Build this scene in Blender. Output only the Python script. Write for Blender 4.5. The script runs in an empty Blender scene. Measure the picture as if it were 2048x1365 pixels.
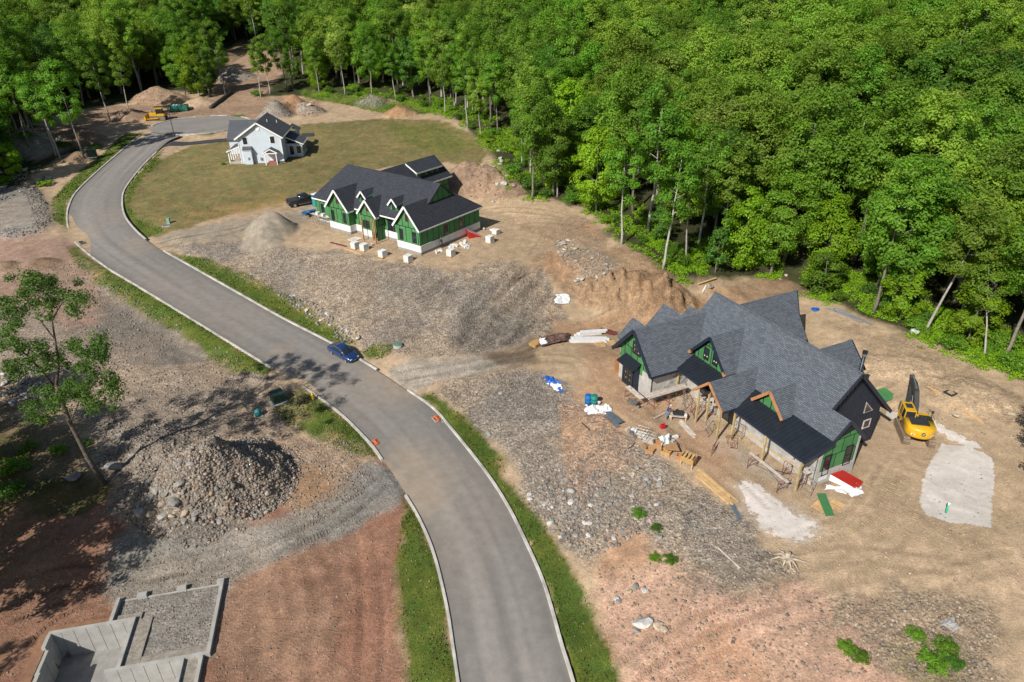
import bpy, bmesh, math, random
import numpy as np
from mathutils import Vector, Matrix, Quaternion

random.seed(7)
RNG = np.random.default_rng(7)
R = math.radians
scene = bpy.context.scene
COL = scene.collection

# ------------------------------------------------------------------ camera
IMG_W, IMG_H, FOC, CAM_H = 2048.0, 1365.0, 1370.0, 42.0
PITCH, ROLL = R(28.5), R(0.65)
fwd = np.array([0, math.cos(PITCH), -math.sin(PITCH)])
r0 = np.array([1.0, 0, 0]); u0 = np.array([0, math.sin(PITCH), math.cos(PITCH)])
rgt = r0 * math.cos(ROLL) - u0 * math.sin(ROLL)
upv = u0 * math.cos(ROLL) + r0 * math.sin(ROLL)
CAM = np.array([0.0, 0.0, CAM_H])
cam_data = bpy.data.cameras.new('camera')
cam_data.sensor_width = 36.0
cam_data.lens = FOC / IMG_W * 36.0
cam_data.clip_start = 0.5
cam_data.clip_end = 3000
cam = bpy.data.objects.new('camera', cam_data)
COL.objects.link(cam)
cam.matrix_world = Matrix(((rgt[0], upv[0], -fwd[0], CAM[0]), (rgt[1], upv[1], -fwd[1], CAM[1]),
                           (rgt[2], upv[2], -fwd[2], CAM[2]), (0, 0, 0, 1)))
scene.camera = cam

# ------------------------------------------------------------------ sky, sun, exposure
SUN_AZ, SUN_EL = R(54), R(39)          # azimuth the light travels towards (from +X), elevation of the sun
world = bpy.data.worlds.new('World')
scene.world = world
world.use_nodes = True
wn = world.node_tree.nodes; wl = world.node_tree.links
sky_n = wn.new('ShaderNodeTexSky'); sky_n.sky_type = 'NISHITA'; sky_n.sun_disc = False
sky_n.sun_elevation = SUN_EL
sky_n.sun_rotation = math.atan2(-math.cos(SUN_AZ), -math.sin(SUN_AZ)) % (2 * math.pi)
wn['Background'].inputs['Strength'].default_value = 0.068
wl.new(sky_n.outputs[0], wn['Background'].inputs['Color'])
sd = bpy.data.lights.new('sun', 'SUN'); sd.energy = 4.9; sd.angle = R(0.5); sd.color = (1.0, 0.95, 0.87)
sun = bpy.data.objects.new('sun', sd); COL.objects.link(sun)
travel = Vector((math.cos(SUN_AZ) * math.cos(SUN_EL), math.sin(SUN_AZ) * math.cos(SUN_EL), -math.sin(SUN_EL)))
sun.rotation_euler = travel.to_track_quat('-Z', 'Y').to_euler()
sun.location = (-60, -60, 120)
vs = scene.view_settings
vs.view_transform = 'Standard'; vs.look = 'None'; vs.gamma = 1.0; vs.exposure = 0.2; vs.use_curve_mapping = False
scene.cycles.use_denoising = True
scene.cycles.max_bounces = 5
scene.cycles.diffuse_bounces = 3
scene.cycles.glossy_bounces = 2
scene.cycles.transmission_bounces = 3
scene.cycles.transparent_max_bounces = 8

# ------------------------------------------------------------------ helpers: pixels to ground points
def ray(x, y): return fwd + rgt * (x - IMG_W / 2) / FOC - upv * (y - IMG_H / 2) / FOC
def at(x, y, z=0.0):
    d = ray(x, y); t = (z - CAM_H) / d[2]
    return CAM + d * t
def proj(p):
    d = np.asarray(p, float) - CAM; w = d @ fwd
    return np.stack([IMG_W / 2 + FOC * (d @ rgt) / w, IMG_H / 2 - FOC * (d @ upv) / w, w], -1)

# ------------------------------------------------------------------ helpers: noise in numpy
def _hash(ix, iy, s):
    n = (ix.astype(np.int64) * 374761393 + iy.astype(np.int64) * 668265263 + s * 974634777) & 0x7fffffff
    n = (n ^ (n >> 13)) * 1274126177 & 0x7fffffff
    return ((n ^ (n >> 16)) & 0xffff) / 65535.0
def vnoise(x, y, s=0):
    ix = np.floor(x); iy = np.floor(y); fx = x - ix; fy = y - iy
    fx = fx * fx * (3 - 2 * fx); fy = fy * fy * (3 - 2 * fy)
    a = _hash(ix, iy, s); b = _hash(ix + 1, iy, s); c = _hash(ix, iy + 1, s); d = _hash(ix + 1, iy + 1, s)
    return (a * (1 - fx) + b * fx) * (1 - fy) + (c * (1 - fx) + d * fx) * fy
def fbm(x, y, s=0, o=4):
    t = np.zeros_like(x, dtype=float); amp = 0.5; tot = 0
    for i in range(o):
        t += amp * vnoise(x, y, s + i * 17); tot += amp; amp *= 0.5; x = x * 2.03 + 3.1; y = y * 2.03 + 1.7
    return t / tot

# ------------------------------------------------------------------ helpers: materials
def new_mat(name):
    m = bpy.data.materials.new(name); m.use_nodes = True
    nt = m.node_tree; return m, nt, nt.nodes['Principled BSDF']
def nd(nt, t, **k):
    n = nt.nodes.new(t)
    for a, b in k.items(): setattr(n, a, b)
    return n
def mulc(nt, a, b, fac=1.0):
    n = nd(nt, 'ShaderNodeMix', data_type='RGBA', blend_type='MULTIPLY'); n.inputs[0].default_value = fac
    for sock, val in ((n.inputs[6], a), (n.inputs[7], b)):
        if hasattr(val, 'links') or hasattr(val, 'is_linked'): nt.links.new(val, sock)
        else: sock.default_value = (*val, 1)
    return n.outputs[2]
def maprange(nt, src, a, b, c, d):
    n = nd(nt, 'ShaderNodeMapRange'); nt.links.new(src, n.inputs[0])
    for i, v in zip((1, 2, 3, 4), (a, b, c, d)): n.inputs[i].default_value = v
    return n.outputs[0]
def noise_n(nt, co, scale, detail=4, rough=0.55):
    n = nd(nt, 'ShaderNodeTexNoise'); n.inputs['Scale'].default_value = scale; n.inputs['Detail'].default_value = detail
    n.inputs['Roughness'].default_value = rough
    if co is not None: nt.links.new(co, n.inputs['Vector'])
    return n.outputs['Fac']
MATS = {}
def mk(name, col, rough=0.8, var=0.18, scale=2.0, bump=0.15, bscale=25.0, metal=0.0, orand=0.0, spec=0.4, coat=0.0, dist=0.02):
    if name in MATS: return MATS[name]
    m, nt, p = new_mat(name)
    co = nd(nt, 'ShaderNodeTexCoord').outputs['Object']
    n1 = noise_n(nt, co, scale, 5)
    g = maprange(nt, n1, 0.3, 0.7, 1 - var, 1 + var)
    if orand:
        oi = nd(nt, 'ShaderNodeObjectInfo'); g2 = maprange(nt, oi.outputs['Random'], 0, 1, 1 - orand, 1 + orand)
        mm = nd(nt, 'ShaderNodeMath', operation='MULTIPLY'); nt.links.new(g, mm.inputs[0]); nt.links.new(g2, mm.inputs[1]); g = mm.outputs[0]
    nt.links.new(mulc(nt, col, g), p.inputs['Base Color'])
    p.inputs['Roughness'].default_value = rough; p.inputs['Metallic'].default_value = metal
    p.inputs['Specular IOR Level'].default_value = spec; p.inputs['Coat Weight'].default_value = coat
    if bump:
        b = nd(nt, 'ShaderNodeBump'); b.inputs['Strength'].default_value = bump; b.inputs['Distance'].default_value = dist
        nt.links.new(noise_n(nt, co, bscale, 4), b.inputs['Height']); nt.links.new(b.outputs[0], p.inputs['Normal'])
    MATS[name] = m
    return m

# ------------------------------------------------------------------ helpers: mesh building
class MB:
    def __init__(s): s.v = []; s.f = []; s.uv = None
    def add(s, vs_, fs): 
        o = len(s.v); s.v += [tuple(map(float, q)) for q in vs_]; s.f += [tuple(o + i for i in f) for f in fs]; return s
    def box(s, c, d, rz=0.0, M=None):
        x, y, z = (k / 2 for k in d)
        p = [Vector((a * x, b * y, e * z)) for e in (-1, 1) for a, b in ((-1, -1), (1, -1), (1, 1), (-1, 1))]
        if M is not None: p = [M @ q for q in p]
        if rz: p = [Matrix.Rotation(rz, 3, 'Z') @ q for q in p]
        p = [q + Vector(c) for q in p]
        return s.add(p, [(3, 2, 1, 0), (4, 5, 6, 7), (0, 1, 5, 4), (1, 2, 6, 5), (2, 3, 7, 6), (3, 0, 4, 7)])
    def bar(s, a, b, w, h, up=(0, 0, 1)):
        a = Vector(a); b = Vector(b); d = (b - a); L = d.length
        if L < 1e-6: return s
        d /= L; up = Vector(up)
        if abs(d.dot(up)) > 0.98: up = Vector((0, 1, 0)) if abs(d.y) < 0.9 else Vector((1, 0, 0))
        sx = d.cross(up).normalized(); sy = sx.cross(d)
        p = [q + sx * (i * w / 2) + sy * (j * h / 2) for q in (a, b) for i, j in ((-1, -1), (1, -1), (1, 1), (-1, 1))]
        return s.add(p, [(3, 2, 1, 0), (4, 5, 6, 7), (0, 1, 5, 4), (1, 2, 6, 5), (2, 3, 7, 6), (3, 0, 4, 7)])
    def tube(s, pts, rad, n=8, cap=True):
        pts = [Vector(p) for p in pts]
        if not hasattr(rad, '__len__'): rad = [rad] * len(pts)
        o = len(s.v); prev = None
        for i, p in enumerate(pts):
            d = (pts[min(i + 1, len(pts) - 1)] - pts[max(i - 1, 0)]).normalized()
            if prev is None:
                a = Vector((0, 0, 1)) if abs(d.z) < 0.9 else Vector((1, 0, 0)); sx = d.cross(a).normalized()
            else: sx = (prev - d * prev.dot(d)).normalized()
            prev = sx; sy = d.cross(sx)
            for k in range(n):
                t = 2 * math.pi * k / n; q = p + (sx * math.cos(t) + sy * math.sin(t)) * rad[i]; s.v.append(tuple(q))
        for i in range(len(pts) - 1):
            for k in range(n):
                s.f.append((o + i * n + k, o + i * n + (k + 1) % n, o + (i + 1) * n + (k + 1) % n, o + (i + 1) * n + k))
        if cap:
            s.f.append(tuple(o + k for k in reversed(range(n)))); e = o + (len(pts) - 1) * n; s.f.append(tuple(e + k for k in range(n)))
        return s
    def slab(s, pts, vec):
        n = len(pts); vec = Vector(vec)
        a = [Vector(p) for p in pts]; b = [p + vec for p in a]
        nm = sum(((a[i] - a[0]).cross(a[(i + 1) % n] - a[0]) for i in range(n)), Vector())
        fl = nm.dot(vec) > 0
        top = tuple(range(n)); bot = tuple(range(2 * n - 1, n - 1, -1))
        sides = [(i, i + n, (i + 1) % n + n, (i + 1) % n) for i in range(n)]
        fs = [top, bot] + sides
        if fl: fs = [tuple(reversed(f)) for f in fs]
        return s.add(a + b, fs)
    def lathe(s, prof, n=16, c=(0, 0, 0)):
        o = len(s.v); c = Vector(c)
        for r_, z in prof:
            for k in range(n): s.v.append((c.x + r_ * math.cos(2 * math.pi * k / n), c.y + r_ * math.sin(2 * math.pi * k / n), c.z + z))
        for i in range(len(prof) - 1):
            for k in range(n): s.f.append((o + i * n + k, o + i * n + (k + 1) % n, o + (i + 1) * n + (k + 1) % n, o + (i + 1) * n + k))
        s.f.append(tuple(o + k for k in reversed(range(n)))); e = o + (len(prof) - 1) * n; s.f.append(tuple(e + k for k in range(n)))
        return s
    def loft(s, rings, cap=True):
        o = len(s.v); n = len(rings[0])
        for r_ in rings: s.v += [tuple(map(float, q)) for q in r_]
        for i in range(len(rings) - 1):
            for k in range(n): s.f.append((o + i * n + k, o + i * n + (k + 1) % n, o + (i + 1) * n + (k + 1) % n, o + (i + 1) * n + k))
        if cap:
            s.f.append(tuple(o + k for k in reversed(range(n)))); e = o + (len(rings) - 1) * n; s.f.append(tuple(e + k for k in range(n)))
        return s
    def build(s, name, mat, parent=None, smooth=False, loc=None, rz=0.0, bevel=0.0):
        me = bpy.data.meshes.new(name); me.from_pydata(s.v, [], s.f); me.update()
        if bevel:
            bm = bmesh.new(); bm.from_mesh(me)
            bmesh.ops.bevel(bm, geom=[e for e in bm.edges if len(e.link_faces) == 2 and e.calc_face_angle(0) > 0.5], offset=bevel, segments=2, affect='EDGES', profile=0.6)
            bm.to_mesh(me); bm.free()
        if mat: me.materials.append(mat)
        if smooth: me.polygons.foreach_set('use_smooth', [True] * len(me.polygons))
        o = bpy.data.objects.new(name, me); COL.objects.link(o)
        if parent is not None: o.parent = parent
        if loc is not None: o.location = loc
        o.rotation_euler.z = rz
        return o
def np_mesh(name, V, F, mat, cols=None, smooth=False):
    """V (n,3), F (m,k) arrays -> object; cols (n,3) point colours called col"""
    me = bpy.data.meshes.new(name); k = F.shape[1]
    me.vertices.add(len(V)); me.vertices.foreach_set('co', np.ascontiguousarray(V, np.float32).ravel())
    me.loops.add(F.size); me.loops.foreach_set('vertex_index', np.ascontiguousarray(F, np.int32).ravel())
    me.polygons.add(len(F)); me.polygons.foreach_set('loop_start', np.arange(0, F.size, k, dtype=np.int32))
    if smooth: me.polygons.foreach_set('use_smooth', np.ones(len(F), bool))
    if cols is not None:
        a = me.attributes.new('col', 'FLOAT_COLOR', 'POINT')
        a.data.foreach_set('color', np.concatenate([cols, np.ones((len(cols), 1))], 1).astype(np.float32).ravel())
    me.update(calc_edges=True)
    if mat: me.materials.append(mat)
    o = bpy.data.objects.new(name, me); COL.objects.link(o)
    return o
def thing(name, label, cat, loc=(0, 0, 0), rz=0.0, group=None):
    o = bpy.data.objects.new(name, None); COL.objects.link(o); o.empty_display_size = 0.3
    o.location = loc; o.rotation_euler.z = rz; o['label'] = label; o['category'] = cat
    if group: o['group'] = group
    return o
def tag(o, label, cat, group=None):
    o['label'] = label; o['category'] = cat
    if group: o['group'] = group
    return o
def kind(o, k, label=None):
    o['kind'] = k
    if label: o['label'] = label
    return o
def copy_tree(o, parent=None):
    c = o.copy(); COL.objects.link(c); c.parent = parent
    for ch in [x for x in o.children]: copy_tree(ch, c)
    return c
# ------------------------------------------------------------------ road stations: right edge, left edge, height
ST = [((1142.6, 1365), (920, 1365), -4.0), ((1121, 1295), (910, 1298), -3.7), ((1085, 1170), (896, 1210), -3.3),
      ((1044.6, 1077), (872, 1112), -2.9), ((1010, 1008.5), (845, 1045), -2.6), ((965, 940), (814, 991), -2.2),
      ((899.5, 858), (767, 920), -1.8), ((864, 818), (740, 884), -1.5), ((814, 782), (680, 825), -1.2),
      ((752, 741), (606, 772), -0.7), ((665, 690), (548, 738), -0.1), ((568, 640), (450, 678), 0.7), ((497, 600), (385, 638), 1.4),
      ((377, 532), (268, 567), 2.7), ((326, 503), (212, 533), 3.3), ((288, 478), (150, 484), 4.0), ((262, 453), (139, 458), 4.6),
      ((247, 430), (136, 434), 5.1), ((243, 404), (140, 412), 5.6), ((249, 378), (155, 384), 6.1), ((279, 338), (197, 343), 7.0),
      ((312, 305), (240, 306), 7.9), ((337, 283), (284, 269), 8.6), ((362, 272), (312, 249), 9.0)]
_r = [at(*a, z) for a, b, z in ST]; _l = [at(*b, z) for a, b, z in ST]
_d = (_r[0] + _l[0] - _r[2] - _l[2]) / 2; _d = _d / np.linalg.norm(_d) * 13
_r.insert(0, _r[0] + _d); _l.insert(0, _l[0] + _d)
def catmull(P, n):
    P = np.array(P); out = []
    Q = np.vstack([2 * P[0] - P[1], P, 2 * P[-1] - P[-2]])
    for i in range(len(P) - 1):
        p0, p1, p2, p3 = Q[i], Q[i + 1], Q[i + 2], Q[i + 3]
        for t in np.arange(n) / n:
            out.append(0.5 * ((2 * p1) + (-p0 + p2) * t + (2 * p0 - 5 * p1 + 4 * p2 - p3) * t * t + (-p0 + 3 * p1 - 3 * p2 + p3) * t ** 3))
    out.append(P[-1]); return np.array(out)
NS = 16
RE, LE = catmull(_r, NS), catmull(_l, NS)
CL = (RE + LE) / 2; HW = np.linalg.norm(RE - LE, axis=1) / 2
CDS_C = at(402, 250, 9.0); CDS_R = 11.5          # turning circle at the far end

# ------------------------------------------------------------------ terrain heights
CP = [(1230, 758, 0), (1300, 797, 0), (1624, 974, 0), (1696, 939, 0), (1740, 880, 0), (1850, 900, .1), (1950, 1000, .1), (1250, 720, 0),
      (1150, 690, 0), (1030, 705, -.3), (1400, 900, 0), (1500, 980, -.2), (1450, 800, 0), (1600, 760, .2), (1640, 650, .9), (1850, 740, 1.1), (1960, 800, .9),
      (1120, 775, -.1), (1200, 850, 0), (1330, 920, 0), (1480, 1030, -.2), (930, 800, -1.3), (1010, 900, -1.9), (1080, 1010, -2.5), (1130, 1110, -2.9), (1200, 1240, -3.6), (1230, 1360, -4.1),
      (1100, 860, -1.1), (1250, 980, -.9), (1180, 1050, -2.3), (1320, 1130, -1.7), (1500, 1200, -1), (1700, 1200, -.2), (1900, 1200, .1), (1320, 1300, -2.9), (1600, 1330, -1.6), (1900, 1340, -.6), (2048, 1100, .5),
      (700, 470, 4.5), (843, 515, 4.5), (961, 461, 4.5), (930, 520, 4.4), (660, 460, 4.5), (620, 430, 4.6), (1000, 430, 4.6), (1060, 470, 4.4), (780, 508, 4.5), (1010, 500, 4.2), (800, 430, 4.5),
      (640, 490, 4.3), (720, 512, 4.2), (880, 545, 4.0), (560, 500, 3.9), (470, 515, 3.1), (560, 575, 1.8), (650, 640, .9), (740, 695, .0), (800, 700, .0), (800, 610, 2.3), (700, 570, 2.9), (900, 640, 1.1), (980, 690, -.2),
      (1100, 560, 3.0), (1100, 500, 4.2), (1200, 500, 4.3), (1270, 540, 4.1), (1330, 566, 3.2), (1230, 560, 3.6), (1290, 585, 2.2), (1180, 612, .5), (1370, 606, .4), (1280, 622, .2), (1060, 640, .5), (1240, 475, 4.9), (1330, 535, 4.1), (1390, 540, 2.6),
      (1100, 655, 0), (1460, 575, .6), (320, 490, 3.8), (400, 465, 4.3), (500, 450, 4.5),
      (300, 400, 5.7), (400, 420, 5.1), (560, 380, 6.0), (340, 330, 7), (450, 340, 7.3), (484, 329, 7.5), (567, 327, 7.5), (605, 311, 7.6), (520, 290, 7.9), (700, 300, 7.5), (850, 260, 8.5),
      (950, 300, 7.3), (780, 240, 9), (600, 240, 9.2), (640, 205, 10), (850, 205, 10), (900, 380, 5.2), (1000, 345, 6.6), (1060, 400, 5.9), (1150, 430, 5.3),
      (1560, 560, .9), (1745, 625, 1.3), (1850, 665, 1.5), (2010, 710, 1.6),
      (100, 400, 5), (60, 330, 6.6), (20, 260, 9), (150, 265, 8.8), (0, 430, 4.6), (40, 480, 4.2), (0, 560, 2.9), (120, 560, 2.6), (200, 650, .9), (100, 750, -.1), (0, 700, .8), (0, 850, -.8),
      (300, 800, -1), (450, 760, -.7), (550, 812, -1), (640, 850, -1.5), (500, 950, -1.9), (210, 965, -1.5), (100, 1000, -1.8), (0, 1000, -1.6), (750, 1000, -2.4), (600, 1080, -2.8),
      (300, 1130, -2.9), (100, 1150, -2.9), (780, 1200, -3.2), (600, 1300, -3.7), (0, 1300, -3.5), (300, 1365, -3.9), (450, 1180, -3.2),
      (330, 240, 9.2), (360, 215, 9.6), (480, 242, 9.2), (460, 190, 11), (200, 250, 9.2), (500, 125, 15), (250, 200, 10.5), (150, 200, 10.7)]
_cp = [at(a, b, z) for a, b, z in CP]
_cp += [np.array(q, float) for q in [(-250, 300, 20), (-120, 300, 23), (0, 300, 30), (100, 300, 42), (250, 300, 52), (-250, 150, 8), (-170, 60, -1), (-120, 0, -5), (-60, 0, -5), (0, 0, -6), (60, 10, -4), (120, 20, 2),
        (150, 80, 9), (110, 105, 9), (70, 120, 9.5), (160, 160, 26), (100, 160, 20), (60, 170, 18), (35, 140, 10), (20, 190, 17), (-30, 240, 19), (-60, 270, 20), (-300, 520, 26), (0, 520, 40), (300, 520, 60), (260, 40, 10), (80, 60, 2), (75, 90, 3.5), (-70, 60, -2), (-90, 100, 2)]]
_cp = np.array(_cp)
def _phi(d2): return 0.5 * d2 * np.log(d2 + 1e-9)
_n = len(_cp); _K = _phi(((_cp[:, None, :2] - _cp[None, :, :2]) ** 2).sum(-1)) + np.eye(_n) * 4.0
_Pm = np.hstack([np.ones((_n, 1)), _cp[:, :2]])
_A = np.vstack([np.hstack([_K, _Pm]), np.hstack([_Pm.T, np.zeros((3, 3))])])
_w = np.linalg.solve(_A, np.concatenate([_cp[:, 2], np.zeros(3)]))
def tps(x, y):
    out = _w[_n] + _w[_n + 1] * x + _w[_n + 2] * y
    for i in range(_n): out = out + _w[i] * _phi((x - _cp[i, 0]) ** 2 + (y - _cp[i, 1]) ** 2)
    return out
def axis(segs):
    a = [segs[0][0]]
    for s, e, st in segs:
        a += list(np.linspace(s, e, max(1, int(round((e - s) / st))) + 1)[1:])
    return np.array(a)
GX = axis([(-420, -120, 6), (-120, -45, .62), (-45, 60, .31), (60, 100, .8), (100, 420, 6)])
GY = axis([(-60, 24, 4), (24, 72, .31), (72, 125, .4), (125, 150, .6), (150, 240, 1.2), (240, 560, 8)])
XX, YY = np.meshgrid(GX, GY)
ZZ = tps(XX, YY)

# road field: nearest centre-line sample
def road_field(x, y):
    d = np.full(x.shape, 1e9); zz = np.zeros(x.shape); hw = np.full(x.shape, 4.4); si = np.zeros(x.shape, int)
    for i in range(0, len(CL), 3):
        q = (x - CL[i, 0]) ** 2 + (y - CL[i, 1]) ** 2; m = q < d
        d[m] = q[m]; zz[m] = CL[i, 2]; hw[m] = HW[i]; si[m] = i
    # refine along the two neighbouring segments
    d = np.full(x.shape, 1e9)
    for off in (-3, 0):
        i0 = np.clip(si + off, 0, len(CL) - 4); a = CL[i0]; b = CL[i0 + 3]
        dx = b - a; t = np.clip(((x - a[..., 0]) * dx[..., 0] + (y - a[..., 1]) * dx[..., 1]) / (dx[..., 0] ** 2 + dx[..., 1] ** 2), 0, 1)
        qx = a[..., 0] + t * dx[..., 0]; qy = a[..., 1] + t * dx[..., 1]; q = np.hypot(x - qx, y - qy); m = q < d
        d = np.where(m, q, d); zz = np.where(m, a[..., 2] + t * dx[..., 2], zz); hw = np.where(m, HW[i0] * (1 - t) + HW[i0 + 3] * t, hw)
    dc = np.hypot(x - CDS_C[0], y - CDS_C[1]) - CDS_R
    e = d - hw
    m = dc < e
    return np.where(m, dc, e), np.where(m, CDS_C[2], zz)     # distance outside the asphalt edge, road height
RD, RZ = road_field(XX, YY)
def sstep(a, b, x):
    t = np.clip((x - a) / (b - a), 0, 1); return t * t * (3 - 2 * t)
far_m = sstep(150, 260, YY)
ZZ = ZZ + (fbm(XX * .05, YY * .05, 5) - .5) * 1.2 * (1 - sstep(0, 6, np.clip(8 - RD, 0, 8))) * .5 + (fbm(XX * .35, YY * .35, 11) - .5) * .28
bl = 1 - sstep(0.35, 4.2, RD)
ZZ = ZZ * (1 - bl) + (RZ + 0.04) * bl
# flat pads under the houses
def flat_disc(cx, cy, r, z, fall=3.0):
    global ZZ
    m = 1 - sstep(r, r + fall, np.hypot(XX - cx, YY - cy)); ZZ = ZZ * (1 - m) + z * m
def flat_rect(ox, oy, rz, u0_, u1_, v0_, v1_, z, fall=1.5):
    """house frame: x axis v, y axis u turned by rz"""
    global ZZ
    c, s = math.cos(rz), math.sin(rz); dx, dy = XX - ox, YY - oy
    v = dx * c + dy * s; u = -dx * s + dy * c
    d = np.maximum(np.maximum(u0_ - u, u - u1_), np.maximum(v0_ - v, v - v1_))
    m = 1 - sstep(0.2, fall, d); m[RD < .4] = 0
    ZZ = ZZ * (1 - m) + z * m
H1_O, H1_R = (27.35, 48.70, 0.0), R(25.2)
H2_O, H2_R = (-13.42, 96.29, 4.5), R(53.0)
H3_O, H3_R = (-54.79, 140.86, 7.5), R(6.0)
flat_rect(H1_O[0], H1_O[1], H1_R, -1, 26.5, -5.5, 17, 0.0)
flat_rect(H2_O[0], H2_O[1], H2_R, -.8, 26.5, -.8, 22, 4.5)
flat_rect(H3_O[0], H3_O[1], H3_R, -3.4, 14, -3, 11, 7.5)
# heaps: px, py of the middle of the base, radius along X, radius along Y, height, steepness
PILES = [(465, 955, 6.6, 5.8, 3.2, .85, 'rubble'), (402, 975, 6.4, 5.2, 2.3, .95, 'rubble'), (345, 1005, 4.2, 3.0, 1.0, 1.0, 'rubble'), (543, 462, 5.2, 5.0, 4.0, 1.1, 'sand'), (518, 474, 3.8, 3.4, 1.4, 1.0, 'sand'), (938, 378, 7.6, 7.0, 5.6, .85, 'redbrown'), (1000, 384, 5.4, 5, 3.0, .9, 'redbrown'),
         (552, 232, 5.2, 5, 4.6, 1.1, 'gravel'), (588, 222, 6, 6, 4.2, .9, 'orange'), (622, 226, 4, 4, 2.4, .8, 'rock'), (742, 207, 5.5, 5, 2.6, 1, 'gravel'), (800, 230, 5.2, 5, 2.8, 1, 'orange'),
         (318, 200, 9, 6, 4.0, 1, 'redbrown'), (262, 236, 7.5, 4.5, 2.4, .9, 'redbrown'), (398, 210, 5, 4, 2.4, 1, 'tan'), (470, 158, 7, 6, 4.0, 1, 'gravel'), (440, 118, 7, 6, 4, .9, 'brown'), (60, 300, 9, 8, 5.0, 1, 'gravel'),
         (165, 285, 6, 5, 3.8, .9, 'brown'), (160, 318, 4, 3, 1.8, .9, 'brown'), (90, 527, 2.6, 1.8, .9, .9, 'brown'), (8, 535, 2.4, 2, 1.0, .9, 'brown'), (1800, 735, 6, 3, .9, .8, 'tan'), (1930, 790, 5, 4, .9, .8, 'tan'), (1215, 572, 5, 3, .7, .8, 'cut'), (1262, 578, 5, 3, .9, .8, 'cut'), (1308, 582, 5, 3, .9, .8, 'cut'), (1352, 588, 4.5, 2.6, .8, .8, 'cut'), (335, 965, 6, 4.5, 1.2, .9, 'spoil'), (425, 905, 7, 4.5, 1.3, .9, 'spoil'), (300, 900, 7, 5, .8, .9, 'spoil')]
def _bil(Z, x, y):
    ix = np.clip(np.searchsorted(GX, x) - 1, 0, len(GX) - 2); iy = np.clip(np.searchsorted(GY, y) - 1, 0, len(GY) - 2)
    tx = (x - GX[ix]) / (GX[ix + 1] - GX[ix]); ty = (y - GY[iy]) / (GY[iy + 1] - GY[iy])
    return (Z[iy, ix] * (1 - tx) + Z[iy, ix + 1] * tx) * (1 - ty) + (Z[iy + 1, ix] * (1 - tx) + Z[iy + 1, ix + 1] * tx) * ty
def hz(x, y): return _bil(ZZ, np.asarray(x, float), np.asarray(y, float))
def gp(px, py):
    z = 0.0
    for _ in range(40):
        p = at(px, py, z); z = z * .4 + float(hz(p[0], p[1])) * .6
    p = at(px, py, z); return np.array([p[0], p[1], float(hz(p[0], p[1]))])
PILE_M = []
for px, py, rx, ry, h, pw, k in PILES:
    c = gp(px, py); dx, dy = (XX - c[0]) / rx, (YY - c[1]) / ry
    nn = fbm(XX * .3, YY * .3, int(px)) - .5; n2 = fbm(XX * 1.1, YY * 1.1, int(px) + 3) - .5
    r_ = np.sqrt(dx * dx + dy * dy) * (1 + nn * (.55 if k == 'rubble' else .5))
    b = np.clip(1 - r_, 0, 1); b = np.where(b > .8, .8 + (b - .8) * .6, b)
    up = (b ** pw) * h * (1 + .5 * nn) + n2 * (2.3 if k == 'cut' else .25 if k == 'sand' else .6) * (b > 0) * np.minimum(1, b * 4)
    up = up * sstep(0, .25, b) + up * 0; ok = RD > .4
    ZZ = ZZ + np.where(ok, np.maximum(up, 0), 0); PILE_M.append((sstep(0, .18, b) * ok, k, c))
# crushed-stone platform beside the bend
def poly_w(pts): return np.array([gp(*p)[:2] for p in pts])
def inpoly(P, x, y):
    ins = np.zeros(x.shape, bool); n = len(P)
    for i in range(n):
        x1, y1 = P[i]; x2, y2 = P[(i + 1) % n]
        if y1 == y2: continue
        c = ((y1 > y) != (y2 > y)) & (x < (x2 - x1) * (y - y1) / (y2 - y1) + x1); ins ^= c
    return ins
def soft(P, x, y, wob=.5, fr=.5, seed=0, blur=.35):
    nx = (fbm(x * fr, y * fr, seed + 1) - .5) * 2 * wob * 1.6; ny = (fbm(x * fr, y * fr, seed + 91) - .5) * 2 * wob * 1.6
    t = np.zeros(x.shape)
    lo = P.min(0) - 3 * wob - 2; hi = P.max(0) + 3 * wob + 2
    m = (x > lo[0]) & (x < hi[0]) & (y > lo[1]) & (y < hi[1])
    for ax, ay in ((-1, -1), (1, -1), (-1, 1), (1, 1), (0, 0)):
        t[m] += inpoly(P, (x + nx + ax * blur)[m], (y + ny + ay * blur)[m])
    return t / 5
PLAT = poly_w([(-40, 395), (20, 380), (75, 382), (98, 415), (104, 452), (80, 472), (30, 482), (-40, 480)])
pm = soft(PLAT, XX, YY, .3, .5, 4, .7)
ZZ = ZZ + pm * .9
# basement pit and foundation ground at the lower edge
FA = R(12.0); FO = at(545 * 0 + 267.4, 1238, -3.4)     # inner corner of the foundation, on wall-top level
ZFLOOR = -6.2
def f_loc(x, y):
    dx, dy = x - FO[0], y - FO[1]; return dx * math.cos(FA) + dy * math.sin(FA), -dx * math.sin(FA) + dy * math.cos(FA)
fu, fv = f_loc(XX, YY)
pit = (fu > -6.2) & (fu < .1) & (fv < .1) & (fv > -12) | (fu > -.3) & (fu < 4.65) & (fv < -4.5) & (fv > -12)
top_f = (fu > -9) & (fu < 9) & (fv < 4) & (fv > -14)
bm_ = 1 - sstep(0, 5, np.maximum(np.maximum(-8 - fu, fu - 7.5), fv - 3.2)); bm_[RD < .5] = 0
ZZ = ZZ * (1 - bm_) + (-3.72) * bm_
ZZ[pit] = ZFLOOR
# fine roughness
RUB_POLYS = {}
base_rough = (fbm(XX * 1.3, YY * 1.3, 31) - .5)
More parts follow.
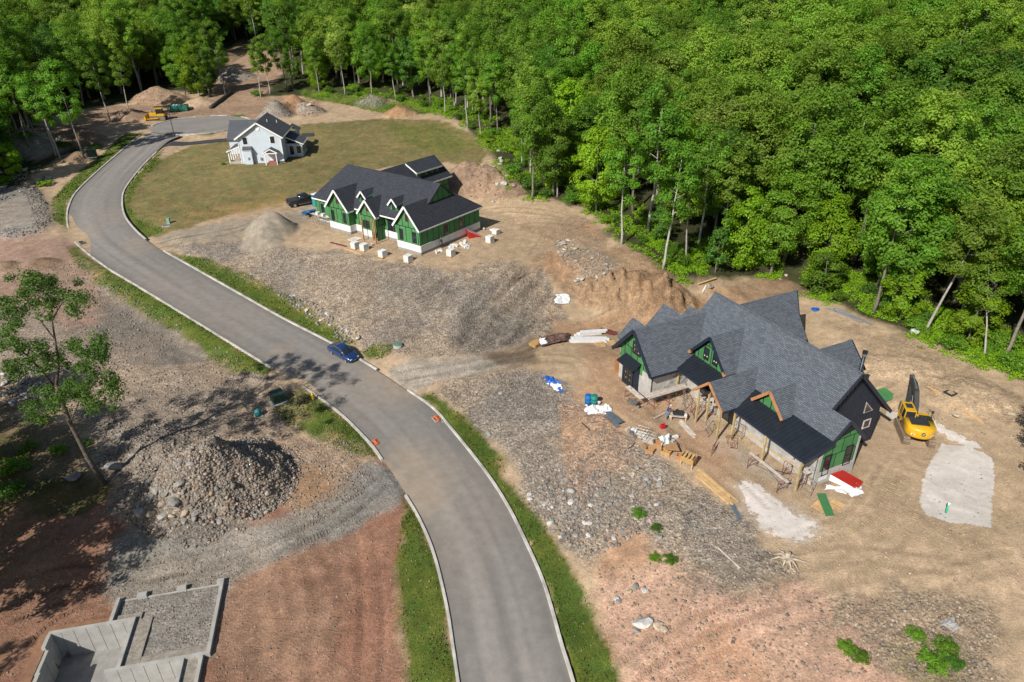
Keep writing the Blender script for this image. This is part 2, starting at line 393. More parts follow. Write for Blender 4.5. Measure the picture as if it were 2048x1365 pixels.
# ------------------------------------------------------------------ soil zones (albedo by place)
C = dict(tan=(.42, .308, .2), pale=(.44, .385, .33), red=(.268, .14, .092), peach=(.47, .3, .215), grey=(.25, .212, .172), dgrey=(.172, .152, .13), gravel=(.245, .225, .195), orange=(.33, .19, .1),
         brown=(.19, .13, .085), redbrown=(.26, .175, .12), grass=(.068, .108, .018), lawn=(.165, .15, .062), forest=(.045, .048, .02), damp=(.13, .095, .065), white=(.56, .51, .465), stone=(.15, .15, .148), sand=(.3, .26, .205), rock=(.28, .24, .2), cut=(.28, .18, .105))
C = {k: np.array(v) for k, v in C.items()}
COLR = np.empty(XX.shape + (3,)); RUB = np.zeros(XX.shape); GRS = np.zeros(XX.shape)
CLEAR = poly_w([(-300, 1365), (-300, 700), (-160, 460), (0, 405), (60, 350), (130, 312), (190, 300), (190, 285), (120, 262), (60, 250), (120, 225), (200, 215), (270, 200), (330, 178), (420, 190), (440, 160), (425, 110), (470, 92), (545, 100), (560, 150), (520, 195),
                (640, 190), (720, 192), (820, 205), (900, 230), (950, 270), (985, 300), (1010, 345), (1030, 395), (1110, 400), (1190, 425), (1245, 490), (1330, 550), (1400, 565), (1480, 548), (1570, 562), (1640, 600), (1745, 640), (1850, 680), (1930, 720), (2048, 760), (2300, 850), (2300, 1365)])
cl = soft(CLEAR, XX, YY, 1.2, .25, 3, .6)
cl = np.maximum(cl, (YY < 36) * 1.0 * (XX > -60) * (XX < 70))
n1 = fbm(XX * .12, YY * .12, 51)[..., None]; n2 = fbm(XX * .5, YY * .5, 61)[..., None]; n3 = fbm(XX * 1.7, YY * 1.7, 71, 3)[..., None]
COLR[:] = C['tan'] * (.85 + .3 * n1)
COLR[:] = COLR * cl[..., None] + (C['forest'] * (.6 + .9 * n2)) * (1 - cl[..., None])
def paint(pts, c, a=1.0, wob=.6, fr=.45, blur=.4, rub=None, grs=None, seed=None, raw=False):
    P = pts if raw else poly_w(pts)
    m = soft(P, XX, YY, wob, fr, seed if seed is not None else int(abs(P[0, 0] * 13)) % 997, blur)
    apply_mask(m, c, a, rub, grs); return m
def apply_mask(m, c, a=1.0, rub=None, grs=None):
    global COLR, RUB, GRS
    c = C[c] if isinstance(c, str) else np.array(c); k = (m * a)[..., None]
    COLR = COLR * (1 - k) + c * (.82 + .36 * n2) * k
    if rub is not None: RUB = RUB * (1 - m) + rub * m
    if grs is not None: GRS = GRS * (1 - m) + grs * m
    else: GRS = GRS * (1 - m)
# left side of the road
paint([(-60, 1000), (200, 960), (290, 1040), (560, 880), (780, 915), (812, 985), (806, 1100), (815, 1420), (-120, 1420)], 'red', wob=.8, rub=.25)
paint([(0, 1240), (240, 1130), (200, 1250), (60, 1365), (-60, 1365)], 'red', .6)
paint([(150, 498), (270, 600), (420, 690), (545, 752), (640, 800), (600, 850), (420, 900), (330, 960), (230, 930), (150, 830), (60, 780), (-60, 770), (-60, 560), (60, 530)], (.25, .2, .155), wob=1.2, rub=.65)
paint([(-60, 470), (140, 475), (190, 560), (215, 640), (130, 660), (60, 610), (-60, 640)], (.3, .2, .15), wob=1.0, rub=.3)
paint([(200, 590), (340, 640), (420, 710), (330, 740), (240, 700), (180, 640)], 'dgrey', .7, wob=1.5, rub=.3)
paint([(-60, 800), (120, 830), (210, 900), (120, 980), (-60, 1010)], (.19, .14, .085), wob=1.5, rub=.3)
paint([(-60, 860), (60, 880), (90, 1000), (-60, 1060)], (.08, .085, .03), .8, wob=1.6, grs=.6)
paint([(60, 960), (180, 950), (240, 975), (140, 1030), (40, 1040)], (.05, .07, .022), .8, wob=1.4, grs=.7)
paint([(560, 870), (660, 860), (770, 930), (690, 985), (600, 1030), (560, 960)], (.3, .215, .155), wob=.9, rub=.7)
paint([(575, 930), (640, 940), (685, 985), (610, 1030), (575, 1000)], 'orange', .8, wob=.7, rub=.2)
paint([(650, 1040), (790, 1060), (800, 1130), (700, 1120), (560, 1180), (470, 1230), (440, 1200), (560, 1110)], (.3, .17, .11), .5, wob=1.2)
GRAV = [(205, 1135), (240, 1065), (330, 1045), (560, 1045), (700, 965), (740, 918), (812, 955), (800, 1000), (720, 1055), (590, 1110), (490, 1150), (448, 1185), (410, 1330), (345, 1318), (300, 1235), (205, 1200)]
paint(GRAV, 'gravel', wob=.5, rub=.4)
paint([(700, 965), (740, 922), (806, 955), (797, 992), (730, 1000)], (.2, .19, .175), .8, wob=.3, rub=.35)
paint([(455, 1185), (640, 1075), (720, 1060), (690, 1200), (660, 1365), (415, 1365)], (.31, .2, .135), .4, wob=1.2, rub=.3)
paint([(-60, 1080), (200, 1050), (230, 1140), (120, 1200), (-60, 1250)], (.2, .112, .075), .5, wob=1.3)
paint([(420, 110), (470, 90), (560, 95), (560, 150), (525, 195), (640, 195), (640, 232), (480, 240), (400, 232), (300, 238), (200, 250), (130, 300), (60, 330), (60, 260), (200, 215), (330, 180), (430, 190)], (.27, .175, .12), .8, wob=1.5, rub=.4)
# right side, near
paint([(865, 772), (1000, 738), (1090, 742), (1150, 790), (1290, 885), (1450, 1012), (1540, 1100), (1600, 1150), (1440, 1190), (1330, 1130), (1230, 1070), (1190, 1140), (1130, 1110), (1060, 1000), (1000, 900), (930, 840)], 'grey', wob=.8, rub=1.0)
paint([(940, 790), (1060, 750), (1130, 800), (1150, 850), (1020, 850)], 'dgrey', .65, wob=1.3, rub=1.0)
paint([(1080, 930), (1250, 960), (1420, 1030), (1330, 1090), (1180, 1060)], (.2, .195, .18), .7, wob=1.6, rub=1.0)
paint([(1140, 830), (1200, 850), (1180, 900), (1120, 940), (1090, 880)], 'tan', .6, wob=.9, rub=.6)
paint([(1180, 1150), (1250, 1050), (1330, 1110), (1460, 1180), (1600, 1180), (1700, 1200), (1850, 1230), (1830, 1420), (1250, 1420), (1200, 1240)], 'peach', wob=1.2, rub=.35)
paint([(1190, 1120), (1250, 1050), (1300, 1070), (1280, 1130), (1210, 1170)], (.36, .21, .12), .7, wob=.8, rub=.2)
paint([(1340, 1120), (1480, 1140), (1560, 1190), (1420, 1200), (1360, 1180)], (.2, .165, .125), .7, wob=1.3, rub=.7)
paint([(1700, 1200), (1850, 1180), (1990, 1220), (2040, 1300), (1980, 1365), (1820, 1365), (1760, 1290), (1640, 1280)], (.2, .165, .12), .75, wob=1.4, rub=.75)
paint([(1790, 1290), (1870, 1270), (1930, 1330), (1900, 1400), (1800, 1400)], (.08, .11, .02), .5, wob=1.3)
paint([(1600, 930), (1700, 900), (1700, 960), (1640, 985)], 'brown', .7, wob=.8, rub=.4)
paint([(1470, 970), (1500, 955), (1560, 1005), (1640, 1045), (1620, 1100), (1540, 1075), (1490, 1025)], 'pale', .85, wob=.6, fr=.8)
paint([(1440, 870), (1520, 910), (1600, 975), (1570, 985), (1480, 930), (1420, 890)], 'pale', .55, wob=.6, fr=.8)
paint([(1340, 800), (1420, 790), (1440, 850), (1380, 860)], 'pale', .4, wob=.6, fr=.8)
PATCH = poly_w([(1838, 1003), (1850, 945), (1885, 888), (1930, 893), (1984, 915), (1990, 962), (1980, 1056), (1900, 1046), (1850, 1030)])
paint([(768, 742), (830, 718), (950, 708), (1060, 722), (960, 745), (880, 762), (818, 785)], (.33, .295, .25), wob=.5, rub=.3)
paint([(950, 705), (1030, 690), (1075, 660), (1085, 690), (1060, 728), (980, 730)], 'damp', .85, wob=.9, fr=.6)
paint([(1060, 690), (1130, 645), (1290, 612), (1420, 598), (1440, 575), (1560, 562), (1610, 590), (1470, 628), (1250, 662), (1130, 680)], (.36, .22, .125), .85, wob=.8, rub=.2)
paint([(1450, 555), (1560, 545), (1620, 590), (1560, 600), (1460, 590)], 'brown', .7, wob=1.0, rub=.3)
paint([(1640, 640), (1850, 690), (2048, 790), (2048, 860), (1900, 780), (1720, 700)], (.25, .18, .115), .6, wob=1.2, rub=.4)
# embankment of the green house
paint([(330, 497), (430, 478), (560, 488), (720, 510), (900, 545), (1000, 525), (1090, 540), (1130, 640), (1060, 685), (980, 702), (850, 722), (740, 705), (640, 640), (520, 570), (430, 530)], 'grey', wob=1.0, rub=.9)
paint([(430, 520), (560, 540), (640, 620), (600, 620), (500, 560)], 'dgrey', .5, wob=1.2)
paint([(930, 560), (1000, 560), (1060, 620), (1040, 680), (960, 690), (900, 640)], 'dgrey', .5, wob=1.5)
paint([(1060, 520), (1150, 500), (1250, 490), (1350, 560), (1380, 600), (1250, 608), (1150, 600), (1110, 560)], 'cut', .75, wob=1.0, rub=.4)
paint([(1120, 480), (1230, 510), (1260, 560), (1180, 590), (1130, 540)], (.3, .25, .19), .6, wob=1.2, rub=.8)
paint([(1040, 455), (1150, 430), (1235, 470), (1200, 500), (1080, 480)], 'brown', .55, wob=1.0, rub=.4)
paint([(330, 490), (300, 478), (420, 448), (580, 425), (640, 400), (650, 425), (560, 460), (430, 482)], 'sand', .8, wob=.6, rub=.2)
# lawn and verges
GRASS_POLYS = []
def grass(pts, c='grass', a=1.0, g=1.0, wob=.5, rec=True):
    paint(pts, c, a, wob=wob, fr=.6, blur=.25, grs=g)
    if rec: GRASS_POLYS.append((poly_w(pts), g))
grass([(247, 440), (250, 385), (330, 312), (390, 290), (450, 282), (620, 248), (760, 238), (880, 240), (960, 275), (972, 300), (960, 335), (890, 325), (760, 335), (660, 375), (620, 385), (580, 400), (420, 440), (330, 470), (292, 474)], 'lawn', g=.55, wob=.8)
grass([(760, 250), (880, 250), (955, 290), (900, 310), (820, 290)], (.11, .135, .03), .7, g=.6, rec=False, wob=1.5)
grass([(360, 430), (560, 392), (610, 395), (560, 412), (420, 440)], (.26, .19, .075), .7, g=.4, rec=False, wob=1.0)
grass([(285, 475), (262, 455), (246, 430), (242, 400), (252, 372), (290, 330), (330, 295), (315, 330), (272, 372), (258, 410), (275, 440), (320, 455), (330, 465)], g=1)
grass([(135, 458), (134, 430), (140, 405), (158, 378), (200, 338), (250, 294), (290, 262), (250, 268), (190, 320), (130, 370), (104, 400), (104, 440)], g=1)
grass([(148, 486), (180, 515), (270, 567), (390, 640), (470, 690), (548, 740), (524, 750), (468, 744), (428, 728), (415, 710), (379, 680), (306, 640), (258, 608), (201, 571), (149, 527), (138, 505)], g=1)
grass([(604, 773), (660, 810), (720, 865), (768, 918), (720, 910), (650, 890), (570, 845), (545, 820), (575, 790)], g=1)
grass([(812, 990), (850, 1050), (880, 1120), (905, 1230), (925, 1390), (810, 1390), (805, 1230), (795, 1090)], g=1)
grass([(326, 503), (400, 543), (500, 600), (600, 655), (655, 685), (715, 690), (690, 665), (600, 600), (500, 552), (420, 520)], g=1)
grass([(725, 705), (745, 690), (785, 692), (780, 710), (745, 722)], g=1)
grass([(835, 790), (865, 785), (935, 840), (1005, 920), (1010, 950), (1070, 1020), (1130, 1120), (1170, 1180), (1215, 1270), (1240, 1390), (1150, 1390), (1115, 1270), (1050, 1090), (970, 950), (880, 840)], g=1)
grass([(600, 178), (700, 190), (830, 208), (880, 225), (800, 222), (690, 210), (610, 196)], (.1, .17, .02), g=1, wob=1.0)
grass([(310, 262), (345, 262), (400, 262), (380, 268), (330, 272)], g=.8)
grass([(405, 268), (455, 256), (478, 250), (470, 258), (420, 272)], g=.8)
grass([(460, 230), (485, 228), (490, 236), (470, 238)], g=.8)
for m, k, c in PILE_M: apply_mask(m, {'rubble': 'dgrey', 'rock': 'rock', 'gravel': 'gravel', 'spoil': 'grey'}.get(k, k), .9, {'rubble': 1.0, 'gravel': .5, 'rock': 1.0, 'sand': .15, 'spoil': .9}.get(k, .5))
apply_mask(pm, (.2, .195, .185), .9, .5)
paint([(30, 392), (62, 390), (72, 455), (40, 468), (20, 450)], (.26, .24, .2), .6, wob=.6, rub=.3)
# compacted wheel tracks: worn soil, a little lower than the ground beside it
TRACKS = []; TRK = np.zeros(XX.shape); NEAR = (YY < 130) & (XX > -60) & (XX < 90)
def track(pts, w=.28, gap=1.7, depth=.05):
    global TRK
    P = catmull([gp(*p) for p in pts], 14)[:, :2]
    T = np.gradient(P, axis=0); T /= np.linalg.norm(T, axis=1)[:, None] + 1e-9; Nn = np.stack([-T[:, 1], T[:, 0]], 1)
    for sgn in (-.5, .5):
        Q = P + Nn * sgn * gap; TRACKS.append(Q); lo = Q.min(0) - 1; hi = Q.max(0) + 1
        m = NEAR & (XX > lo[0]) & (XX < hi[0]) & (YY > lo[1]) & (YY < hi[1]); x = XX[m]; y = YY[m]; d = np.full(x.shape, 1e9)
        for q in Q[::1]: d = np.minimum(d, (x - q[0]) ** 2 + (y - q[1]) ** 2)
        TRK[m] = np.maximum(TRK[m], np.exp(-d / (w * w)) * depth)
        rim = np.exp(-(np.sqrt(d) - .5) ** 2 / .03) * depth * .6; TRK[m] -= rim * (TRK[m] < .01)
for t in ([(1230, 1365), (1330, 1290), (1480, 1220), (1640, 1160), (1780, 1080), (1830, 960)], [(1300, 1365), (1420, 1290), (1560, 1240), (1700, 1190), (1900, 1150), (2040, 1120)], [(1500, 1100), (1600, 1080), (1720, 1030), (1780, 940)],
          [(1560, 1130), (1700, 1110), (1800, 1120), (1900, 1130)], [(560, 905), (580, 960), (575, 1020)], [(230, 1160), (420, 1120), (600, 1075), (740, 985)], [(300, 1180), (500, 1120), (660, 1040), (760, 965)], [(610, 1080), (650, 1180), (640, 1300), (650, 1365)], [(720, 1060), (740, 1200), (735, 1365)], [(520, 1180), (540, 1280), (530, 1365)], [(590, 1130), (600, 1230), (585, 1365)], [(690, 1080), (700, 1200), (690, 1365)], [(470, 1230), (470, 1365)], [(30, 1180), (150, 1150), (250, 1180)], [(20, 1230), (130, 1190), (230, 1200)], [(60, 1300), (140, 1240), (240, 1210)],
          [(800, 752), (950, 728), (1080, 700), (1200, 640), (1420, 600)], [(830, 765), (980, 735), (1140, 720), (1200, 800)], [(310, 492), (450, 465), (600, 425)], [(900, 430), (1000, 420), (1120, 430)], [(900, 470), (1040, 445), (1180, 450)], [(330, 700), (420, 740), (520, 770)], [(300, 760), (380, 740), (470, 760), (560, 770)],
          [(1000, 560), (1060, 520), (1090, 480)], [(1040, 600), (1110, 540), (1120, 500)], [(1180, 800), (1300, 870), (1420, 930), (1520, 1020)], [(1760, 800), (1860, 760), (2000, 850)]):
    track(t)
ZZ -= np.where((RD > .3), TRK, 0)
COLR *= (1 - np.clip(TRK, -.03, .06)[..., None] * 5.0)
mott = sstep(.46, .62, fbm(XX * .085, YY * .085, 201, 5)) * np.clip(RUB * 1.2, 0, 1) * .38 * cl
COLR = COLR * (1 - mott[..., None]) + C['tan'] * .95 * mott[..., None]
orp = sstep(.55, .68, fbm(XX * .07, YY * .07, 231, 5)) * cl * (XX > 5) * (GRS < .2) * .5
COLR = COLR * (1 - orp[..., None]) + np.array([.4, .225, .13]) * orp[..., None]
COLR *= (.84 + .32 * fbm(XX * .06, YY * .06, 211, 5))[..., None] * (.86 + .28 * fbm(XX * .3, YY * .3, 221, 4))[..., None]
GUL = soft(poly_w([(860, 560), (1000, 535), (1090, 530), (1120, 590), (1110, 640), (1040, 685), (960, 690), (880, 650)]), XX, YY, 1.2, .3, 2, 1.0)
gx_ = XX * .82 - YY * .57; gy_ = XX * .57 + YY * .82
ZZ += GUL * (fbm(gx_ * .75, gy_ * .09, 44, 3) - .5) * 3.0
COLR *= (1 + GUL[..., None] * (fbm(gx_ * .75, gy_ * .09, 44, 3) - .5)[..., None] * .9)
ZZ += base_rough * (.05 + .3 * RUB) * (RD > .6) * (~pit) * (YY < 160)
ZZ = np.where(RD < .32, np.minimum(ZZ, RZ - .12), ZZ)
fg = (fu > -1.7) & (fu < 6.3) & (fv < 2.5) & (fv > -4.5); COLR[fg] = (C['gravel'] * (.85 + .3 * n2))[fg]; RUB[fg] = .5
COLR[pit] = C['dgrey'] * 1.1
COLR *= (.9 + .2 * n3)

ny, nx = XX.shape
idx = np.arange(ny * nx).reshape(ny, nx)
F = np.stack([idx[:-1, :-1], idx[:-1, 1:], idx[1:, 1:], idx[1:, :-1]], -1).reshape(-1, 4)
# ---- ground material
mg, nt, pb = new_mat('soil')
geo = nd(nt, 'ShaderNodeTexCoord').outputs['Object']
va = nd(nt, 'ShaderNodeVertexColor', layer_name='col'); 
ra = nd(nt, 'ShaderNodeAttribute', attribute_name='rub').outputs['Fac']; ga = nd(nt, 'ShaderNodeAttribute', attribute_name='grs').outputs['Fac']
nA = noise_n(nt, geo, .9, 6, .65); nB = noise_n(nt, geo, 6.5, 5, .7)
gA = maprange(nt, nA, .3, .7, .76, 1.24); gB = maprange(nt, nB, .3, .7, .74, 1.26)
c1 = mulc(nt, mulc(nt, va.outputs['Color'], gA), gB)
vo = nd(nt, 'ShaderNodeTexVoronoi'); vo.inputs['Scale'].default_value = 3.6; nt.links.new(geo, vo.inputs['Vector'])
vo2 = nd(nt, 'ShaderNodeTexVoronoi'); vo2.inputs['Scale'].default_value = 9.0; nt.links.new(geo, vo2.inputs['Vector'])
sep = nd(nt, 'ShaderNodeSeparateColor'); nt.links.new(vo.outputs['Color'], sep.inputs[0])
sep2 = nd(nt, 'ShaderNodeSeparateColor'); nt.links.new(vo2.outputs['Color'], sep2.inputs[0])
pe = maprange(nt, sep.outputs[0], 0, 1, .66, 1.32); pe2 = maprange(nt, sep2.outputs[0], 0, 1, .62, 1.4)
peb = mulc(nt, mulc(nt, c1, pe), pe2)
mixr = nd(nt, 'ShaderNodeMix', data_type='RGBA'); nt.links.new(ra, mixr.inputs[0]); nt.links.new(c1, mixr.inputs[6]); nt.links.new(peb, mixr.inputs[7])
# grass: patches of straw and green
ng = noise_n(nt, geo, .38, 6, .7); ng2 = noise_n(nt, geo, 14, 3, .7)
gr = nd(nt, 'ShaderNodeMix', data_type='RGBA'); nt.links.new(maprange(nt, ng, .42, .66, 0, 1), gr.inputs[0])
nt.links.new(mixr.outputs[2], gr.inputs[6]); nt.links.new(mulc(nt, mixr.outputs[2], (1.75, 1.22, 1.3)), gr.inputs[7])
gmix = nd(nt, 'ShaderNodeMix', data_type='RGBA'); nt.links.new(ga, gmix.inputs[0]); nt.links.new(mixr.outputs[2], gmix.inputs[6])
nt.links.new(mulc(nt, gr.outputs[2], maprange(nt, ng2, .3, .7, .6, 1.4)), gmix.inputs[7])
nt.links.new(gmix.outputs[2], pb.inputs['Base Color']); pb.inputs['Roughness'].default_value = .95; pb.inputs['Specular IOR Level'].default_value = .15
h1 = nd(nt, 'ShaderNodeMath', operation='MULTIPLY_ADD'); nt.links.new(vo.outputs['Distance'], h1.inputs[0]); nt.links.new(ra, h1.inputs[1]); nt.links.new(nB, h1.inputs[2])
bmp = nd(nt, 'ShaderNodeBump'); bmp.inputs['Strength'].default_value = .75; bmp.inputs['Distance'].default_value = .16
nt.links.new(h1.outputs[0], bmp.inputs['Height']); nt.links.new(bmp.outputs[0], pb.inputs['Normal'])
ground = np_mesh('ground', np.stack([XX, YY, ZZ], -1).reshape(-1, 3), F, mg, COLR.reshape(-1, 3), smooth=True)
for nm, arr in (('rub', RUB), ('grs', GRS)):
    a = ground.data.attributes.new(nm, 'FLOAT', 'POINT'); a.data.foreach_set('value', arr.ravel().astype(np.float32))
kind(ground, 'structure')

# ------------------------------------------------------------------ road, kerbs, drains
K = 21
S_ = np.linspace(0, 1, K); n_st = len(CL)
seg = np.concatenate([[0], np.cumsum(np.linalg.norm(np.diff(CL, axis=0), axis=1))])
fine = np.arange(0, seg[-1], .55); REf = np.stack([np.interp(fine, seg, RE[:, i]) for i in range(3)], 1); LEf = np.stack([np.interp(fine, seg, LE[:, i]) for i in range(3)], 1)
V = REf[:, None, :] * (1 - S_)[None, :, None] + LEf[:, None, :] * S_[None, :, None]
V[..., 2] += .06 * (1 - (2 * S_ - 1) ** 2)[None, :]
sa = fine[:, None] + 0 * S_[None, :]; ta = (S_[None, :] * 8.6 + 0 * fine[:, None])
base = np.array([.212, .197, .18]); dust = np.array([.31, .25, .19])
st1 = fbm(sa * .03, ta * 1.6, 5); st2 = fbm(sa * .045, ta * 3.2, 15); st3 = fbm(V[..., 0] * .7, V[..., 1] * .7, 25)
lane = np.exp(-((ta - 2.9) / .9) ** 2) + np.exp(-((ta - 5.7) / .9) ** 2)
k_ = .76 + .48 * st1 + .26 * (st2 - .5) + .07 * (st3 - .5) + .09 * lane
edge = 1 - .16 * np.exp(-(np.minimum(ta, 8.6 - ta) / .8) ** 2)
rc = base[None, None, :] * (k_ * edge)[..., None]
def dusty(px, py, r, a, seed):
    global rc
    c = gp(px, py); d = np.hypot(V[..., 0] - c[0], V[..., 1] - c[1]); m = np.clip(1 - d / r, 0, 1) ** .8 * (.25 + 1.3 * fbm(V[..., 0] * .6, V[..., 1] * .6, seed)) * a
    m = np.clip(m, 0, .95)[..., None]; rc = rc * (1 - m) + dust * m
for q in ((800, 955, 6.5, 1.0, 1), (835, 1000, 3.5, .8, 2), (790, 768, 5.5, .9, 3), (560, 760, 4.5, .6, 4), (300, 490, 5, .6, 5), (150, 470, 5, .5, 6), (560, 705, 2.2, .6, 7), (250, 430, 6, .35, 8), (700, 780, 9, .3, 9), (900, 1000, 8, .25, 10), (440, 640, 9, .22, 11), (330, 580, 9, .22, 12), (860, 1120, 7, .2, 13)): dusty(*q)
idx = np.arange(len(fine) * K).reshape(len(fine), K)
F = np.stack([idx[:-1, :-1], idx[:-1, 1:], idx[1:, 1:], idx[1:, :-1]], -1).reshape(-1, 4)
def vcol_mat(name, rough=.9, s1=30., a1=.22, bump=.2, bs=60, dist=.01, s2=1.2, a2=.1):
    m, nt, p = new_mat(name); co = nd(nt, 'ShaderNodeTexCoord').outputs['Object']
    v = nd(nt, 'ShaderNodeVertexColor', layer_name='col').outputs['Color']
    g = maprange(nt, noise_n(nt, co, s1, 3, .7), .3, .7, 1 - a1, 1 + a1); g2 = maprange(nt, noise_n(nt, co, s2, 5), .3, .7, 1 - a2, 1 + a2)
    nt.links.new(mulc(nt, mulc(nt, v, g), g2), p.inputs['Base Color']); p.inputs['Roughness'].default_value = rough; p.inputs['Specular IOR Level'].default_value = .25
    if bump:
        b = nd(nt, 'ShaderNodeBump'); b.inputs['Strength'].default_value = bump; b.inputs['Distance'].default_value = dist
        nt.links.new(noise_n(nt, co, bs, 3), b.inputs['Height']); nt.links.new(b.outputs[0], p.inputs['Normal'])
    return m
M_ASPH = vcol_mat('asphalt', .88, 14., .12)
road = np_mesh('road', V.reshape(-1, 3), F, M_ASPH, rc.reshape(-1, 3), smooth=True); kind(road, 'structure')
# turning circle
rr = np.linspace(0, CDS_R, 16); aa = np.linspace(0, 2 * math.pi, 73)[:-1]
V = np.array([[CDS_C[0] + r_ * math.cos(t), CDS_C[1] + r_ * math.sin(t), CDS_C[2] + .055 - .0002 * r_ * r_] for r_ in rr[1:] for t in aa])
idx = np.arange(15 * 72).reshape(15, 72); F = np.stack([idx[:-1], np.roll(idx[:-1], -1, 1), np.roll(idx[1:], -1, 1), idx[1:]], -1).reshape(-1, 4)
F = np.vstack([F, [[0, 18, 36, 54]]])
cc = base * (.95 + .3 * fbm(V[:, 0] * .3, V[:, 1] * .3, 3))[:, None]
V = np.vstack([V]); turn = np_mesh('turning_circle', V, F[:-1], M_ASPH, cc, smooth=True)
MB().add([tuple(V[i]) for i in range(72)], [tuple(range(72))])
bmq = bmesh.new(); bmq.from_mesh(turn.data); bmq.verts.ensure_lookup_table(); bmq.faces.new([bmq.verts[i] for i in range(72)]); bmq.to_mesh(turn.data); bmq.free()
kind(turn, 'structure')
# white-house driveway strip of fresh dark asphalt
M_TAR = mk('fresh_asphalt', (.045, .046, .05), .85, .15, 1.5, .2, 40)
dp = catmull([gp(*p) for p in [(324, 296), (350, 292), (400, 289), (470, 282)]], 8); dq = catmull([gp(*p) for p in [(336, 286), (360, 285), (410, 282), (470, 276)]], 8)
for a_ in (dp, dq): a_[:, 2] = hz(a_[:, 0], a_[:, 1]) + .14
mid = (dp + dq) / 2; mid[:, 2] = np.maximum(hz(mid[:, 0], mid[:, 1]) + .16, mid[:, 2])
rings = [[p, m_, q, q - np.array([0, 0, .4]), p - np.array([0, 0, .4])] for p, m_, q in zip(dp, mid, dq)]
b_ = MB().loft(rings); kind(b_.build('driveway', M_TAR), 'structure')
dp = [gp(*p) + np.array([0, 0, .1]) for p in [(600, 275), (628, 273), (628, 267), (604, 268)]]
kind(MB().slab(dp, (0, 0, -.3)).build('driveway', M_TAR), 'structure')
# kerbs
M_KERB = mk('kerb_concrete', (.45, .43, .39), .85, .32, .8, .3, 18)
def kerb(E, O, i0, i1):
    """solid kerb along edge E (other edge O gives the side), stations i0..i1"""
    P = E[int(i0 * NS):int(i1 * NS) + 1]; Q = O[int(i0 * NS):int(i1 * NS) + 1]; rings = []
    T = np.gradient(P, axis=0)
    for p, q, t in zip(P, Q, T):
        d = np.array([t[1], -t[0], 0]); d /= np.linalg.norm(d)
        if d @ (p - q) < 0: d = -d
        w = .26; h = .15
        rings.append([p + np.array([0, 0, -.3]), p + np.array([0, 0, h - .03]), p + d * .03 + np.array([0, 0, h]), p + d * w + np.array([0, 0, h]), p + d * w + np.array([0, 0, -.3])])
    b = MB().loft(rings); return kind(b.build('kerb', M_KERB), 'structure')
for a, b2 in ((0, 9.0), (10.0, 15.0), (15.95, 22.0)): kerb(RE, LE, a, b2)
for a, b2 in ((0, 6.0), (7.0, 10.0), (11.0, 16.0), (17.0, 23.0)): kerb(LE, RE, a, b2)
def arc_kerb(a0, a1):
    rings = []
    for t in np.linspace(a0, a1, 20):
        c = np.array([math.cos(t), math.sin(t), 0]); p = CDS_C + c * CDS_R; w = .34
        rings.append([p + np.array([0, 0, -.3]), p + np.array([0, 0, .15]), p + c * .03 + np.array([0, 0, .18]), p + c * w + np.array([0, 0, .18]), p + c * w + np.array([0, 0, -.3])])
    return kind(MB().loft(rings).build('kerb', M_KERB), 'structure')
arc_kerb(R(-100), R(55)); arc_kerb(R(78), R(100)); arc_kerb(R(118), R(185))

# pale gravel spread as a thin layer with a ragged edge
def layer(name, P, mat, cell=.13, th=.05, wob=.25, seed=1, fr=1.6):
    lo, hi = P.min(0) - 1, P.max(0) + 1; xs = np.arange(lo[0], hi[0], cell); ys = np.arange(lo[1], hi[1], cell); x, y = np.meshgrid(xs, ys)
    cx, cy = x[:-1, :-1] + cell / 2, y[:-1, :-1] + cell / 2
    ins = inpoly(P, cx + (fbm(cx * fr, cy * fr, seed) - .5) * 4 * wob + (fbm(cx * 6, cy * 6, seed + 2, 2) - .5) * wob, cy + (fbm(cx * fr, cy * fr, seed + 7) - .5) * 4 * wob)
    id_ = np.arange(x.size).reshape(x.shape); f = np.stack([id_[:-1, :-1], id_[:-1, 1:], id_[1:, 1:], id_[1:, :-1]], -1)[ins]
    used = np.unique(f); mp = np.zeros(x.size, int); mp[used] = np.arange(len(used))
    xx, yy = x.ravel()[used], y.ravel()[used]; xx = xx + RNG.normal(0, cell * .2, len(xx)); yy = yy + RNG.normal(0, cell * .2, len(yy))
    zz = hz(xx, yy) + th + (fbm(xx * 2.2, yy * 2.2, 4) - .5) * .03
    cc_ = np.repeat((.86 + .28 * fbm(xx * .8, yy * .8, seed + 3))[:, None], 3, 1) * C['white']
    return kind(np_mesh(name, np.stack([xx, yy, zz], 1), mp[f], mat, cc_, smooth=True), 'structure')
M_PALE = vcol_mat('pale_gravel', .95, 16., .16, .5, 22, .02, 2.5, .08)
layer('gravel_bed', PATCH, M_PALE, seed=2, wob=.1)
layer('gravel_strip', poly_w([(1768, 824), (1800, 826), (1860, 838), (1905, 862), (1962, 892), (1940, 904), (1890, 872), (1830, 850), (1775, 836)]), M_PALE, wob=.28, seed=5)
layer('gravel_strip', poly_w([(1478, 970), (1500, 960), (1560, 1008), (1630, 1048), (1612, 1090), (1545, 1070), (1495, 1020)]), M_PALE, wob=.5, seed=9, th=.03)
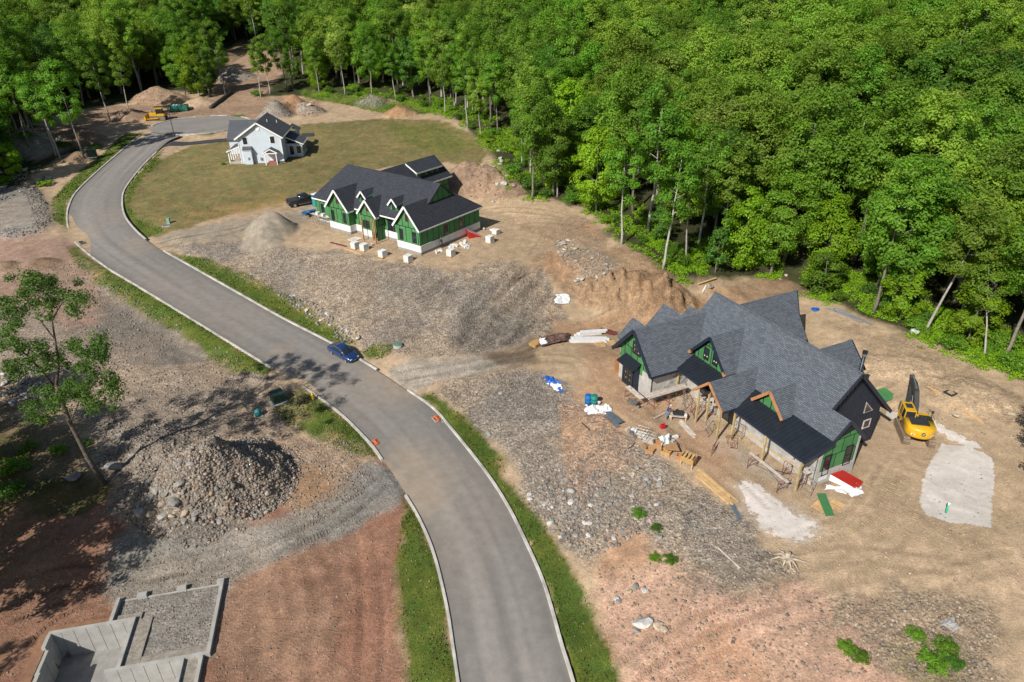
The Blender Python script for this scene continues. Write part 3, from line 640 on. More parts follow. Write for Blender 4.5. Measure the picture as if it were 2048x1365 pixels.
# ------------------------------------------------------------------ loose stone: rubble as one mass, larger boulders one by one
def stone_shapes(n, sub=1, seed=1):
    out = []; rg = np.random.default_rng(seed)
    for i in range(n):
        bm = bmesh.new(); bmesh.ops.create_icosphere(bm, subdivisions=sub, radius=1)
        v = np.array([q.co[:] for q in bm.verts]); f = np.array([[q.index for q in t.verts] for t in bm.faces]); bm.free()
        ax = rg.normal(size=(9, 3)); ax /= np.linalg.norm(ax, axis=1)[:, None]; lim = rg.uniform(.5, .9, 9)
        for a, l in zip(ax, lim):
            d = v @ a; v = v - np.maximum(d - l, 0)[:, None] * a
        v = v * rg.uniform(.7, 1.15, 3) * (1 + rg.normal(0, .05, v.shape)); v[:, 2] *= .72
        out.append((v, f))
    return out
SH1 = stone_shapes(14, 1, 3); SH2 = stone_shapes(8, 2, 5)
def rotz_tilt(a, tx, ty):
    ca, sa_ = np.cos(a), np.sin(a); cx, sx = np.cos(tx), np.sin(tx); cy, sy = np.cos(ty), np.sin(ty)
    return np.array([[ca, -sa_, 0], [sa_, ca, 0], [0, 0, 1]]) @ np.array([[1, 0, 0], [0, cx, -sx], [0, sx, cx]]) @ np.array([[cy, 0, sy], [0, 1, 0], [-sy, 0, cy]])
STONE_COLS = np.array([(.25, .225, .195), (.2, .185, .165), (.3, .265, .225), (.165, .15, .135), (.26, .205, .155), (.24, .165, .12), (.33, .3, .265), (.14, .132, .125), (.22, .195, .168), (.24, .2, .16)])
M_STONE = vcol_mat('stone', .92, 9., .2, .35, 12, .03, 2.0, .12)
def patchy(q, seed=0, fr=.25, lo=.42):
    return q[fbm(q[:, 0] * fr, q[:, 1] * fr, seed) + (fbm(q[:, 0] * 1.1, q[:, 1] * 1.1, seed + 5) - .5) * .4 > lo]
def scatter_in(P, n, rg):
    lo, hi = P.min(0), P.max(0); q = rg.uniform(lo, hi, (n * 3, 2)); q = q[inpoly(P, q[:, 0], q[:, 1])]; return q[:n]
def rubble(label, pts_sizes, seed, tint=(1, 1, 1)):
    """pts_sizes: list of (xy array, size array)"""
    rg = np.random.default_rng(seed); Vs, Fs, Cs = [], [], []; o = 0
    for xy, sz in pts_sizes:
        z = hz(xy[:, 0], xy[:, 1]); keep = road_field(xy[:, 0], xy[:, 1])[0] > .8
        for (x, y), s, zz in zip(xy[keep], sz[keep], z[keep]):
            v, f = SH1[rg.integers(len(SH1))]; M = rotz_tilt(rg.uniform(0, 6.28), rg.normal(0, .5), rg.normal(0, .5))
            Vs.append(v @ M.T * s + np.array([x, y, zz + s * .18])); Fs.append(f + o); o += len(v)
            Cs.append(np.repeat((STONE_COLS[rg.integers(len(STONE_COLS))] * tint * rg.uniform(.8, 1.2))[None], len(v), 0))
    ob = np_mesh('rubble', np.vstack(Vs), np.vstack(Fs), M_STONE, np.vstack(Cs))
    return kind(ob, 'stuff', label)
rg = np.random.default_rng(21)
def sizes(n, lo, hi, p=2.6): return lo + (hi - lo) * rg.random(n) ** p
PA = poly_w([(880, 785), (1000, 745), (1090, 748), (1150, 800), (1290, 895), (1450, 1025), (1520, 1095), (1420, 1120), (1240, 1050), (1190, 1130), (1130, 1100), (1060, 1000), (1005, 905), (940, 845)])
q1 = patchy(scatter_in(PA, 15000, rg), 3, .22, .4); PB = poly_w([(1060, 960), (1200, 940), (1330, 1010), (1300, 1060), (1190, 1120), (1130, 1090)]); q2 = scatter_in(PB, 2200, rg)
rubble('loose grey broken stone covering the bank below the dark-roofed house', [(q1, sizes(len(q1), .03, .14, 2.2)), (q2, sizes(len(q2), .04, .26, 3.4))], 1)
PC = poly_w([(345, 505), (430, 485), (560, 495), (720, 518), (900, 552), (1000, 545), (1110, 560), (1120, 640), (1050, 680), (950, 700), (850, 715), (740, 700), (640, 640), (520, 572), (430, 532)])
q1 = patchy(scatter_in(PC, 14000, rg), 7, .2, .46); PD = poly_w([(1110, 490), (1200, 500), (1240, 560), (1190, 580), (1130, 540)]); q2 = patchy(scatter_in(PD, 800, rg), 13, .35, .45)
PE = poly_w([(555, 590), (620, 600), (720, 680), (690, 690), (620, 640)]); q3 = scatter_in(PE, 500, rg)
rubble('loose grey stone and gravel on the embankment below the green-walled house', [(q1, sizes(len(q1), .03, .15, 2.4)), (q2, sizes(len(q2), .05, .3)), (q3, sizes(len(q3), .08, .38))], 2)
def on_pile(i, n, rmin=0.0, rmax=1.0, asp=None):
    px, py, rx, ry, h, pw, k = PILES[i]; c = PILE_M[i][2]; a = rg.uniform(0, 6.283, n); r_ = np.sqrt(rg.uniform(rmin ** 2, rmax ** 2, n))
    return np.stack([c[0] + np.cos(a) * r_ * rx, c[1] + np.sin(a) * r_ * ry], 1)
q1 = patchy(on_pile(0, 7500, 0, 1.0), 17, .4, .38); q2 = np.vstack([patchy(on_pile(1, 3200, 0, 1), 19, .4, .4), on_pile(2, 700, 0, 1)]); nP = len(PILES); q4 = np.vstack([patchy(on_pile(nP - k, 1500, 0, 1), 23, .35, .47) for k in (1, 2, 3)]); q3 = on_pile(0, 500, .7, 1.05); q3 = q3[q3[:, 1] < PILE_M[0][2][1]]
rubble('broken rock heaped in the large mound beside the road', [(q1, sizes(len(q1), .04, .22, 2.4)), (q2, sizes(len(q2), .05, .28)), (q4, sizes(len(q4), .04, .24, 2.6)), (q3, sizes(len(q3), .1, .42))], 3, (1.02, 1.0, .98))
PF = poly_w([(160, 520), (300, 610), (540, 755), (480, 800), (330, 930), (230, 900), (140, 800), (20, 770), (0, 620), (70, 540)]); q1 = patchy(scatter_in(PF, 6000, rg), 9, .15, .47)
PG = poly_w([(0, 735), (60, 740), (110, 790), (100, 830), (50, 810), (0, 780)]); q2 = scatter_in(PG, 330, rg)
PH = poly_w([(560, 890), (690, 880), (760, 960), (640, 1040), (570, 1030)]); q3 = scatter_in(PH, 1100, rg)
rubble('scattered stones on the graded dirt left of the road', [(q1, sizes(len(q1), .04, .2)), (q2, sizes(len(q2), .1, .45)), (q3, sizes(len(q3), .04, .18))], 4)
PI_ = poly_w([(0, 340), (60, 335), (110, 330), (90, 370), (40, 385), (0, 410)]); q1 = scatter_in(PI_, 260, rg); q2 = scatter_in(PLAT, 3200, rg); q2 = q2[soft(PLAT, q2[:, 0], q2[:, 1], .1, .5, 1, 1.9) < .95]
rubble('dark crushed stone on the gravel platform by the bend', [(q2, sizes(len(q2), .06, .26)), (q1, sizes(len(q1), .1, .45))], 5, (.72, .76, .8))
PJ = poly_w([(1190, 1130), (1330, 1110), (1520, 1160), (1700, 1210), (1850, 1190), (1990, 1240), (1990, 1365), (1300, 1365), (1220, 1250)]); q1 = scatter_in(PJ, 2600, rg)
PK = poly_w([(1650, 1220), (1850, 1190), (1980, 1240), (1980, 1340), (1800, 1350)]); q2 = scatter_in(PK, 900, rg)
PL = poly_w([(1630, 620), (1850, 680), (2048, 780), (2048, 1150), (1750, 1150), (1750, 800), (1650, 680)]); q3 = scatter_in(PL, 1400, rg)
rubble('small scattered stones on the peach-coloured dirt in the lower right', [(q1, sizes(len(q1), .03, .2, 3.5)), (q2, sizes(len(q2), .05, .22)), (q3, sizes(len(q3), .03, .14, 4))], 6, (1.05, .98, .9))
q = np.vstack([on_pile(7, 500), on_pile(9, 260), on_pile(10, 300), on_pile(12, 400), on_pile(5, 260), on_pile(6, 160), on_pile(15, 300), on_pile(17, 400)])
rubble('stones lying on the far spoil heaps', [(q, sizes(len(q), .06, .3, 3))], 7, (.95, .88, .8))
PM = poly_w([(0, 1060), (250, 1040), (230, 1190), (60, 1365), (0, 1365)]); PN = poly_w([(460, 1170), (780, 1050), (800, 1365), (420, 1365)]); PG2 = poly_w(GRAV)
q1 = np.vstack([scatter_in(PM, 500, rg), scatter_in(PN, 700, rg)]); q2 = scatter_in(PG2, 2600, rg)
rubble('small stones on the red dirt and gravel drive', [(q1, sizes(len(q1), .02, .13, 3)), (q2, sizes(len(q2), .03, .11, 2))], 8, (1, .95, .9))
# cleat prints: low ridges of churned soil across the wheel tracks
Vs, Cs = [], []
for Q in TRACKS:
    d_ = np.concatenate([[0], np.cumsum(np.linalg.norm(np.diff(Q, axis=0), axis=1))]); t_ = np.arange(.2, d_[-1], .3); x = np.interp(t_, d_, Q[:, 0]); y = np.interp(t_, d_, Q[:, 1])
    keepc = (fbm(x * .18, y * .18, 301) > .42) & (road_field(x, y)[0] > .6); tx = np.gradient(x); ty = np.gradient(y); l_ = np.hypot(tx, ty); tx, ty = tx / l_, ty / l_
    for i in np.where(keepc)[0]:
        w_ = rg.uniform(.2, .3); h_ = rg.uniform(.04, .075); b_ = rg.uniform(.05, .08); f_ = np.array([tx[i], ty[i], 0]); n_ = np.array([-ty[i], tx[i], 0]); n_ = n_ + f_ * rg.normal(.25, .15); c_ = np.array([x[i], y[i], float(hz(x[i], y[i]))])
        Vs.append([c_ - n_ * w_ - f_ * b_ - [0, 0, .03], c_ + n_ * w_ - f_ * b_ - [0, 0, .03], c_ + n_ * w_ * .9 + [0, 0, h_], c_ - n_ * w_ * .9 + [0, 0, h_], c_ - n_ * w_ + f_ * b_ - [0, 0, .03], c_ + n_ * w_ + f_ * b_ - [0, 0, .03]])
        col_ = [float(_bil(COLR[..., k], x[i], y[i])) * rg.uniform(.8, 1.0) for k in range(3)]; Cs.append([col_] * 6)
V = np.array(Vs).reshape(-1, 3); n6 = len(Vs); F = (np.array([[0, 1, 2, 3], [3, 2, 5, 4]])[None] + (np.arange(n6) * 6)[:, None, None]).reshape(-1, 4)
kind(np_mesh('track_ridges', V, F, vcol_mat('churned_soil', .95, 8., .2, .3, 14, .03), np.array(Cs).reshape(-1, 3)), 'stuff', 'ridges of churned soil left by wheels and tracks')
# crumbs of dry soil on the bare pads
q1 = np.vstack([scatter_in(poly_w([(1180, 700), (1750, 1000), (2048, 900), (2048, 1180), (1500, 1160), (1200, 860)]), 4200, rg), scatter_in(poly_w([(1640, 640), (2040, 800), (2040, 900), (1780, 860)]), 1500, rg)])
q2 = np.vstack([scatter_in(poly_w([(640, 480), (900, 540), (1240, 500), (1150, 430), (970, 400), (960, 470)]), 2600, rg), scatter_in(poly_w([(1060, 690), (1300, 615), (1430, 590), (1250, 670)]), 500, rg)])
rubble('crumbs of dry soil scattered on the bare building plots', [(q1, sizes(len(q1), .02, .1, 2)), (q2, sizes(len(q2), .03, .13, 2))], 9, (1.5, 1.3, 1.05))
# boulders
B_MESH = []
for i, (v, f) in enumerate(SH2):
    me = bpy.data.meshes.new('boulder'); me.from_pydata(v.tolist(), [], f.tolist())
    B_MESH.append(me)
M_BOULD = [mk('boulder_grey', (.27, .255, .235), .9, .3, 2.2, .5, 9, orand=.2, dist=.06), mk('boulder_tan', (.38, .31, .23), .9, .28, 2.2, .5, 9, orand=.2, dist=.06), mk('boulder_pale', (.46, .44, .41), .9, .22, 2.2, .4, 9, orand=.15, dist=.05)]
def boulder(px, py, s, label, m=0, group=None, flat=1.0):
    c = gp(px, py); me = B_MESH[random.randrange(len(B_MESH))].copy() if False else B_MESH[random.randrange(len(B_MESH))]
    o = bpy.data.objects.new('boulder', me); COL.objects.link(o)
    if not me.materials: me.materials.append(None)
    o.material_slots[0].link = 'OBJECT'; o.material_slots[0].material = M_BOULD[m]
    o.location = (c[0], c[1], c[2] + s * .28 * flat); o.scale = (s * random.uniform(.9, 1.25), s * random.uniform(.8, 1.1), s * random.uniform(.7, 1.0) * flat)
    o.rotation_euler = (random.uniform(-.3, .3), random.uniform(-.3, .3), random.uniform(0, 6.28))
    return tag(o, label, 'boulder', group)
boulder(232, 936, .95, 'large rounded grey boulder in shade behind the leaning tree trunk', 0)
boulder(148, 958, .95, 'large grey boulder on dark grass left of the leaning tree trunk', 0)
boulder(1286, 1250, .95, 'large pale flat-sided boulder alone on the peach dirt', 2)
boulder(1316, 1254, .5, 'smooth cream boulder touching the large pale boulder', 1)
boulder(1328, 1260, .36, 'small cream boulder at the end of the pale boulder group', 1)
boulder(1272, 1262, .4, 'dark boulder in front of the large pale boulder', 0)
for p in [(1270, 1175), (1258, 1185), (1289, 1183), (1232, 1200), (1222, 1210), (1237, 1205)]: boulder(*p, .36, 'small boulder in a loose line beside the lower grass verge', random.randrange(3), 'boulders by the lower verge')
for p in [(285, 1030, .75), (305, 1030, .6), (325, 1035, .5), (348, 1008, .7), (368, 1020, .62), (312, 985, .6), (300, 1000, .6), (330, 990, .5), (345, 985, .45), (390, 1020, .5), (280, 1012, .5), (345, 1035, .45), (370, 1045, .4), (390, 1040, .38), (410, 1050, .35), (322, 1012, .5), (360, 970, .45), (380, 985, .4), (392, 965, .4), (300, 965, .45), (420, 1035, .4), (440, 1045, .36)]:
    boulder(p[0], p[1], p[2], 'rounded boulder at the foot of the large rubble mound', random.choice((0, 0, 0, 1)), 'boulders at the foot of the rubble mound')
for i in range(26): boulder(random.uniform(5, 105), random.uniform(745, 815), random.uniform(.28, .6), 'boulder in the stone row behind the leaning tree', random.choice((0, 1, 2)), 'boulder row behind the leaning tree')
for i in range(26):
    t = random.random(); boulder(570 + 150 * t + random.uniform(-8, 14), 598 + 88 * t + random.uniform(-12, 4), random.uniform(.25, .5), 'pale boulder along the foot of the green house embankment', random.choice((1, 2, 0)), 'boulders along the embankment foot')
for i in range(20): boulder(random.uniform(1115, 1150), random.uniform(480, 505), random.uniform(.25, .6), 'tan rock slab on the brow of the cut bank', random.choice((1, 1, 2)), 'rocks on the brow of the cut bank', .6)
for i in range(16): boulder(random.uniform(1150, 1215), random.uniform(515, 575), random.uniform(.25, .5), 'grey rock on the face of the cut bank', random.choice((0, 2)), 'rocks on the cut bank face')
for p in [(1420, 575, .7), (1560, 560, .45), (1915, 835, .6), (2020, 830, .5), (1572, 552, .4)]: boulder(p[0], p[1], p[2], 'tan boulder at the edge of the wood', 1, 'boulders at the wood edge')
for i in range(40): boulder(random.uniform(1070, 1330), random.uniform(930, 1080), random.uniform(.25, .42), 'larger angular rock among the loose grey stone', random.choice((0, 0, 2)), 'larger rocks among the loose stone', .8)
for p in [(1100, 1048, .45), (1060, 1000, .4), (1090, 1010, .5), (1105, 1015, .4), (1140, 985, .5), (1120, 1075, .3), (1060, 990, .4)]: boulder(*p, 'white rock lying at the grass edge of the lower verge', 2, 'white rocks at the verge edge')
for i in range(26): boulder(random.uniform(5, 110), random.uniform(335, 385), random.uniform(.3, .7), 'rock in the bank above the gravel platform', random.choice((0, 1)), 'rocks in the bank above the platform')
for i in range(14): boulder(random.uniform(960, 1030), random.uniform(295, 380), random.uniform(.3, .7), 'pale rock at the foot of the trees beside the lawn', random.choice((1, 2)), 'rocks between lawn and wood')
for p in [(625, 207, .9), (618, 212, .8), (630, 214, .7), (600, 208, .6), (640, 218, .5)]: boulder(*p, 'rock piled behind the pale blue house', 1, 'rocks behind the pale blue house')
for i in range(18): boulder(random.uniform(880, 1120), random.uniform(760, 880), random.uniform(.22, .36), 'grey rock high on the rubble bank by the drive', 0, 'rocks on the upper rubble bank', .8)

# ------------------------------------------------------------------ grass blades on the verges and lawn
rg = np.random.default_rng(5)
Vs, Cs = [], []
for P, g in GRASS_POLYS:
    area = .5 * abs(np.dot(P[:, 0], np.roll(P[:, 1], 1)) - np.dot(P[:, 1], np.roll(P[:, 0], 1)))
    near = P[:, 1].mean() < 75
    q = scatter_in(P, int(min(area * (46 if near else (42 if g > .8 else 3.5)), 24000)), rg)
    if len(q) == 0: continue
    e = road_field(q[:, 0], q[:, 1])[0]; q = q[e > .45]; n = len(q)
    pat = fbm(q[:, 0] * .38, q[:, 1] * .38, 77); keep = rg.random(n) < np.clip((pat - .3) * 3.4, .15, 1); q = q[keep]; pat = pat[keep]; n = len(q)
    z = hz(q[:, 0], q[:, 1]); a = rg.uniform(0, 6.283, n); h = rg.uniform(.08, .2, n) * (1 if g > .8 else .6); w = rg.uniform(.05, .12, n) * (1 if near else 1.5)
    dx, dy = np.cos(a) * w, np.sin(a) * w; lx, ly = rg.normal(0, .06, n), rg.normal(0, .06, n)
    b0 = np.stack([q[:, 0] - dx, q[:, 1] - dy, z - .02], 1); b1 = np.stack([q[:, 0] + dx, q[:, 1] + dy, z - .02], 1); tp = np.stack([q[:, 0] + lx, q[:, 1] + ly, z + h], 1)
    Vs.append(np.stack([b0, b1, tp], 1).reshape(-1, 3))
    gt = .74 if near else 1.35; green = np.array([.068, .118, .016]) * gt; straw = np.array([.21, .18, .075]); k = np.clip((.58 - pat) * 3.4 + rg.normal(0, .25, n) + (.35 if g < .8 else 0), 0, 1)[:, None]
    c = (green * (1 - k) + straw * k) * rg.uniform(.65, 1.35, (n, 1)); Cs.append(np.repeat(c, 3, 0))
V = np.vstack(Vs); M_GRASS = vcol_mat('grass_blade', .8, 5., .1, 0)
gob = np_mesh('grass', V, np.arange(len(V)).reshape(-1, 3), M_GRASS, np.vstack(Cs)); kind(gob, 'stuff', 'short patchy grass on the verges and the lawn')
# ------------------------------------------------------------------ trees
def leaf_mat(name, col, tr=.4, orand=.3, hue=.0):
    m = bpy.data.materials.new(name); m.use_nodes = True; nt = m.node_tree; p = nt.nodes['Principled BSDF']; out = nt.nodes['Material Output']
    v = nd(nt, 'ShaderNodeVertexColor', layer_name='col').outputs['Color']; oi = nd(nt, 'ShaderNodeObjectInfo').outputs['Random']
    c = mulc(nt, mulc(nt, col, v), maprange(nt, oi, 0, 1, 1 - orand, 1 + orand))
    hs = nd(nt, 'ShaderNodeHueSaturation'); nt.links.new(c, hs.inputs['Color'])
    mm = nd(nt, 'ShaderNodeMath', operation='MULTIPLY'); nt.links.new(oi, mm.inputs[0]); mm.inputs[1].default_value = 7.31
    fr = nd(nt, 'ShaderNodeMath', operation='FRACT'); nt.links.new(mm.outputs[0], fr.inputs[0])
    nt.links.new(maprange(nt, fr.outputs[0], 0, 1, .489 + hue, .509 + hue), hs.inputs['Hue'])
    c = hs.outputs['Color']
    nt.links.new(c, p.inputs['Base Color']); p.inputs['Roughness'].default_value = .55; p.inputs['Specular IOR Level'].default_value = .25
    t = nd(nt, 'ShaderNodeBsdfTranslucent'); nt.links.new(mulc(nt, c, (1.25, 1.3, .6)), t.inputs['Color'])
    mx = nd(nt, 'ShaderNodeMixShader'); mx.inputs[0].default_value = tr; nt.links.new(p.outputs[0], mx.inputs[1]); nt.links.new(t.outputs[0], mx.inputs[2]); nt.links.new(mx.outputs[0], out.inputs['Surface'])
    return m
L_MID = leaf_mat('leaf_mid_green', (.132, .27, .024)); L_BRIGHT = leaf_mat('leaf_yellow_green', (.225, .385, .018)); L_OLIVE = leaf_mat('leaf_olive_green', (.178, .298, .032)); L_DEEP = leaf_mat('leaf_deep_green', (.062, .125, .02), .28); L_LIGHT = leaf_mat('leaf_pale_green', (.24, .34, .06)); L_DARK = leaf_mat('leaf_dark_green', (.095, .205, .028))
M_BARK = mk('bark', (.2, .175, .145), .95, .3, 3, .6, 12, orand=.25, dist=.05); M_BARKL = mk('bark_pale', (.36, .34, .3), .95, .25, 3, .5, 12, orand=.15, dist=.04)
def leaves(cent, rad, n, size, rg, flat=.75, up=.55, dome=None):
    """quads around clump centres -> V, F, colours"""
    m = len(cent); k = np.repeat(np.arange(m), n); N = m * n
    d = rg.normal(size=(N, 3)); d /= np.linalg.norm(d, axis=1)[:, None]; r_ = rg.random(N) ** .45
    off = d * (r_ * rad[k])[:, None]; off[:, 2] *= flat; c = cent[k] + off
    nr = d * .8 + rg.normal(size=(N, 3)) * .55; nr[:, 2] += up
    if dome is not None:
        o_ = c - dome; nr += .9 * o_ / (np.linalg.norm(o_, axis=1)[:, None] + 1e-6)
    nr /= np.linalg.norm(nr, axis=1)[:, None]
    t = np.cross(nr, rg.normal(size=(N, 3))); t /= np.linalg.norm(t, axis=1)[:, None] + 1e-9; b = np.cross(nr, t)
    s = (size * rg.uniform(.65, 1.35, N))[:, None]
    V = np.stack([c - t * s, c - b * s * .55, c + t * s, c + b * s * .55], 1).reshape(-1, 3)
    F = np.arange(N * 4).reshape(-1, 4)
    ck = rg.uniform(.84, 1.16, m)[k] * rg.uniform(.86, 1.15, N); col = np.stack([ck * rg.uniform(.88, 1.15, N), ck, ck * rg.uniform(.8, 1.2, N)], 1)
    return V, F, np.repeat(col, 4, 0)
def raw_mesh(name, V, F, mat, cols=None, smooth=False):
    o = np_mesh(name, V, F, mat, cols, smooth); me = o.data; bpy.data.objects.remove(o); return me
def tree_proto(seed, H, cb, rw, lmat, bark, ncl=95, lpc=48, leaf=.3, r0=.24, shape='round', crad=(.8, 1.45), lean=.03, nl=11):
    rg = np.random.default_rng(seed); tk = MB()
    lx, ly = rg.normal(0, lean, 2) * H; n = 9
    wob = np.cumsum(rg.normal(0, .1, (n, 2)), 0)
    path = [np.array([lx * (i / (n - 1)) ** 1.3 + wob[i, 0] * (i > 0), ly * (i / (n - 1)) ** 1.3 + wob[i, 1] * (i > 0), -.6 + (H * .84 + .6) * i / (n - 1)]) for i in range(n)]
    rad = [r0 * (1.25 if i == 0 else 1) * (1 - .86 * i / (n - 1)) for i in range(n)]
    tk.tube(path, rad, 7)
    def on(t):
        f = np.clip(t, 0, 1) * (n - 1); i = min(int(f), n - 2); return path[i] * (1 - (f - i)) + path[i + 1] * (f - i)
    def env(t):       # crown radius at t (0 base .. 1 top)
        if shape == 'round': return rw * max(.12, (1 - (2 * t - .95) ** 2 * .95)) ** .5
        if shape == 'oak': return rw * max(.1, (1 - max(0, t - .35) ** 2 / .42 * .98)) ** .5 * (.62 + .38 * min(1, t / .35))
        return rw * max(.08, (1 - t)) ** .6 * (.55 + .45 * min(1, t / .25))
    ends = []
    for i in range(nl):
        t = (i + rg.uniform(.1, .9)) / nl * .92; p = on(cb + (1 - cb) * t * .96); a = i * 2.4 + rg.normal(0, .4); L = env(t) * rg.uniform(.7, .95)
        rise = L * rg.uniform(.25, .7); e = p + np.array([math.cos(a) * L, math.sin(a) * L, rise]); m = (p + e) / 2 + np.array([0, 0, -.12 * L])
        rr_ = r0 * .3 * (1 - .6 * t); tk.tube([p, m, e], [rr_, rr_ * .6, rr_ * .2], 5, False); ends += [e, m * .4 + e * .6]
        for _ in range(2):
            a2 = a + rg.normal(0, .7); L2 = L * .45; e2 = m + np.array([math.cos(a2) * L2, math.sin(a2) * L2, L2 * .5]); tk.tube([m, e2], [rr_ * .4, rr_ * .12], 4, False); ends.append(e2)
    c = list(ends)
    while len(c) < ncl:
        t = rg.random() ** .85; a = rg.uniform(0, 6.283); r_ = env(t) * (rg.random() ** .35); ax = on(cb + (1 - cb) * t)
        c.append(np.array([ax[0] + math.cos(a) * r_, ax[1] + math.sin(a) * r_, H * (cb + (1.02 - cb) * t)]))
    c = np.array(c); c[:, 2] += rg.normal(0, .25, len(c))
    V, F, col = leaves(c, rg.uniform(*crad, len(c)), lpc, leaf, rg, dome=np.array([lx * .5, ly * .5, H * (cb + (1 - cb) * .35)]))
    tm = bpy.data.meshes.new('trunk'); tm.from_pydata(tk.v, [], tk.f); tm.materials.append(bark); tm.polygons.foreach_set('use_smooth', [True] * len(tm.polygons))
    cm = raw_mesh('crown', V, F, lmat, col)
    return tm, cm, H
PROTO = {
 'oak': [tree_proto(11, 16, .32, 5.9, L_OLIVE, M_BARK, 150, 130, .172, .27, 'oak'), tree_proto(12, 17.5, .36, 5.4, L_OLIVE, M_BARK, 140, 130, .172, .27, 'oak'), tree_proto(13, 16.5, .32, 5.7, L_MID, M_BARK, 145, 130, .172, .27, 'oak'), tree_proto(14, 19, .34, 6.6, L_OLIVE, M_BARK, 175, 130, .172, .3, 'oak'), tree_proto(15, 15, .3, 5.0, L_LIGHT, M_BARKL, 120, 120, .17, .24, 'round')],
 'maple': [tree_proto(21, 16, .2, 4.7, L_MID, M_BARK, 135, 120, .175, .24, 'round'), tree_proto(22, 15, .22, 4.5, L_DARK, M_BARK, 125, 120, .175, .24, 'round')],
 'bright': [tree_proto(31, 13.5, .14, 4.0, L_BRIGHT, M_BARKL, 100, 108, .18, .2, 'round'), tree_proto(32, 12, .12, 3.8, L_BRIGHT, M_BARK, 90, 108, .18, .18, 'round')],
 'slender': [tree_proto(41, 19, .48, 3.3, L_MID, M_BARKL, 72, 112, .172, .21, 'round', (.7, 1.25), .035), tree_proto(42, 18, .5, 3.0, L_OLIVE, M_BARKL, 62, 112, .172, .19, 'round', (.7, 1.2), .05), tree_proto(43, 20, .46, 3.8, L_MID, M_BARK, 90, 112, .172, .23, 'round', (.7, 1.3), .03)],
 'young': [tree_proto(51, 7.5, .12, 2.5, L_BRIGHT, M_BARK, 48, 70, .17, .09, 'round', (.5, .95)), tree_proto(52, 6.5, .1, 2.4, L_MID, M_BARK, 44, 70, .17, .09, 'round', (.5, .95)), tree_proto(53, 9, .2, 2.3, L_DARK, M_BARK, 50, 70, .17, .1, 'cone', (.5, .95))],
}
def bush_proto(seed, lmat, h=1.7, r_=1.5, n=18, lpc=80, leaf=.115):
    rg = np.random.default_rng(seed); tk = MB(); cs = []
    for i in range(n):
        a = rg.uniform(0, 6.283); q = r_ * rg.random() ** .6 * .8; e = np.array([math.cos(a) * q, math.sin(a) * q, h * rg.uniform(.35, .85)]); cs.append(e)
        if i < 7: tk.tube([(0, 0, -.2), e * .55 + np.array([0, 0, .05]), e], [.04, .025, .01], 4, False)
    V, F, col = leaves(np.array(cs), rg.uniform(.35, .65, n) * h / 1.7, lpc, leaf, rg)
    tm = bpy.data.meshes.new('stem'); tm.from_pydata(tk.v, [], tk.f); tm.materials.append(M_BARK)
    return tm, raw_mesh('foliage', V, F, lmat, col), h
BUSH = [bush_proto(61, L_MID), bush_proto(62, L_BRIGHT, 1.5, 1.6), bush_proto(63, L_MID, 2.2, 1.7, 20), bush_proto(64, L_DARK, 1.9, 1.4)]
def plant(kind_, pr, xyz, s, rz, label, cat, group, names=('trunk', 'crown'), name=None, tilt=(0, 0)):
    e = thing(name or kind_, label, cat, (xyz[0], xyz[1], xyz[2] - .05), rz, group); e.scale = tuple(s) if hasattr(s, '__len__') else (s, s, s); e.rotation_euler.x, e.rotation_euler.y = tilt
    for me, nme in zip(pr[:2], names):
        o = bpy.data.objects.new(nme, me); COL.objects.link(o); o.parent = e
    return e
KN = {'oak': ('oak_tree', 'round-crowned olive-green oak'), 'maple': ('maple_tree', 'dense mid-green maple'), 'bright': ('maple_tree', 'bright yellow-green maple'), 'slender': ('forest_tree', 'slender bare-trunked tree'), 'young': ('young_tree', 'young leafy tree')}
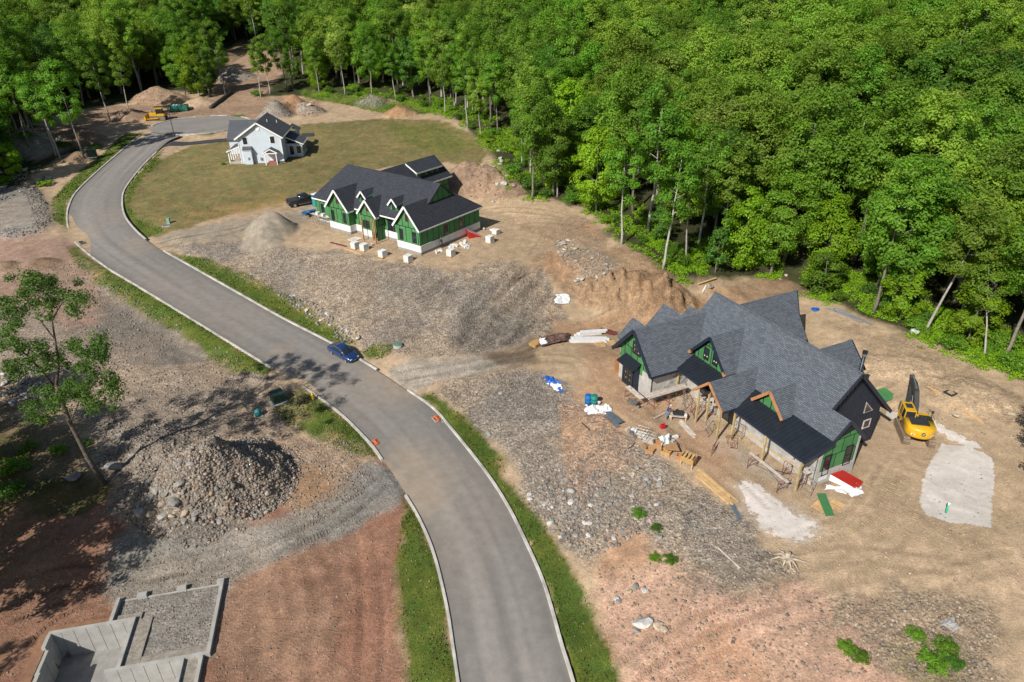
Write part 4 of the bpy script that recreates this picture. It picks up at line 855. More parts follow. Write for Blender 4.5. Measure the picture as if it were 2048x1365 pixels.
# trees one can name: pixel of the foot, kind, variant, scale, label
NAMED = [(1745, 626, 'slender', 2, 1.02, 'tall tree with a thick straight bare trunk behind the ladder'), (1850, 668, 'slender', 1, 1.05, 'leaning pale-trunked tree beside the white sheet of plastic'), (2008, 712, 'slender', 2, 1.0, 'thick-trunked tree at the wood edge near the right margin'),
         (1968, 712, 'slender', 1, .7, 'thin leaning tree next to the thick-trunked tree'), (1325, 537, 'slender', 0, .98, 'pale-trunked tall tree standing above the cut bank'), (1371, 530, 'slender', 1, .9, 'thin pale-trunked tree just behind the cut bank brow'), (1243, 490, 'slender', 0, .9, 'forked pale tree at the top corner of the cut bank'),
         (1193, 425, 'bright', 0, 1.0, 'bright yellow-green maple with a short pale trunk by the dirt pad'), (1063, 400, 'slender', 2, .95, 'dark-trunked tree behind the red-brown heap'), (1115, 394, 'slender', 1, .85, 'thin pale tree in the wood behind the dirt pad'), (1108, 392, 'maple', 0, .95, 'mid-green maple behind the red-brown spoil heap'),
         (1042, 335, 'slender', 0, .85, 'pale slender tree at the lawn corner near the spoil heap'), (935, 258, 'slender', 0, .9, 'white-barked tree at the far right edge of the lawn'), (962, 275, 'slender', 1, .8, 'thin white-barked tree behind the lawn edge'), (890, 228, 'slender', 1, .85, 'slim birch-like tree at the top of the lawn'),
         (862, 212, 'slender', 2, .9, 'tall tree above the orange spoil heap'), (792, 203, 'slender', 0, .8, 'bare-trunked tree above the small grey gravel heap'), (745, 196, 'slender', 2, .85, 'dark bare-trunked tree behind the gravel heap'), (690, 190, 'slender', 1, .85, 'thin tree behind the bright grass strip'), (640, 186, 'slender', 0, .8, 'thin dark tree behind the rock heap'),
         (522, 195, 'slender', 1, .85, 'leaning thin tree at the mouth of the dirt track'), (540, 188, 'slender', 0, .85, 'slender tree on the right of the dirt track'), (452, 190, 'slender', 2, .95, 'tall crooked tree on the left of the dirt track'), (575, 184, 'slender', 2, .8, 'straight tree right of the dirt track'),
         (222, 246, 'slender', 0, .95, 'pale-trunked tree beside the tan spoil heap at the cul-de-sac'), (258, 224, 'slender', 1, .85, 'thin tree rising from the brown heap by the cul-de-sac'), (168, 316, 'slender', 2, .95, 'tall thin tree beside the green utility box on the bank'), (122, 318, 'slender', 0, .95, 'pale-trunked tree left of the brown spoil heap'),
         (112, 312, 'slender', 1, .9, 'grey-trunked tree in the clump left of the brown heap'), (85, 300, 'slender', 2, 1.0, 'dark leaning tree before the grey gravel heap'), (26, 348, 'young', 0, 1.0, 'young bright tree above the gravel platform'), (70, 295, 'slender', 1, .9, 'thin tree before the grey gravel heap'),
         (400, 196, 'bright', 0, 1.0, 'yellow-green maple behind the green dumpster'), (370, 190, 'maple', 0, .95, 'dense green maple behind the cul-de-sac'), (420, 192, 'maple', 1, .9, 'dark green maple left of the dirt track'), (1480, 540, 'bright', 1, 1.0, 'yellow-green maple behind the main roof ridge'), (1430, 545, 'young', 2, 1.0, 'dark young tree at the bend of the dirt track'),
         (1540, 548, 'maple', 0, .95, 'mid-green maple behind the rear roof wing'), (1640, 588, 'young', 1, 1.1, 'young green tree behind the blue tarp scrap'), (1800, 640, 'young', 0, 1.1, 'young yellow-green tree between the two bare trunks'), (1930, 690, 'young', 0, 1.2, 'bushy bright young tree near the right margin')]
n_trees = 0; taken = []
for i, (px, py, kd, vr, s, lb) in enumerate(NAMED):
    p = gp(px, py); tilt = (0, 0)
    if '1850' in str(px): tilt = (0, .12)
    if px == 1968: tilt = (.0, .25)
    if px == 85: tilt = (0, -.12)
    plant(KN[kd][0], PROTO[kd][vr], p, s, random.uniform(0, 6.28), lb, 'tree', 'trees along the wood edge', tilt=tilt); taken.append(p[:2]); n_trees += 1
taken = np.array(taken)
# the wood: jittered grid, nearest in view as single trees, the rest as one mass
rg = np.random.default_rng(99); cand = []
for gx in np.arange(-210, 230, 6.1):
    for gy in np.arange(58, 330, 6.1):
        x = gx + rg.uniform(-2.2, 2.2); y = gy + rg.uniform(-2.2, 2.2); cand.append((x, y))
cand = np.array(cand)
xin = inpoly(CLEAR, cand[:, 0], cand[:, 1]); near_clear = np.zeros(len(cand), bool)
for a in np.linspace(0, 6.283, 10): near_clear |= inpoly(CLEAR, cand[:, 0] + 3.2 * math.cos(a), cand[:, 1] + 3.2 * math.sin(a))
edge_band = np.zeros(len(cand), bool)
for a in np.linspace(0, 6.283, 12): edge_band |= inpoly(CLEAR, cand[:, 0] + 8 * math.cos(a), cand[:, 1] + 8 * math.sin(a))
keep = ~xin & ~near_clear & (road_field(cand[:, 0], cand[:, 1])[0] > 7)
for t in taken: keep &= np.hypot(cand[:, 0] - t[0], cand[:, 1] - t[1]) > 2.6
cz = hz(cand[:, 0], cand[:, 1]); pj = proj(np.stack([cand[:, 0], cand[:, 1], cz + 14], 1)); pjb = proj(np.stack([cand[:, 0], cand[:, 1], cz], 1))
keep &= (pj[:, 2] > 10) & (pj[:, 0] > -260) & (pj[:, 0] < 2330) & (pjb[:, 1] > -40) & (pj[:, 1] < 1400)
ids = np.where(keep)[0]; ids = ids[np.argsort(pj[ids, 2])]
def where(px, py):
    across = [(130, 'at the far left'), (300, 'above the road bend'), (470, 'above the cul-de-sac'), (620, 'above the pale blue house'), (790, 'above the green-walled house'), (950, 'above the red-brown heap'), (1140, 'above the dirt pad'), (1320, 'above the cut bank'), (1480, 'above the left gables'), (1640, 'above the rear roof wings'), (1830, 'above the excavator'), (9999, 'near the right margin')]
    down = [(45, 'along the top margin'), (110, 'high in the wood'), (190, 'in the upper wood'), (280, 'in the middle of the wood'), (380, 'low in the wood'), (9999, 'by the wood edge')]
    return next(t for m, t in down if py < m) + ' ' + next(t for m, t in across if px < m)
STUFF = []; TINT = {'oak': 'olive green', 'maple': 'green', 'bright': 'yellow-green', 'slender': 'slender', 'young': 'young'}
singles = 0
for k in ids:
    x, y = cand[k]; z = float(cz[k]); e = edge_band[k]; u_ = rg.random()
    up_hill = x > 15 and y > 115 or y > 215
    if e: kd = 'slender' if u_ < .68 else ('bright' if u_ < .78 else ('maple' if u_ < .86 else 'young'))
    elif up_hill: kd = 'oak' if u_ < .74 else ('maple' if u_ < .92 else ('bright' if u_ < .96 else 'slender'))
    else: kd = 'oak' if u_ < .32 else ('maple' if u_ < .72 else ('bright' if u_ < .84 else 'slender'))
    if x < -60 and kd == 'bright' and rg.random() < .6: kd = 'maple'
    vr = int(rg.integers(len(PROTO[kd]))); s = rg.uniform(.78, 1.26); rz = rg.uniform(0, 6.28)
    inview = 0 < pj[k, 0] < 2048 and pj[k, 1] < 1365 and pjb[k, 1] > 0
    if singles < 255 and inview:
        plant(KN[kd][0], PROTO[kd][vr], (x, y, z), s, rz, ('big ' if s > 1.13 else 'small ' if s < .92 else '') + KN[kd][1] + ' ' + where(pj[k, 0], pj[k, 1]), 'tree', 'trees of the wood'); singles += 1
    else: STUFF.append((x, y, z, kd, vr, s, rz))
# trees outside the frame whose shadows fall into it, and the one whose leaves reach in at the right margin
for x, y, kd, vr, s, lb in [(-48.5, 39, 'maple', 0, .95, 'leafy maple beyond the lower left margin'), (-44.5, 35, 'oak', 1, .95, 'tall oak beyond the lower left margin'), (-51, 44, 'oak', 0, .9, 'oak beyond the left margin'), (-55, 50, 'maple', 1, .95, 'dark maple beyond the left margin'), (-44, 15, 'slender', 0, .8, 'slender tree beyond the lower left corner'), (-48, 21, 'slender', 1, .8, 'thin tree beyond the lower left corner'),
                            (-62, 56, 'oak', 2, .85, 'broad oak beyond the left margin'), (45.6, 42.0, 'maple', 1, .72, 'dark leafy tree reaching in at the right margin beside the gravel bed'), (50.0, 50.5, 'maple', 1, .68, 'leafy tree just beyond the right margin above the gravel bed')]:
    plant(KN[kd][0], PROTO[kd][vr], (x, y, float(hz(x, y))), s, 1.0 + x, lb, 'tree', 'trees outside the frame')
# forest remainder: points with instances
pc = bpy.data.collections.new('forest_sources'); order = []
for kd in PROTO:
    for i, (tm, cm, H) in enumerate(PROTO[kd]):
        bm = bmesh.new(); me = bpy.data.meshes.new('forest_source')
        nT, nC = len(tm.vertices), len(cm.vertices)
        a = np.empty(nT * 3, np.float32); tm.vertices.foreach_get('co', a); b = np.empty(nC * 3, np.float32); cm.vertices.foreach_get('co', b)
        bm.free()
        polys = [tuple(p.vertices) for p in tm.polygons] + [tuple(v + nT for v in p.vertices) for p in cm.polygons]
        me.from_pydata(np.concatenate([a, b]).reshape(-1, 3).tolist(), [], polys)
        me.materials.append(tm.materials[0]); me.materials.append(cm.materials[0]); mi = np.ones(len(polys), np.int32); mi[:len(tm.polygons)] = 0; me.polygons.foreach_set('material_index', mi)
        c = np.empty(nC * 4, np.float32); cm.attributes['col'].data.foreach_get('color', c); at_ = me.attributes.new('col', 'FLOAT_COLOR', 'POINT'); at_.data.foreach_set('color', np.concatenate([np.ones(nT * 4, np.float32), c]))
        o = bpy.data.objects.new('forest_source_%02d' % len(order), me); pc.objects.link(o); order.append((kd, i))
def instancer(name, pts, label):
    me = bpy.data.meshes.new(name); me.from_pydata([p[:3] for p in pts], [], [])
    for nm, tp, vals in (('pick', 'INT', [order.index((p[3], p[4])) for p in pts]), ('size', 'FLOAT', [p[5] for p in pts]), ('turn', 'FLOAT', [p[6] for p in pts])):
        a = me.attributes.new(nm, tp, 'POINT'); a.data.foreach_set('value', vals)
    o = bpy.data.objects.new(name, me); COL.objects.link(o)
    ng = bpy.data.node_groups.new(name, 'GeometryNodeTree'); ng.interface.new_socket('Geometry', in_out='INPUT', socket_type='NodeSocketGeometry'); ng.interface.new_socket('Geometry', in_out='OUTPUT', socket_type='NodeSocketGeometry')
    N = ng.nodes; L = ng.links; gi = N.new('NodeGroupInput'); go = N.new('NodeGroupOutput'); ci = N.new('GeometryNodeCollectionInfo'); ci.inputs['Collection'].default_value = pc; ci.inputs['Separate Children'].default_value = True; ci.inputs['Reset Children'].default_value = True
    ip = N.new('GeometryNodeInstanceOnPoints'); ip.inputs['Pick Instance'].default_value = True
    def attr(nm, tp):
        q = N.new('GeometryNodeInputNamedAttribute'); q.data_type = tp; q.inputs['Name'].default_value = nm; return q.outputs['Attribute']
    L.new(gi.outputs[0], ip.inputs['Points']); L.new(ci.outputs[0], ip.inputs['Instance']); L.new(attr('pick', 'INT'), ip.inputs['Instance Index'])
    cx = N.new('ShaderNodeCombineXYZ'); L.new(attr('turn', 'FLOAT'), cx.inputs['Z']); L.new(cx.outputs[0], ip.inputs['Rotation'])
    cs = N.new('ShaderNodeCombineXYZ'); sz = attr('size', 'FLOAT')
    for i in range(3): L.new(sz, cs.inputs[i])
    L.new(cs.outputs[0], ip.inputs['Scale']); L.new(ip.outputs[0], go.inputs[0])
    md = o.modifiers.new('scatter', 'NODES'); md.node_group = ng
    return kind(o, 'stuff', label)
instancer('forest', STUFF, 'dense broadleaf wood covering the hillside behind the building plots')
print('TREES', n_trees, singles, len(STUFF))
# bushes along the wood edge
edge_px = [(640, 190), (720, 194), (820, 206), (900, 232), (948, 268), (984, 298), (1008, 345), (1032, 392), (1110, 398), (1190, 424), (1262, 482), (1340, 540), (1400, 556), (1480, 542), (1570, 556), (1640, 592), (1745, 634), (1850, 674), (1930, 712), (2048, 750)]
EP = np.array([gp(*p) for p in edge_px])
for i in range(80):
    t = rg.random() * (len(EP) - 1); j = int(t); f = t - j; p = EP[j] * (1 - f) + EP[j + 1] * f; d = EP[j + 1] - EP[j]; nn = np.array([-d[1], d[0]]); nn /= np.linalg.norm(nn)
    if nn[1] < 0: nn = -nn
    o = rg.uniform(-.3, 5.5); x, y = p[0] + nn[0] * o, p[1] + nn[1] * o; q = proj((x, y, float(hz(x, y))))
    w = where(q[0], 500)[17:]
    plant('bush', BUSH[int(rg.integers(4))], (x, y, float(hz(x, y))), rg.uniform(.55, 1.15), rg.uniform(0, 6.28), 'leafy green bush at the wood edge ' + w, 'bush', 'bushes along the wood edge', ('stem', 'foliage'))
for px, py, s, lb in [(92, 372, 1.0, 'round green bush beside the gravel platform'), (60, 305, 1.3, 'green bush under the left trees'), (30, 330, 1.4, 'green bush by the young bright tree'), (5, 370, 1.5, 'green bush at the left margin above the platform'), (130, 300, 1.2, 'green bush before the brown heap'), (195, 297, .9, 'green bush on the brown heap'), (515, 192, 1.3, 'green bush at the mouth of the dirt track'), (1276, 1030, .5, 'leafy weed clump on the grey stone bank'), (1313, 1060, .4, 'small weed on the grey stone bank'), (1340, 1122, .45, 'small weed below the grey stone bank'),
                      (1310, 1118, .4, 'little weed in the peach dirt'), (1830, 1275, .5, 'green weed clump at the lower right'), (1862, 1330, .75, 'largest green weed clump at the lower right'), (1890, 1300, .6, 'green weed clump right of the largest one'), (1905, 1330, .5, 'green weed clump by the lower margin'), (1690, 1300, .5, 'sparse weed on the peach dirt'), (1720, 1320, .5, 'sparse weed near the lower margin'),
                      (120, 905, .6, 'low weed on the shaded dirt'), (30, 940, 1.0, 'low bush at the left margin in shade'), (170, 890, .5, 'weed beside the leaning trunk'), (20, 990, 1.0, 'dark low bush at the left margin'), (60, 900, .6, 'low weed in the shaded corner'), (465, 325, .35, 'small shrub by the porch of the pale blue house'), (447, 330, .4, 'red-flowered shrub by the porch corner')]:
    p = gp(px, py); plant('bush', BUSH[(0, 3)[int(px) % 2] if py > 1000 else random.randrange(4)], p, (s, s, s * .7), random.uniform(0, 6), lb, 'bush', None, ('stem', 'foliage'))
# undergrowth on the wood floor
xy = []
for i in range(9000):
    t = rg.random() * (len(EP) - 1); j = int(t); f = t - j; p = EP[j] * (1 - f) + EP[j + 1] * f; d = EP[j + 1] - EP[j]; nn = np.array([-d[1], d[0]]); nn /= np.linalg.norm(nn)
    if nn[1] < 0: nn = -nn
    o = rg.uniform(-1.6, 9) ; xy.append((p[0] + nn[0] * o + rg.normal(0, .5), p[1] + nn[1] * o + rg.normal(0, .5)))
xy = np.array(xy); keepu = fbm(xy[:, 0] * .22, xy[:, 1] * .22, 8) > .45; xy = xy[keepu]
cen = np.stack([xy[:, 0], xy[:, 1], hz(xy[:, 0], xy[:, 1]) + .25], 1)
V, F, col = leaves(cen, rg.uniform(.3, .6, len(cen)), 20, .11, rg)
kind(np_mesh('undergrowth', V, F, L_BRIGHT, col), 'stuff', 'low green undergrowth along the wood edge')
# the leaning foreground tree
rgT = np.random.default_rng(4); T0 = gp(208, 968)
def TP(px, py, dy=0.0):
    d = ray(px, py); t = (T0[1] + dy) / d[1]; return CAM + d * t - T0
tk = MB(); sx = [TP(212, 975), TP(175, 915), TP(140, 845), TP(118, 790), TP(112, 770)]
sx[0] = np.array([.15, 0, -.6]); tk.tube(sx, [.29, .22, .195, .175, .16], 9)
f1 = [TP(112, 772), TP(118, 730, .3), TP(110, 680, .6), TP(104, 640, .8), TP(103, 610, 1.0)]; tk.tube(f1, [.135, .115, .09, .06, .03], 7)
f2 = [TP(114, 780), TP(85, 745, -.3), TP(55, 712, -.6), TP(25, 690, -.8), TP(2, 680, -1)]; tk.tube(f2, [.125, .1, .08, .05, .025], 7)
limbs = [[f1[2], TP(80, 640, 1), TP(45, 632, 1.4)], [f1[3], TP(125, 605, .2), TP(150, 590, -.4)], [f1[1], TP(140, 745, -.5), TP(160, 725, -1)], [f2[2], TP(60, 690, .5), TP(70, 680, 1)], [f1[4], TP(95, 585, 1), TP(85, 560, 1)], [sx[3], TP(90, 780, .6), TP(60, 790, 1.2)], [sx[2], TP(165, 790, -.8), TP(190, 770, -1.2)], [f1[4], TP(75, 590, .5), TP(55, 590, .3)], [f2[3], TP(20, 640, -.5), TP(5, 610, -.3)]]
for l in limbs: tk.tube(l, [.07, .045, .015], 5, False)
cl_px = [(60, 570, 1), (85, 560, .6), (95, 590, 1), (120, 590, .2), (140, 600, -.2), (160, 590, -.5), (70, 600, 1.3), (50, 590, .2), (100, 610, .9), (150, 620, -.4), (5, 600, -.2), (15, 625, -.4), (10, 655, -.6), (30, 650, -.8), (25, 680, -1), (8, 690, -1), (35, 615, 0), (160, 700, -1), (175, 710, -1.2), (190, 690, -1.1), (200, 720, -1.2), (170, 735, -1), (185, 745, -1.2), (150, 690, -.6),
         (205, 700, -1), (225, 760, -1.2), (215, 775, -1), (235, 790, -1.2), (60, 720, .8), (40, 740, 1), (75, 735, .6), (25, 745, .9), (90, 720, .4), (15, 735, .4), (130, 780, -.6), (150, 790, -.8), (120, 800, -.4), (95, 805, .4), (70, 810, 1), (80, 830, 1), (55, 825, 1), (110, 825, .2), (140, 770, -.8), (165, 780, -1), (100, 780, .4), (190, 805, -1), (175, 800, -1), (60, 555, .5), (100, 565, .7), (45, 700, -.8), (120, 720, .2), (80, 690, .6)]
cen = np.array([TP(a, b, d * 1.6) for a, b, d in cl_px]); cen0 = cen; cen = np.vstack([cen + rgT.normal(0, .25, cen.shape), cen + rgT.normal(0, .8, cen.shape) * np.array([1, 1.3, .7])] + [np.array([TP(a + rgT.normal(0, 6), b + rgT.normal(0, 6), d * 1.6 + e_ + rgT.normal(0, .6)) for a, b, d in cl_px]) for e_ in (-2.6, 2.4)])
V, F, col = leaves(cen, rgT.uniform(.45, .95, len(cen)), 120, .105, rgT, .75)
lt = thing('leaning_tree', 'tall sparse tree leaning left over the dirt at the left margin', 'tree', tuple(T0))
o = tk.build('trunk', mk('dark_bark', (.12, .1, .08), .95, .35, 4, .8, 10, dist=.06), lt, True); crown = np_mesh('crown', V, F, L_DEEP, col); crown.parent = lt
# ------------------------------------------------------------------ house kit (house frame: u along the ridge, v across, z up)
def L3(u, v, z): return Vector((v, u, z))
def shingle_mat(name, c1, c2, mort, bw=.42, bh=.17, bump=.6):
    m, nt, p = new_mat(name); uv = nd(nt, 'ShaderNodeUVMap'); uv.uv_map = 'UVMap'
    b = nd(nt, 'ShaderNodeTexBrick'); nt.links.new(uv.outputs[0], b.inputs['Vector']); b.inputs['Scale'].default_value = 1.0
    b.inputs['Color1'].default_value = (*c1, 1); b.inputs['Color2'].default_value = (*c2, 1); b.inputs['Mortar'].default_value = (*mort, 1)
    b.inputs['Mortar Size'].default_value = .016; b.inputs['Brick Width'].default_value = bw; b.inputs['Row Height'].default_value = bh; b.inputs['Bias'].default_value = 0
    g = maprange(nt, noise_n(nt, uv.outputs[0], 1.1, 5), .3, .7, .95, 1.05); g2 = maprange(nt, noise_n(nt, uv.outputs[0], 11, 3), .3, .7, .9, 1.1)
    nt.links.new(mulc(nt, mulc(nt, b.outputs['Color'], g), g2), p.inputs['Base Color']); p.inputs['Roughness'].default_value = .85; p.inputs['Specular IOR Level'].default_value = .3
    bp = nd(nt, 'ShaderNodeBump'); bp.inputs['Strength'].default_value = bump; bp.inputs['Distance'].default_value = .03; bp.invert = True
    nt.links.new(b.outputs['Fac'], bp.inputs['Height']); nt.links.new(bp.outputs[0], p.inputs['Normal'])
    return m
M_SH1 = shingle_mat('shingle_slate_grey', (.082, .096, .114), (.13, .149, .172), (.045, .052, .062))
M_SH2 = shingle_mat('shingle_charcoal', (.03, .034, .044), (.048, .053, .066), (.022, .025, .032), bump=.3)
M_SH3 = shingle_mat('shingle_blue_grey', (.075, .083, .094), (.11, .12, .135), (.05, .055, .06), bump=.3)
M_NAVY = mk('navy_metal', (.02, .03, .055), .42, .12, 1.5, .05, 10, metal=.25); M_BLACKM = mk('black_metal_roof', (.03, .037, .048), .4, .15, 1.2, .05, 8, metal=.4)
M_GREEN = mk('green_sheathing', (.06, .205, .072), .75, .16, 1.2, .05, 12, orand=.13); M_TAPE = mk('black_tape', (.008, .012, .01), .7, .2, 3, 0)
M_DSIDE = mk('dark_board_siding', (.02, .026, .042), .6, .15, 1.2, .1, 20); M_WHITE = mk('white_trim', (.78, .78, .76), .55, .06, 2, 0)
def block_mat(name, c1, c2, mo, bw, bh):
    m, nt, p = new_mat(name); uv = nd(nt, 'ShaderNodeUVMap'); uv.uv_map = 'UVMap'
    b = nd(nt, 'ShaderNodeTexBrick'); nt.links.new(uv.outputs[0], b.inputs['Vector']); b.inputs['Scale'].default_value = 1
    for k, c in (('Color1', c1), ('Color2', c2), ('Mortar', mo)): b.inputs[k].default_value = (*c, 1)
    b.inputs['Mortar Size'].default_value = .012; b.inputs['Brick Width'].default_value = bw; b.inputs['Row Height'].default_value = bh
    g = maprange(nt, noise_n(nt, uv.outputs[0], 1.5, 5), .3, .7, .82, 1.18); nt.links.new(mulc(nt, b.outputs['Color'], g), p.inputs['Base Color']); p.inputs['Roughness'].default_value = .9
    bp = nd(nt, 'ShaderNodeBump'); bp.inputs['Strength'].default_value = .4; bp.inputs['Distance'].default_value = .02; bp.invert = True; nt.links.new(b.outputs['Fac'], bp.inputs['Height']); nt.links.new(bp.outputs[0], p.inputs['Normal'])
    return m
M_SCRATCH = block_mat('grey_scratch_coat', (.4, .39, .36), (.44, .425, .395), (.36, .35, .33), 1.6, .5)
M_VENEER = block_mat('stone_veneer', (.27, .275, .27), (.4, .395, .38), (.46, .45, .43), .62, .24)
M_FOUND = mk('white_foundation_coat', (.68, .68, .66), .7, .08, 1.2, .1, 12); M_CONC = mk('concrete', (.37, .36, .335), .88, .16, 1.1, .25, 14); M_CONCF = mk('grey_concrete_footing', (.27, .26, .245), .9, .2, 1.4, .2, 14)
M_WIN = mk('window_frame_black', (.012, .013, .016), .5, .1, 3, 0); M_CEDAR = mk('raw_cedar', (.42, .2, .085), .7, .25, 2.5, .15, 20); M_POST = mk('treated_pine', (.4, .31, .15), .75, .22, 2.0, .2, 15, orand=.12)
M_PLANK = mk('weathered_plank', (.5, .44, .38), .85, .25, 2.2, .2, 15, orand=.15); M_PINE = mk('fresh_pine', (.55, .36, .17), .75, .2, 2.5, .15, 15, orand=.14); M_RUST = mk('red_oxide_steel', (.16, .045, .04), .6, .3, 3, .1, 20); M_STEEL = mk('dull_steel', (.3, .3, .31), .45, .25, 3, .1, 20, metal=.6)
mg_, nt, p = new_mat('window_glass'); p.inputs['Base Color'].default_value = (.02, .026, .034, 1); p.inputs['Roughness'].default_value = .06; p.inputs['Specular IOR Level'].default_value = .8; M_GLASS = mg_
nz = maprange(nt, noise_n(nt, nd(nt, 'ShaderNodeTexCoord').outputs['Object'], .8, 2), .3, .7, .04, .12); nt.links.new(nz, p.inputs['Roughness'])
M_STICK = mk('pale_sticker', (.7, .66, .4), .7, .2, 2, 0)

def poly_uv(me):
    uvl = me.uv_layers.new(name='UVMap')
    for pl in me.polygons:
        n = pl.normal; h = Vector((0, 0, 1)).cross(n)
        h = h.normalized() if h.length > 1e-3 else Vector((1, 0, 0)); s = n.cross(h)
        for li in pl.loop_indices:
            c = me.vertices[me.loops[li].vertex_index].co; uvl.data[li].uv = (c.dot(h), c.dot(s))
def roof(par, pts, mat, th=.2, name='roof'):
    P = [L3(*p) for p in pts]; o = MB().slab(P, (0, 0, -th)).build(name, mat, par); poly_uv(o.data); return o
def trim(par, segs, mat, w=.06, h=.26, name='rake_board', drop=.1):
    for a, c in segs: o = MB().bar(L3(*a) - Vector((0, 0, drop)), L3(*c) - Vector((0, 0, drop)), w, h).build(name, mat, par)
    return o
class Wall:
    """vertical wall from (u,v) a to b; s runs from a to b, outward normal on the left hand of a->b when flip=False"""
    def __init__(s, par, a, b, poly, mat, name='wall', th=.16, flip=False):
        s.a = Vector((a[1], a[0], 0)); d = Vector((b[1], b[0], 0)) - s.a; s.len = d.length; s.d = d.normalized(); s.n = Vector((s.d.y, -s.d.x, 0))
        if flip: s.n = -s.n
        s.th = th; s.par = par; s.poly = poly or None
        if isinstance(poly, (int, float)): s.poly = [(0, 0), (s.len, 0), (s.len, poly), (0, poly)]
        s.ob = MB().slab([s.p(*q) for q in s.poly], s.n * -th).build(name, mat, par); poly_uv(s.ob.data)
    def flipn(s):
        s.n = -s.n
        for v_ in s.ob.data.vertices: v_.co -= s.n * s.th
    def p(s, t, z, o=0.0): return s.a + s.d * t + Vector((0, 0, z)) + s.n * o
    def clip(s, x0, x1, z0, z1, poly=None):
        P = [(x0, z0), (x1, z0), (x1, z1), (x0, z1)]; Q = poly or s.poly
        ar = sum(Q[i][0] * Q[(i + 1) % len(Q)][1] - Q[(i + 1) % len(Q)][0] * Q[i][1] for i in range(len(Q)))
        Q = Q if ar > 0 else Q[::-1]
        for i in range(len(Q)):
            a, b = Q[i], Q[(i + 1) % len(Q)]; out = []
            f = lambda p: (b[0] - a[0]) * (p[1] - a[1]) - (b[1] - a[1]) * (p[0] - a[0])
            for j in range(len(P)):
                p, q = P[j], P[(j + 1) % len(P)]; fp, fq = f(p), f(q)
                if fp >= 0: out.append(p)
                if (fp >= 0) != (fq >= 0): t = fp / (fp - fq); out.append((p[0] + (q[0] - p[0]) * t, p[1] + (q[1] - p[1]) * t))
            P = out
            if len(P) < 3: return []
        R_ = []
        for p in P:
            if not R_ or math.hypot(p[0] - R_[-1][0], p[1] - R_[-1][1]) > .03: R_.append(p)
        return R_ if len(R_) >= 3 and abs(sum(R_[i][0] * R_[(i + 1) % len(R_)][1] - R_[(i + 1) % len(R_)][0] * R_[i][1] for i in range(len(R_)))) > .06 else []
    def panels(s, z0, z1, mat=None, w=1.22, hs=2.44, off=0.0, poly=None, gap=.06, name='sheathing_panel', d0=.004, d1=.022):
        z = z0
        while z < z1 - .05:
            zt = min(z + hs, z1); x = -off
            while x < s.len:
                P = s.clip(max(x, 0) + gap, min(x + w, s.len) - gap, z + gap, zt - gap, poly)
                if P: MB().slab([s.p(a, b, d1) for a, b in P], s.n * (d0 - d1)).build(name, mat or M_GREEN, s.ob)
                x += w
            z = zt; off = (off + w / 2) % w
    def window(s, t, z, w, h, grid=(1, 2), fm=None, fw=.09, stick=0, name='window', casing=None):
        fm = fm or M_WIN; b = MB()
        if casing:
            c = MB(); cw = .12
            for q in (((t - cw, z - cw), (t + w + cw, z)), ((t - cw, z + h), (t + w + cw, z + h + cw)), ((t - cw, z), (t, z + h)), ((t + w, z), (t + w + cw, z + h))):
                (x0, y0), (x1, y1) = q; c.slab([s.p(x0, y0, .06), s.p(x1, y0, .06), s.p(x1, y1, .06), s.p(x0, y1, .06)], s.n * -.055)
            c.build('window_casing', casing, s.par)
        for (x0, y0), (x1, y1) in (((t, z), (t + w, z + fw)), ((t, z + h - fw), (t + w, z + h)), ((t, z + fw), (t + fw, z + h - fw)), ((t + w - fw, z + fw), (t + w, z + h - fw))):
            b.slab([s.p(x0, y0, .085), s.p(x1, y0, .085), s.p(x1, y1, .085), s.p(x0, y1, .085)], s.n * -.08)
        o = b.build(name, fm, s.par)
        MB().slab([s.p(t + fw, z + fw, .045), s.p(t + w - fw, z + fw, .045), s.p(t + w - fw, z + h - fw, .045), s.p(t + fw, z + h - fw, .045)], s.n * -.02).build('pane', M_GLASS, o)
        m = MB(); nx_, nz_ = grid
        for i in range(1, nx_):
            x = t + w * i / nx_; m.bar(s.p(x, z + fw, .06), s.p(x, z + h - fw, .06), .05, .03, s.n)
        for i in range(1, nz_):
            y = z + h * i / nz_; m.bar(s.p(t + fw, y, .062), s.p(t + w - fw, y, .062), .05, .03, s.n)
        if m.v: m.build('muntin', fm, o)
        for i in range(stick):
            a, c = t + w * (.25 + .5 * (i % 2)) + random.uniform(-.05, .05), z + h * (.3 + .4 * (i // 2)) + random.uniform(-.1, .1)
            MB().slab([s.p(a - .06, c - .08, .052), s.p(a + .06, c - .08, .052), s.p(a + .06, c + .08, .052), s.p(a - .06, c + .08, .052)], s.n * -.004).build('sticker', M_STICK, o)
        return o
    def band(s, x0, x1, z0, z1, mat, d=.05, name='band', poly=None):
        P = s.clip(x0, x1, z0, z1, poly)
        if P:
            o = MB().slab([s.p(a, b, d) for a, b in P], s.n * -(d - .003)).build(name, mat, s.par); poly_uv(o.data); return o
def gable(par, u, half, zr, ze, v0, v1r, v1e, mat, th=.18, names=True, side=1):
    """roof with its ridge along v at u, front at v0; ridge runs back to v1r, eaves to v1e"""
    roof(par, [(u, v0, zr), (u, v1r, zr), (u - half, v1e, ze), (u - half, v0, ze)], mat, th)
    roof(par, [(u, v0, zr), (u, v1r, zr), (u + half, v1e, ze), (u + half, v0, ze)], mat, th)
def gable_u(par, v, half, zr, ze, u0_, u1_, mat, th=.18):
    roof(par, [(u0_, v, zr), (u1_, v, zr), (u1_, v - half, ze), (u0_, v - half, ze)], mat, th)
    roof(par, [(u0_, v, zr), (u1_, v, zr), (u1_, v + half, ze), (u0_, v + half, ze)], mat, th)
